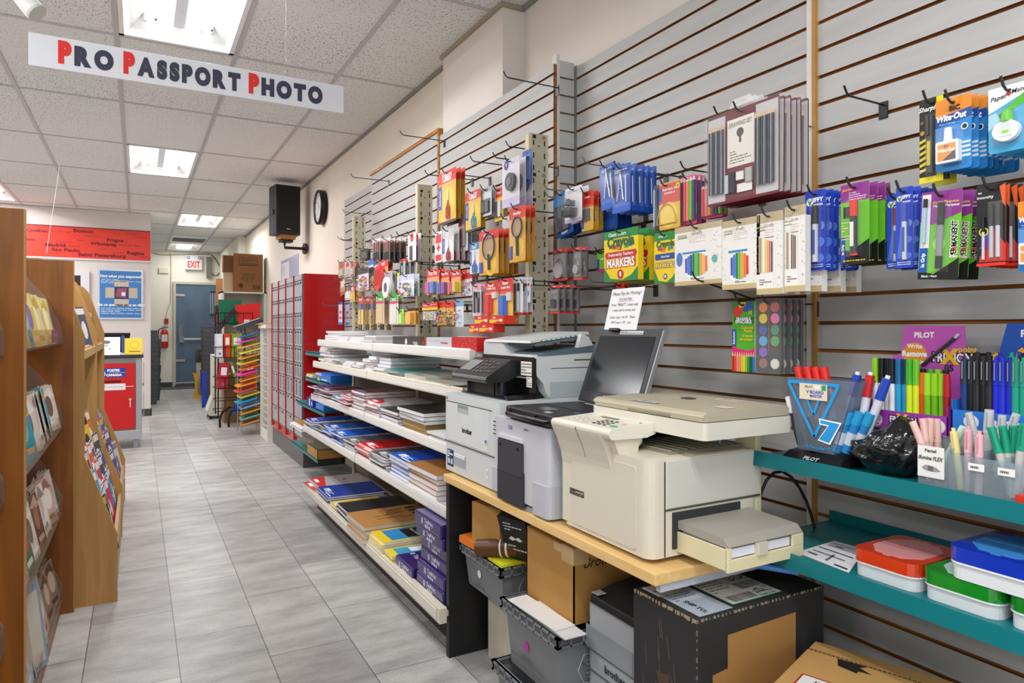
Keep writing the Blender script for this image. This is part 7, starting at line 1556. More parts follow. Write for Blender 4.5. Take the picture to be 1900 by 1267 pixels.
mp2=[('3a4a5c','e8e8ea','teal'),('d83a5c','f0f0f0','pink'),('2a6ab8','f0d43a','blue'),('e4e2e2','8c8c90','white'),('5aa83a','f0ece0','green'),('e8c83a','2a2a2c','yellow'),('5a4a9c','e8e8f0','violet'),('26262a','d8b03a','black'),('e8702a','f4f0ec','orange'),('38a8c8','ffffff','sky blue'),('b02030','f0e8e0','dark red')]
mg={}
def magz(ci):
    a,b_,_=mp2[ci];t=thing('magazine','','magazine');w,h=.205,.27
    s=MB();s.box(-w/2,0,-.002,w/2,h,.002,C('e4e2e0'));s.rect(-w/2,0,w/2,h,.0023,C(a));s.rect(-w*.45,h*.82,w*.45,h*.96,.0026,C(b_));s.disc(.01,h*.45,w*.25,.0026,C(b_),n=10,ry=h*.22);s.rect(-w*.4,h*.05,w*.1,h*.1,.0027,C(b_));s.build('cover',t);return t
cnt=0
for bay,(ya,yb)in enumerate(((3.52,4.55),(4.58,5.49))):
    for r,(X,z)in enumerate(steps+up):
        n=14 if r<5 else 6
        for j in range(n):
            ci=q.randrange(len(mp2))if r<5 else q.choice((0,3,7,9,10,2))
            y=ya+.11+(yb-ya-.22)*j/(n-1);x=X+.004-.0035*(j%4)-(.006 if j%2 else 0)
            hs=1.0 if r!=2 else .92
            lab='%s magazine %s from the near end, %s level, %s bay'%(mp2[ci][2],['first','second','third','fourth','fifth','sixth','seventh','eighth','ninth','tenth','eleventh','twelfth','thirteenth','fourteenth'][j],('lowest','second','third','fourth','fifth','sixth','seventh','top')[r],('near','far')[bay])
            rt=(Matrix.Rotation(-.22,4,'Y')@ Euler((FL[0],0,FL[2]+q.uniform(-.22,.1))).to_matrix().to_4x4()).to_euler();loc=(x,y,z+.009)
            if ci not in mg:mg[ci]=magz(ci);o=mg[ci];o.location=loc;o.rotation_euler=rt;o['label']=lab
            else:o=dup(mg[ci],lab,loc,rt)
            o.scale=(.8,hs if r<5 else .85,1);o['group']='magazines in the maple rack, %s bay'%('near','far')[bay]
lk=M('c01016',.22,var=.06,scale=3,coat=.5);st=M('b9bcc0',.35,.35,var=.05,scale=12)
LX,LY0,LY1,LZ=1.262,6.05,7.58,1.70
t=thing('mail_lockers','red cabinet of small silver mail lockers with grey kick base','lockers',(LX,6.8,0));O=t.location
s=MB();s.box(LX+.004,LY0,.16,1.62,LY1,LZ,lk);s.build('cabinet',t,O,bevel=.003)
s=MB();s.box(LX+.001,LY0+.004,0,1.6,LY1,.16,M('6a6866',.35,.5,var=.1));s.build('kick_base',t,O)
cw=(LY1-LY0)/4;rows=[(1.645,1.695,1,0),(1.50,1.64,3,1),(1.355,1.495,3,1),(1.21,1.35,3,2),(1.06,1.205,3,2),(.915,1.055,3,2),(.77,.91,3,2),(.60,.765,2,2),(.42,.595,2,1),(.26,.415,1,1)]
slot=M('5a5e64',.4);keyh=M('2a2a2c',.3,.6,var=0)
for c in range(4):
    y0=LY0+.012+c*cw+.03*0;y1=LY0+(c+1)*cw-.045
    s=MB();s.box(LX-.004,y0,.24,LX+.004,y1,LZ-.004,M('6c7076',.4,.3,var=0))  # bank coloured darker than the doors, painting shadow lines into their gaps
    s.build('locker_bank',t,O);s=MB();s.box(LX-.016,y1+.01,.19,LX+.002,y1+.036,LZ,lk);s.build('red_divider',t,O)
    for(z0,z1,n,kind)in rows:
        w_=(y1-y0-.01)/n
        for k in range(n):
            a=y0+.005+k*w_
            d=MB();d.box(LX-.009,a+.004,z0+.004,LX-.004,a+w_-.004,z1-.004,st)
            if kind:
                d.cyl((LX-.014,a+w_*.35,z1-.018),(LX-.009,a+w_*.35,z1-.02),.012,keyh,n=8)
                d.box(LX-.0095,a+w_*.55,z1-.03,LX-.0088,a+w_*.85,z1-.012,M('8a8e94',.4))
            if kind==2:d.box(LX-.0098,a+w_*.25,z0+.02,LX-.0088,a+w_*.55,z1-.04,slot)
            d.build('locker_door',t,O)
t2=thing('notice_board','lilac notice with a white sheet above the lockers','notice',(1.6,7.3,1.72));t2.location=(1.625,7.0,1.7)
a,b_=PX(522,485,1.632),PX(554,517,1.632);
s=MB();s.box(1.628,b_.y,1.70,1.634,a.y,a.z,S('b4b2d0'));s.build('board',t2,t2.location);s=MB();s.box(1.6265,(a.y+b_.y)/2,b_.z+.02,1.628,a.y-.06,a.z-.04,S('ebe9ee'));s.X=Matrix.Translation((1.626,a.y-.2,a.z-.14))@ Euler(FX).to_matrix().to_4x4();s.scribble(-.1,-.06,.1,.06,0,S('a8a6b4'),5,.3);s.build('sheet',t2,t2.location)
sb=M('1a1b1f',.45,var=.05)
t=thing('loudspeaker','black loudspeaker on a wall bracket beside the clock','speaker',(1.4,7.45,2.19),(0,0,.12))
s=MB();s.prism([(-.13,0),(.13,0),(.15,.25),(-.13,.25)][::1],'z',.03,.55,sb);s.build('cabinet',t,bevel=.008)
s=MB();s.box(-.115,-.012,.07,.115,0,.54,M('121316',.7,bump=.2,scale=300));s.X=Matrix.Translation((0,-.0125,.085))@ Euler(FY).to_matrix().to_4x4();s.rect(-.02,-.004,.02,.004,0,S('d8c88a'));s.build('grille',t)
s=MB();s.box(-.07,.03,-.015,.09,.2,.029,M('a9753a',.5,var=.15));s.build('wooden_shim',t)
s=MB();s.box(-.05,.06,-.045,.07,.18,-.016,sb);s.tube([(0,.12,-.04),(0,.12,-.1),(.2,.1,-.1)],.016,sb,8);s.cyl((.2,.1,-.1),(.225,.1,-.1),.06,sb,n=16);s.build('wall_bracket',t)
s=MB();p=PY(512,392,7.5);s.box(p.x-.035,7.5,p.z-.03,p.x+.02,7.56,p.z+.02,sb);s.tube([(p.x,7.53,p.z),(p.x+.05,7.6,p.z+.1)],.006,sb);solo(s,'small_sensor','tiny black device left of the loudspeaker','sensor',tuple(p))
t=thing('wall_clock','round black-rimmed wall clock beside the loudspeaker','clock',(1.63,6.86,2.43),FX)
s=MB();s.lathe([(.0,0),(.172,0),(.172,.06),(.16,.066),(.15,.055),(.15,.045)],M('141416',.35),ax='z',n=32);s.build('rim',t)
s=MB();s.disc(0,0,.151,.045,S('f0efec'),n=32)
for k in range(12):a=k*PI/6;s.text(str(12 if k==0 else k),.12*math.sin(a),.12*math.cos(a),.03,.046,S('1c1c1e'),bold=.03)
s.build('dial',t)
s=MB()
for a,L_,w_ in((-.35,.07,.008),(.6+PI,.1,.006)):s.poly([(w_*math.cos(a),-w_*math.sin(a)),(L_*math.sin(a),L_*math.cos(a)),(-w_*math.cos(a),w_*math.sin(a))][::-1],.048,S('1c1c1e'))
s.build('hands',t)
s=MB();s.lathe([(0,.062),(.155,.058)],clear('ffffff',.08),n=32);s.build('glass',t)
YW=YS-.002
def onwall(u0,v0,u1,v1,Y=YW):a,c=PY(u0,v0,Y),PY(u1,v1,Y);return a.x,c.z,c.x,a.z
FYm=Euler(FY).to_matrix().to_4x4()
t=thing('city_banner','red banner printed with dark city names above the poster','banner',(-.8,YW,2.35));O=t.location
x0,z0,x1,z1=-3.2,2.155,PY(279,450,YW).x,2.56
s=MB();s.box(x0,YW-.012,z0,x1,YW,z1,M('e8402e',.45,var=.08,scale=2));s.build('board',t,O)
s=MB();s.box(x0,YW-.016,z0-.022,x1,YW,z0,S('d9d9e2'));s.box(x0,YW-.016,z1,x1,YW,z1+.012,S('6a3040'));s.build('edge_strip',t,O)
s=MB();s.X=Matrix.Translation((0,YW-.0126,0))@ FYm
words=[('Québec',70,428,1.0),('Boston',155,429,1.1),('Woodbridge',112,430,.6),('Sudbury',170,438,.7),('Prague',214,446,1.0),('Winnipeg',192,453,1.05),('Thunder Bay',240,456,.7),('ton',57,444,1.0),('Kingston',120,449,.7),('Madrid',103,455,1.1),('Barrie',138,457,.7),('Sao Paulo',122,464,1.1),('Saint Petersburg',190,474,1.15),('Regina',252,470,1.1),('Oakville',219,469,.6),('Toronto',262,441,.6),('Halifax',150,446,.5),('Calgary',268,477,.7),('ch',50,466,.9),('Victoria',215,434,.5),('London',245,434,.6),('Ottawa',90,437,.5),('Gander',88,470,.5),('Dorval',188,462,.5)]
for wd,u,v,k in words:p=PY(u,v,YW);s.text(wd,p.x,p.z,.056*k,0,M('7c1a22' if k>.9 else 'b83030',.5,var=0),bold=.045 if k>.9 else .01,sx=1.3)
s.build('city_names',t,O)
x0,z0,x1,z1=onwall(181,498,266,593)
t=thing('parcel_poster','framed blue poster showing an opened cardboard parcel','poster',((x0+x1)/2,YW,z0));O=t.location
s=MB();s.box(x0,YW-.02,z0,x1,YW,z1,M('c9ccd4',.3,.4,var=0));s.build('frame',t,O,bevel=.003)
s=MB();s.X=Matrix.Translation((0,YW-.0206,0))@ FYm;e=.025;s.rect(x0+e,z0+e,x1-e,z1-e,0,M('3f7fc4',.35,var=.1,scale=2));xm,zm=(x0+x1)/2+.01,(z0+z1)/2+.02
s.rect(xm-.19,zm-.07,xm+.19,zm+.07,.0004,S('c9b9a4'));s.rect(xm-.085,zm-.18,xm+.085,zm+.17,.0006,S('cdbfae'));s.rect(xm-.085,zm-.085,xm+.085,zm+.085,.0009,S('2c3a6a'));s.poly([(xm-.07,zm-.05),(xm+.05,zm-.07),(xm+.06,zm+.07),(xm-.05,zm+.06)],.0012,S('a04a6a'));s.rect(xm,zm-.04,xm+.045,zm+.01,.0014,S('f0f0f4'))
s.text('Not what you expected?',xm,z1-.1,.05,.0006,S('ffffff'),bold=.03,fit=.5);s.scribble(xm-.24,z1-.2,xm+.24,z1-.135,.0006,S('d8e4f4'),3,.35);s.text('Pas ce que vous aviez en tête?',xm,z0+.2,.05,.0006,S('ffffff'),bold=.03,fit=.56);s.scribble(xm-.24,z0+.07,xm+.24,z0+.165,.0006,S('d8e4f4'),4,.35);s.build('print',t,O)
x0,z0,x1,z1=onwall(120,502,166,640)
t=thing('wall_cabinet_frame','white framed opening with brown wood inside, left of the blue poster','frame',((x0+x1)/2,YW,z0));O=t.location
s=MB();s.box(x0,YW-.03,z0,x1,YW,z1,S('e4e2e6'));s.build('frame',t,O);s=MB();s.box(x0+.05,YW-.032,z0+.1,x1-.1,YW-.03,z1-.06,M('3a2a1c',.6));s.box(x1-.28,YW-.034,z0+.1,x1-.18,YW-.032,z1-.06,M('a87c3c',.5));s.build('opening',t,O)
t=thing('post_counter','grey service counter with a red door and letterbox slot','counter',(-.4,8.1,0));O=t.location;CY=7.9
gy=M('8f9296',.35,.4,var=.05);
s=MB();s.box(-.72,CY,.14,.035,CY+.6,.92,gy);s.box(-.02,CY-.012,.14,.035,CY,.92,M('a4a7ab',.35,.3,var=.03));s.box(-.72,CY-.03,.09,.03,CY,.185,M('a9abae',.35,.3,var=.03));s.build('cabinet',t,O,bevel=.004)
s=MB();s.box(-.75,CY-.03,.92,.05,CY+.62,.95,M('2e2f33',.4));s.build('countertop',t,O,bevel=.003)
for x,y in((-.02,CY+.02),(-.68,CY+.02),(-.02,CY+.55),(-.68,CY+.55)):s=MB();s.box(x-.02,y-.02,0,x+.02,y+.02,.14,M('9a9ca0',.3,.5,var=0));s.build('leg',t,O)
x1=PY(251,700,CY).x;z1=PY(251,673,CY).z;z0=PY(251,795,CY).z
s=MB();s.box(-.56,CY-.02,z0,x1,CY-.012,z1,M('c4161a',.35,var=.04,scale=5));s.build('door',t,O,bevel=.002)
s=MB();s.X=Matrix.Translation((0,CY-.021,0))@ FYm;xa,xb=PY(197,680,CY).x-.1,PY(233,680,CY).x;za,zb=PY(233,699,CY).z,PY(233,682,CY).z
s.rect(xa,za,xb,zb,0,S('24409c'));s.rect(xa+.12,(za+zb)/2-.001,xb,(za+zb)/2+.001,.0004,S('ffffff'));s.text('POSTES',xb-.105,zb-.025,.032,.0006,S('ffffff'),bold=.05);s.text('CANADA',xb-.1,za+.022,.032,.0006,S('ffffff'),bold=.05);s.disc(xa+.05,(za+zb)/2-.01,.045,.0005,S('e4e4ea'));s.poly([(xa+.03,(za+zb)/2-.02),(xa+.08,(za+zb)/2),(xa+.04,(za+zb)/2+.015)],.0008,S('d8201c'))
s.rect(xa,za-.052,xb-.04,za-.035,0,S('1c0a0a'));s.rect(xa-.05,za-.13,xb,za-.065,0,S('e4e2e6'));s.scribble(xa,za-.12,xb-.02,za-.075,.0004,S('a0a0a8'),3,.3);s.rect(xb,za-.1,xb+.07,za-.093,.0002,S('e4c8c8'));s.build('post_lettering',t,O)
s=MB();s.cyl((x1-.045,CY-.021,.5),(x1-.045,CY-.034,.5),.014,M('c8c4b0',.3,.7,var=0),n=10);s.box(x1-.05,CY-.032,.42,x1-.04,CY-.028,.49,M('d8d6cc',.3,.6,var=0));s.build('lock_and_key',t,O)
for k,z in enumerate((.3,.62)):
    s=MB();s.box(.052,CY+.1,z,.056,CY+.42,z+.24,M('c9c9d8',.3));s.box(.04,CY+.1,z,.052,CY+.42,z+.01,M('b8b8c8',.3));s.build('leaflet_pocket',t,O)
t=thing('catalogue','open catalogue with pictures of coins on the post counter','catalogue',(-.25,CY+.06,.951));
s=MB();p0=PY(194,657,CY+.05);
for sx,sgn in((0,-1),(1,1)):
    pass
s.prism([(-.34,0),(.13,0),(.13,.012),(.05,.022),(-.09,.014),(-.2,.024),(-.34,.012)],'y',0,.28,M('e9e9ec',.5))
s.X=Matrix.Translation((0,-.02,0))@ Matrix.Rotation(math.radians(58),4,'X');s.box(-.34,0,-.004,.09,.21,0,M('ececf0',.45))
for x,y,r in((-.03,.15,.036),(-.1,.145,.014),(-.14,.14,.01),(-.03,.11,.02),(-.11,.075,.016),(-.08,.07,.014),(-.13,.06,.01),(0,.07,.016)):s.disc(x,y,r,.0006,S('5a5a60' if r>.03 else '9a9aa2'),n=14,ry=r*.6)
s.build('pages',t)
t=thing('booklet','yellow booklet leaning in a blue holder on the post counter','booklet',(-.03,CY+.1,.951),(math.radians(-12),0,0));s=MB();s.box(-.09,0,0,.07,.008,.17,S('e6c62a'));s.X=Matrix.Translation((0,-.0006,.1))@ FYm;s.disc(0,0,.04,0,S('c9a020'));s.disc(0,0,.034,.0003,S('e6cc3a'));s.rect(-.05,-.075,.05,-.065,0,S('6a5a1c'));s.build('cover',t);s=MB();s.box(-.12,.01,0,-.09,.02,.2,S('2a3a80'));s.build('holder',t)
t=thing('monitor','black monitor tilted on the post counter under the blue poster','monitor',(-.2,CY+.42,.951),(math.radians(12),0,0));s=MB();s.prism([(-.3,0),(.1,0),(.13,.22),(-.3,.22)],'y',0,.03,M('1c1d20',.35));s.build('screen',t,bevel=.004);s=MB();s.box(-.25,-.002,.1,.05,0,.104,M('4a4b50',.3));s.box(-.15,.03,.0,-.05,.1,.02,M('1c1d20',.35));s.build('stand',t)
s=MB();s.box(-.04,CY+.5,.9505,.03,CY+.503,1.12,S('e2e2e2'));s.box(-.04,CY+.5,.9505,.03,CY+.53,.953,S('e2e2e2'));solo(s,'price_slip','small white slip beside the monitor on the post counter','paper',(.1,CY+.5,.951))
dx0,_,dx1,_=onwall(324,0,424,0,YE)
dxa=PY(326,600,YE).x;dxb=dxa+.95;dzt=PY(326,527,YE).z
t=thing('steel_door','blue-grey steel back door with push bar and barred window','door',(dxa,YE,0));O=t.location
sd,n,l,b=nodes_mat('scuffed_steel_paint');tc=n.new('ShaderNodeTexCoord');no=n.new('ShaderNodeTexNoise');no.inputs['Scale'].default_value=3;no.inputs['Detail'].default_value=7;l.new(tc.outputs['Object'],no.inputs[0])
mx=n.new('ShaderNodeMix');mx.data_type='RGBA';mx.inputs[6].default_value=lin('3c4c5e');mx.inputs[7].default_value=lin('6a86a0');l.new(no.outputs['Fac'],mx.inputs[0]);l.new(mx.outputs[2],b.inputs['Base Color']);b.inputs['Roughness'].default_value=.4
s=MB();s.box(dxa,YE-.05,.09,dxb,YE-.005,dzt,sd);s.build('door_leaf',t,O)
s=MB();fr=M('c9c4b4',.5);s.box(dxa-.05,YE-.07,0,dxa,YE,dzt+.05,fr);s.box(dxb,YE-.07,0,dxb+.05,YE,dzt+.05,fr);s.box(dxa,YE-.07,dzt,dxb,YE,dzt+.05,fr);s.box(dxa-.03,YE-.08,0,dxb,YE,.05,M('5c5a54',.7));s.box(dxa,YE-.09,.085,dxb,YE-.05,.105,M('c9ccd0',.3,.7,var=0));s.build('door_frame',t,O)
s=MB();s.box(dxa+.1,YE-.1,.98,dxb-.05,YE-.08,1.02,M('d8dadc',.25,.8,var=0));s.box(dxa+.06,YE-.11,.93,dxa+.15,YE-.05,1.06,M('8a8c90',.3,.7,var=0));s.box(dxa+.05,YE-.1,1.06,dxa+.12,YE-.05,1.3,M('7a7c80',.3,.7,var=0));s.build('push_bar',t,O)
for z in(1.9,.55):s=MB();s.box(dxa,YE-.065,z-.02,dxa+.17,YE-.048,z+.03,M('a9abae',.3,.7,var=0));s.build('hinge_strap',t,O)
s=MB();s.box(dxb-.3,YE-.055,1.5,dxb-.04,YE-.049,2.0,S('c4d4e4'))
for k in range(6):s.cyl((dxb-.28+k*.045,YE-.075,1.5),(dxb-.28+k*.045,YE-.075,2.0),.008,S('1c2026'),n=6)
s.box(dxb-.31,YE-.08,1.98,dxb-.03,YE-.06,2.0,S('1c2026'));s.box(dxb-.31,YE-.08,1.5,dxb-.03,YE-.06,1.52,S('1c2026'));s.build('barred_window',t,O)
x0,z0,x1,z1=onwall(344,473,375,501,YE-.05)
t=thing('exit_sign','white EXIT sign with red letters and two small lamps above the door','exit sign',((x0+x1)/2,YE,z0));O=t.location
s=MB();s.box(x0,YE-.08,z0,x1,YE,z1,M('dcdcdc',.4));s.build('housing',t,O,bevel=.004)
s=MB();s.X=Matrix.Translation((0,YE-.081,0))@ FYm;s.text('EXIT',(x0+x1)/2,z0+.1,.19,0,M('e0301c',.5,var=0,emit=.25),bold=.03,fit=(x1-x0)*.75);s.build('letters',t,O)
for f_ in(.15,.85):s=MB();s.cyl((x0+(x1-x0)*f_,YE-.1,z1-.05),(x0+(x1-x0)*f_,YE-.08,z1-.05),.03,M('3a3c40',.3),n=12);s.cyl((x0+(x1-x0)*f_,YE-.105,z1-.05),(x0+(x1-x0)*f_,YE-.1,z1-.05),.018,S('c8ccd0'),n=12);s.build('lamp',t,O)
x0,z0,x1,z1=onwall(295,497,313,507,YE);s=MB();s.box(x0,YE-.04,z0,x1,YE,z1,S('e4dcc8'));solo(s,'junction_box','small cream box on the back wall left of the exit sign','wall box',(x0,YE,z0))
x0,z0,x1,z1=onwall(305,591,312.5,600.5,YE);s=MB();s.box(x0,YE-.05,z0,x1,YE,z1,S('a02420'));solo(s,'fire_alarm_box','small dark red box above the fire extinguisher','alarm box',(x0,YE,z0),bevel=.004)
s=MB();P_=lambda u,v:tuple(PY(u,v,YE-.02));s.tube([P_(317,470),P_(317.5,508),P_(316,560),P_(309,580),P_(308,592)],.006,S('b8aa8c'),5);s.tube([P_(283,469),P_(300,473),P_(340,472),P_(390,471)],.006,S('7c7a60'),5);solo(s,'wall_cable','loose cable running down the back wall to the red alarm box','cable',P_(317,470))
x0,z0,x1,z1=onwall(383,477,393,516,YE-.02)
t=thing('door_closer_box','grey electrical box with a looping cable right of the exit sign','electrical box',(x0,YE,z0));s=MB();s.box(x0,YE-.08,z0,x1,YE,z1,M('77776f',.5,var=.3,scale=40));s.build('housing',t,t.location);s=MB();s.tube([P_(392,473),P_(400,480),P_(408,495),P_(409,503),P_(403,511),P_(396,511),P_(391,504)],.009,S('3c3a34'),6);s.build('cable',t,t.location)
px=PY(305,640,YE-.1).x
t=thing('fire_extinguisher','red fire extinguisher hanging on the back wall','fire extinguisher',(px,YE-.09,.82));s=MB();s.lathe([(0,0),(.07,0),(.075,.03),(.075,.3),(.05,.36),(.02,.375),(0,.38)],M('c01c20',.25,var=0,coat=.5),n=20);s.build('cylinder',t)
s=MB();s.box(-.055,-.078,.13,.055,-.05,.27,S('e4e0dc'));s.build('label',t);s=MB();s.box(-.02,-.03,.37,.02,.02,.41,S('c8c8c8'));s.box(-.02,-.06,.41,.07,0,.425,S('2a2a2c'));s.box(-.06,-.02,.40,.02,.0,.44,S('b8b8b8'));s.build('valve',t);s=MB();s.tube([(-.02,-.02,.4),(-.1,-.03,.38),(-.12,-.04,.25),(-.085,-.05,.12)],.011,S('1c1c1e'),7);s.build('hose',t)
dg=M('46484c',.55,var=.08)
def totes(x,y,n,zb,lab,w_=.32,d_=.5,st_=.075):
    root=None
    for k in range(n):
        L_='%s, tote %d from the bottom'%(lab,k+1)
        if root is None:
            root=thing('nested_tote',L_,'tote',(x,y,zb),group='totes in the '+lab)
            s=MB();s.box(.006,.006,.14,w_-.006,d_-.006,.2,dg);s.build('body',root);s=MB();s.box(0,0,.2,w_,d_,.212,dg);s.box(-.0,.0,.175,.008,d_,.2,dg);s.box(0,0,.18,w_,.008,.2,dg);s.build('rim',root)
        else:dup(root,L_,(x+R.uniform(-.008,.008),y,zb+k*st_))
for k,(a,lab)in enumerate((((-.04,12.2,14),'dark tote stack left of the fire extinguisher'),((.02,12.9,12),'short dark tote stack behind the left one'),((.93,12.15,15),'dark tote stack in front of the steel door'))):
    s=MB();s.box(a[0]+.02,a[1]+.02,.001,a[0]+(.3 if k!=2 else .18),a[1]+.48,.138,dg,tops=(-.01,-.01));solo(s,'tote_base','bottom of the '+lab,'tote',(a[0],a[1],0))
    totes(a[0],a[1],a[2],.001,lab,w_=.32 if k!=2 else .2)
wh=M('dedad2',.5,var=.05)
t=thing('utility_shelf','white utility shelf unit under the large cardboard box','shelf unit',(1.02,10.3,0));O=t.location
s=MB();s.box(1.03,10.3,0,1.06,10.75,1.74,wh);s.box(1.60,10.3,0,1.63,10.75,1.74,wh);s.box(1.03,10.3,1.72,1.63,10.75,1.74,wh);s.box(1.03,10.74,0,1.63,10.755,1.74,M('cfc8b8',.6))
for z in(.05,.45,.85,1.28):s.box(1.06,10.3,z,1.60,10.74,z+.02,wh)
s.build('cabinet',t,O)
t=thing('moving_box','large brown moving box with a maple leaf print on the white utility shelf','box',(1.09,10.32,1.742));kb=M('8a5c34',.7,var=.06,scale=5)
x0,z0,x1,z1=PY(433,0,10.32).x,1.742,PY(488,0,10.32).x,PY(460,471,10.32).z;O=Vector(t.location)
s=MB();s.box(x0,10.32,z0,x1,10.62,z1,kb);s.build('carton',t,O)
s=MB();s.box(x0-.13,10.36,z0+.28,x0,10.5,z1-.03,M('6e4626',.7));s.box(x0-.12,10.4,z0,x0,10.5,z0+.3,M('c8b090',.7));s.build('flap',t,O)
s=MB();s.X=Matrix.Translation((0,10.319,0))@ FYm;k_=S('3a2414');xm=(x0+x1)/2
s.rect(x0+.08,z1-.17,x1-.08,z1-.155,0,k_);s.rect(x0+.08,z1-.05,x1-.08,z1-.045,0,k_);s.rect(x0+.08,z1-.17,x0+.085,z1-.045,0,k_);s.rect(x1-.085,z1-.17,x1-.08,z1-.045,0,k_);s.scribble(x0+.1,z1-.15,x1-.1,z1-.06,0,k_,4,.35)
s.text('3 PAIR/CU.FT',xm,z0+.25,.035,0,k_,bold=.02);s.text('18 x 15 x 12.5',xm,z0+.215,.03,0,k_,bold=.02);s.text('46 x 38 x 32 cm',xm,z0+.185,.03,0,k_,bold=.02);s.text('0.056 m3',xm,z0+.155,.03,0,k_,bold=.02)
lx,lz=x0+.1,z0+.09;s.poly([(lx+r_*math.cos(a_),lz+r_*math.sin(a_))for a_,r_ in[(PI/2+k*PI/7,(.045 if k%2==0 else .022))for k in range(14)]],0,k_);s.rect(lx-.003,lz-.06,lx+.003,lz,0,k_);s.rect(x1-.14,z0+.04,x1-.04,z0+.1,0,k_);s.scribble(x1-.13,z0+.045,x1-.05,z0+.095,.0004,S('9a6c40'),4,.4);s.build('print',t,O)
t=thing('flat_carton','tall flattened brown carton standing left of the utility shelf','carton',(1.07,11.5,0));s=MB();s.box(0,0,.9,.13,.05,2.0,kb);s.box(0,0,0,.13,.05,.9,M('5a4a3c',.7));s.build('board',t)
s=MB();s.box(.97,10.3,.001,1.027,10.5,1.198,M('6a4e34',.7));solo(s,'tall_carton','narrow tall brown carton under the backpack beside the utility shelf','box',(.97,10.3,0))
t=thing('backpack','black and red backpack hanging by the utility shelf','bag',(1.0,10.32,1.2));s=MB();s.rbox(-.05,0,.0,.028,.16,.34,M('2a2628',.6),r=.04,n=4);s.build('bag_body',t,bevel=.02);s=MB();s.rbox(-.045,-.03,.06,.02,0,.22,M('8c2c30',.6),r=.02);s.build('front_pocket',t,bevel=.01)
t=thing('decor_tin','dark patterned tin on the upper level of the utility shelf','tin',(1.25,10.35,1.302));s=MB();s.rbox(0,0,0,.26,.1,.17,M('4a3230',.5,var=.5,scale=30),r=.03,ax='y');s.build('tin_body',t)
t=thing('white_bin','off-white rolling bin with black wheels in front of the tote stack','bin',(.88,9.9,0));s=MB();s.box(0,0,.04,.14,.38,.86,M('d4cdbc',.5),tops=(-.0,-.0));s.prism([(.0,.04),(.0,.3),(-.07,.1),(-.05,.05)],'y',.0,.38,M('d4cdbc',.5));s.build('bin_body',t,bevel=.01)
for y in(.04,.34):s=MB();s.cyl((-.04,y,.035),(.0,y,.035),.035,S('1c1c1e'),n=12);s.build('wheel',t)
s=MB();s.box(.86,11.4,.001,.93,11.44,.55,M('2040b0',.5));solo(s,'blue_board','blue panel leaning beside the off-white rolling bin','panel',(.86,11.4,.0))
s=MB();s.prism([(.0,0),(.14,0),(.1,.06),(.06,.1),(.07,.3),(.09,.42),(.0,.44),(.03,.3),(.03,.1)],'y',0,.1,M('d8a01c',.4));o=solo(s,'wet_floor_sign','yellow floor sign standing before the steel door','floor sign');o.location=(.84,13.0,0)
s=MB();s.lathe([(0,0),(.13,0),(.15,.6),(.0,.6)],M('b8ae98',.5),(1.08,13.6,0),n=16);s.lathe([(.15,.6),(.17,.62),(.17,.8),(.12,.86),(0,.86)],M('3a3c3e',.5),(1.08,13.6,0),n=16);solo(s,'garbage_can','cream waste bin with dark lid behind the tote stack','waste bin',(1.08,13.6,0))
t=thing('plain_carton','brown carton standing on the floor behind the binder rack','box',(.97,9.42,0));s=MB();s.box(0,0,.001,.38,.3,.62,M('8c6844',.7,var=.06));s.build('carton',t)
wr=M('1a1a1c',.35,.4,var=0)
_n0=set(COL.objects)
t=thing('wire_rack','black wire display rack holding ring binders','rack',(.98,9.1,0));O=t.location
s=MB()
for x in(.97,1.28):
    for y in(9.1,9.45):s.tube([(x,y,.12),(x,y,1.42)],.008,wr,6)
s.build('upright',t,O)
for x in(1.0,1.1):s=MB();s.tube([(x+.12,9.25,.22),(x+.02,9.08,.18),(x-.02,9.02,.12),(x-.02,9.0,.0)],.014,wr,8);s.build('foot',t,O)
for z in(.2,.48,.86,1.28):
    s=MB()
    for zz in(z,z+.13):s.tube([(.93,9.0,zz),(1.36,9.0,zz),(1.36,9.35,zz),(.93,9.35,zz),(.93,9.0,zz)],.005,wr,5)
    for k in range(5):s.tube([(.93+k*.107,9.0,z+.13),(.93+k*.107,9.0,z),(.93+k*.107,9.35,z)],.004,wr,5)
    s.build('basket',t,O)
def binder(lab,x,y,z,w_,col,rot=(0,0,0),h_=.3):
    t=thing('ring_binder',lab,'binder',(x,y,z),rot);s=MB();s.box(0,0,0,w_,.26,h_,C(col,.35));s.build('cover',t,bevel=.003)
    s=MB();s.box(w_*.2,-.001,h_*.55,w_*.8,0,h_*.85,S('ecebea'));s.cyl((w_*.5,-.001,h_*.2),(w_*.5,-.004,h_*.2),w_*.2,steel,n=10);s.build('spine_label',t)
binder('white binder with blue top on the black wire rack',.945,9.02,.85,.07,'dce2ec');binder('orange-red ring binder upright on the wire rack',1.03,9.02,.85,.075,'d8401c');binder('olive green ring binder upright beside the orange-red one',1.115,9.02,.85,.12,'8a9a2a')
binder('dark red ring binder leaning in the lower basket',.955,9.02,.47,.11,'b81c38',(0,.08,0),.32);binder('bright orange binder lying face out in the lower basket',1.27,9.02,.5,.13,'d8401c');binder('olive binder tilted in the middle of the lower basket',1.17,9.03,.5,.035,'7c8c2a',(0,-.25,0))
t=thing('file_folder','large dark green folder at the top of the wire rack','folder',(1.0,9.2,1.26));s=MB();s.prism([(0,.0),(.24,0),(.26,.32),(-.02,.32)],'y',0,.03,C('0c6a4a'));s.build('cover',t)
t=thing('file_folder','bright red folder fanned at the top of the wire rack','folder',(1.2,9.05,1.27));s=MB();s.prism([(0,.0),(.24,0.03),(.26,.27),(-.04,.24)],'y',0,.05,C('d0201a'));s.build('cover',t);s=MB();s.box(.06,-.002,.02,.13,0,.06,S('e8d8d4'));s.build('price_label',t)
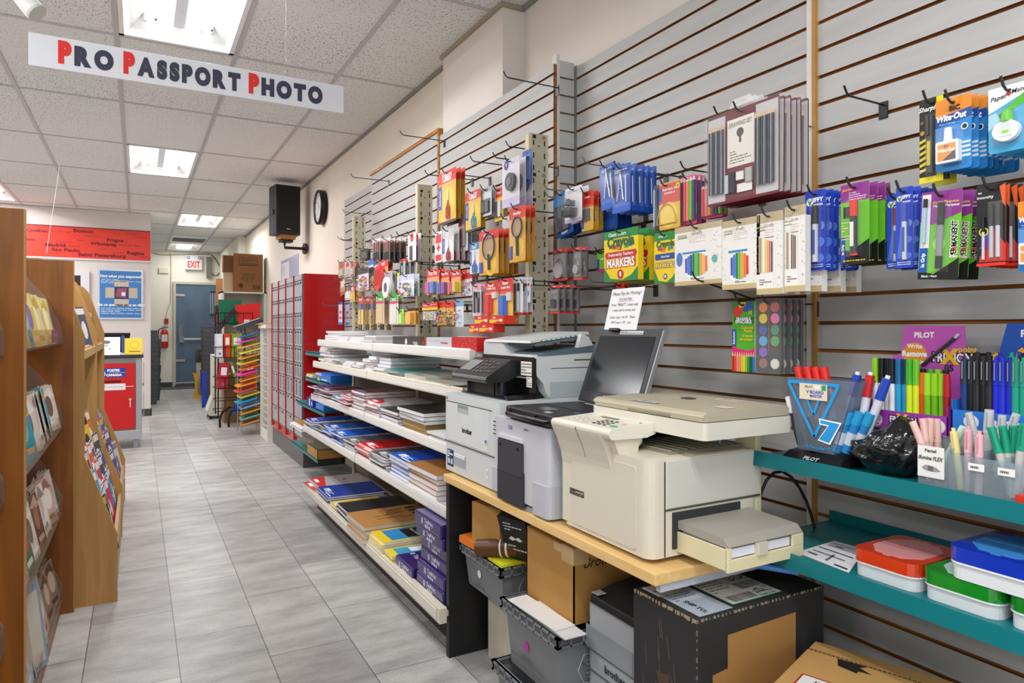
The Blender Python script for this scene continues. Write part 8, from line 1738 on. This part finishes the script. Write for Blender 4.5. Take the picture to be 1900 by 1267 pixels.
t=thing('file_folder','black lever folder slanted across the top of the wire rack','folder',(.93,9.0,1.28),(0,.55-PI/2+.4,0));s=MB();s.box(0,0,0,.06,.05,.32,C('26262a'));s.build('cover',t);t.rotation_euler=(0,.7,0);t.location=(.93,9.0,1.3-.08)
t=thing('file_folder','crumpled red folder right of the fanned red one','folder',(1.33,9.12,1.285));s=MB();s.prism([(0,0),(.1,.05),(.14,.2),(.02,.18)],'y',0,.04,C('c81c1c'));s.build('cover',t)
t=thing('file_folder','dark green folder slanted behind the paper rack','folder',(1.24,9.2,.98));s=MB();s.prism([(.02,0),(.24,.03),(.22,.2),(-.02,.17)],'y',0,.02,C('5a7a1c'));s.build('cover',t)
t=thing('blue_folder','blue folder leaning at the foot of the wire rack','folder',(1.16,9.0,.17));s=MB();s.prism([(-.04,0),(.16,0),(.2,.32),(.06,.3)],'y',0,.02,C('1c4ab0'));s.build('cover',t)
for o_ in list(COL.objects):
    if o_ not in _n0 and o_.parent is None:o_.location.x-=.1
t=thing('paper_sorter','chrome wire sorter of bright coloured paper','paper rack',(1.05,8.25,0));O=t.location
ch=M('b9b6ae',.3,.8,var=0);s=MB()
for x in(1.03,1.24):
    for y in(8.25,8.55):s.tube([(x,y,.02),(x,y,1.17)],.005,ch,5)
s.build('frame',t,O)
s=MB()
for k in range(17):
    z=.1+k*.063
    s.tube([(1.03,8.24,z+.0),(1.24,8.24,z+.06),(1.24,8.55,z+.06),(1.03,8.55,z+.0),(1.03,8.24,z+.0)],.003,ch,4)
    s.tube([(1.24,8.24,z+.06),(1.27,8.24,z+.08)],.003,ch,4)
s.build('wire_shelf',t,O)
cols=['d8903a','6ab0a8','e09a1c','8ac0d8','2a9ac0','e8e03a','e8502a','f0981c','f0a82c','e83ab0','e8702c','d8c83a','e8a01c','f0d82c','e8b43a','d84ab8','3a5ac8']
cn=['tan','sea green','amber','pale blue','turquoise','lemon','orange-red','golden','light orange','hot pink','coral','olive yellow','orange','yellow','mustard','magenta','blue']
for k,c in enumerate(cols):
    z=.1+k*.063+.006;big=.03 if k in(7,6,4,9)else 0
    t=thing('paper_pack','%s paper pack, level %d up the chrome sorter'%(cn[k],k+1),'paper pack',(1.02-big,8.22-big,z-.002),(.0,-.27,R.uniform(-.12,.08)));s=MB();s.box(0,0,0,.22,.29,.014,C(c,.5));s.build('sheets',t)
t=thing('magazine_file','black tilted file on top of the chrome sorter','folder',(.98,8.2,1.19),(0,-.35,0));s=MB();s.box(0,0,0,.3,.28,.05,C('3a3c42'));s.build('cover',t)
t=thing('literature_cabinet','white narrow cabinet of paper slots against the locker end','cabinet',(1.25,7.7,0));O=t.location
s=MB();s.box(1.22,7.66,0,1.6,7.675,1.22,wh);s.box(1.22,8.12,0,1.6,8.135,1.22,wh);s.box(1.3,7.675,0,1.6,8.12,1.22,wh);s.box(1.2,7.64,1.22,1.62,8.15,1.26,wh);s.box(1.22,7.675,0,1.3,8.12,.1,wh);s.build('cabinet',t,O)
s=MB()
for k in range(14):s.box(1.225,7.69+.03*(k%3),.14+k*.075,1.3,8.1,.146+k*.075,S('c8c0b4'))
s.build('slot',t,O)
t=thing('kraft_sheet','loose kraft paper on top of the white literature cabinet','paper',(1.2,7.8,1.262),(0,-.1,.1));s=MB();s.box(0,0,0,.3,.36,.006,kraft);s.build('sheet',t)
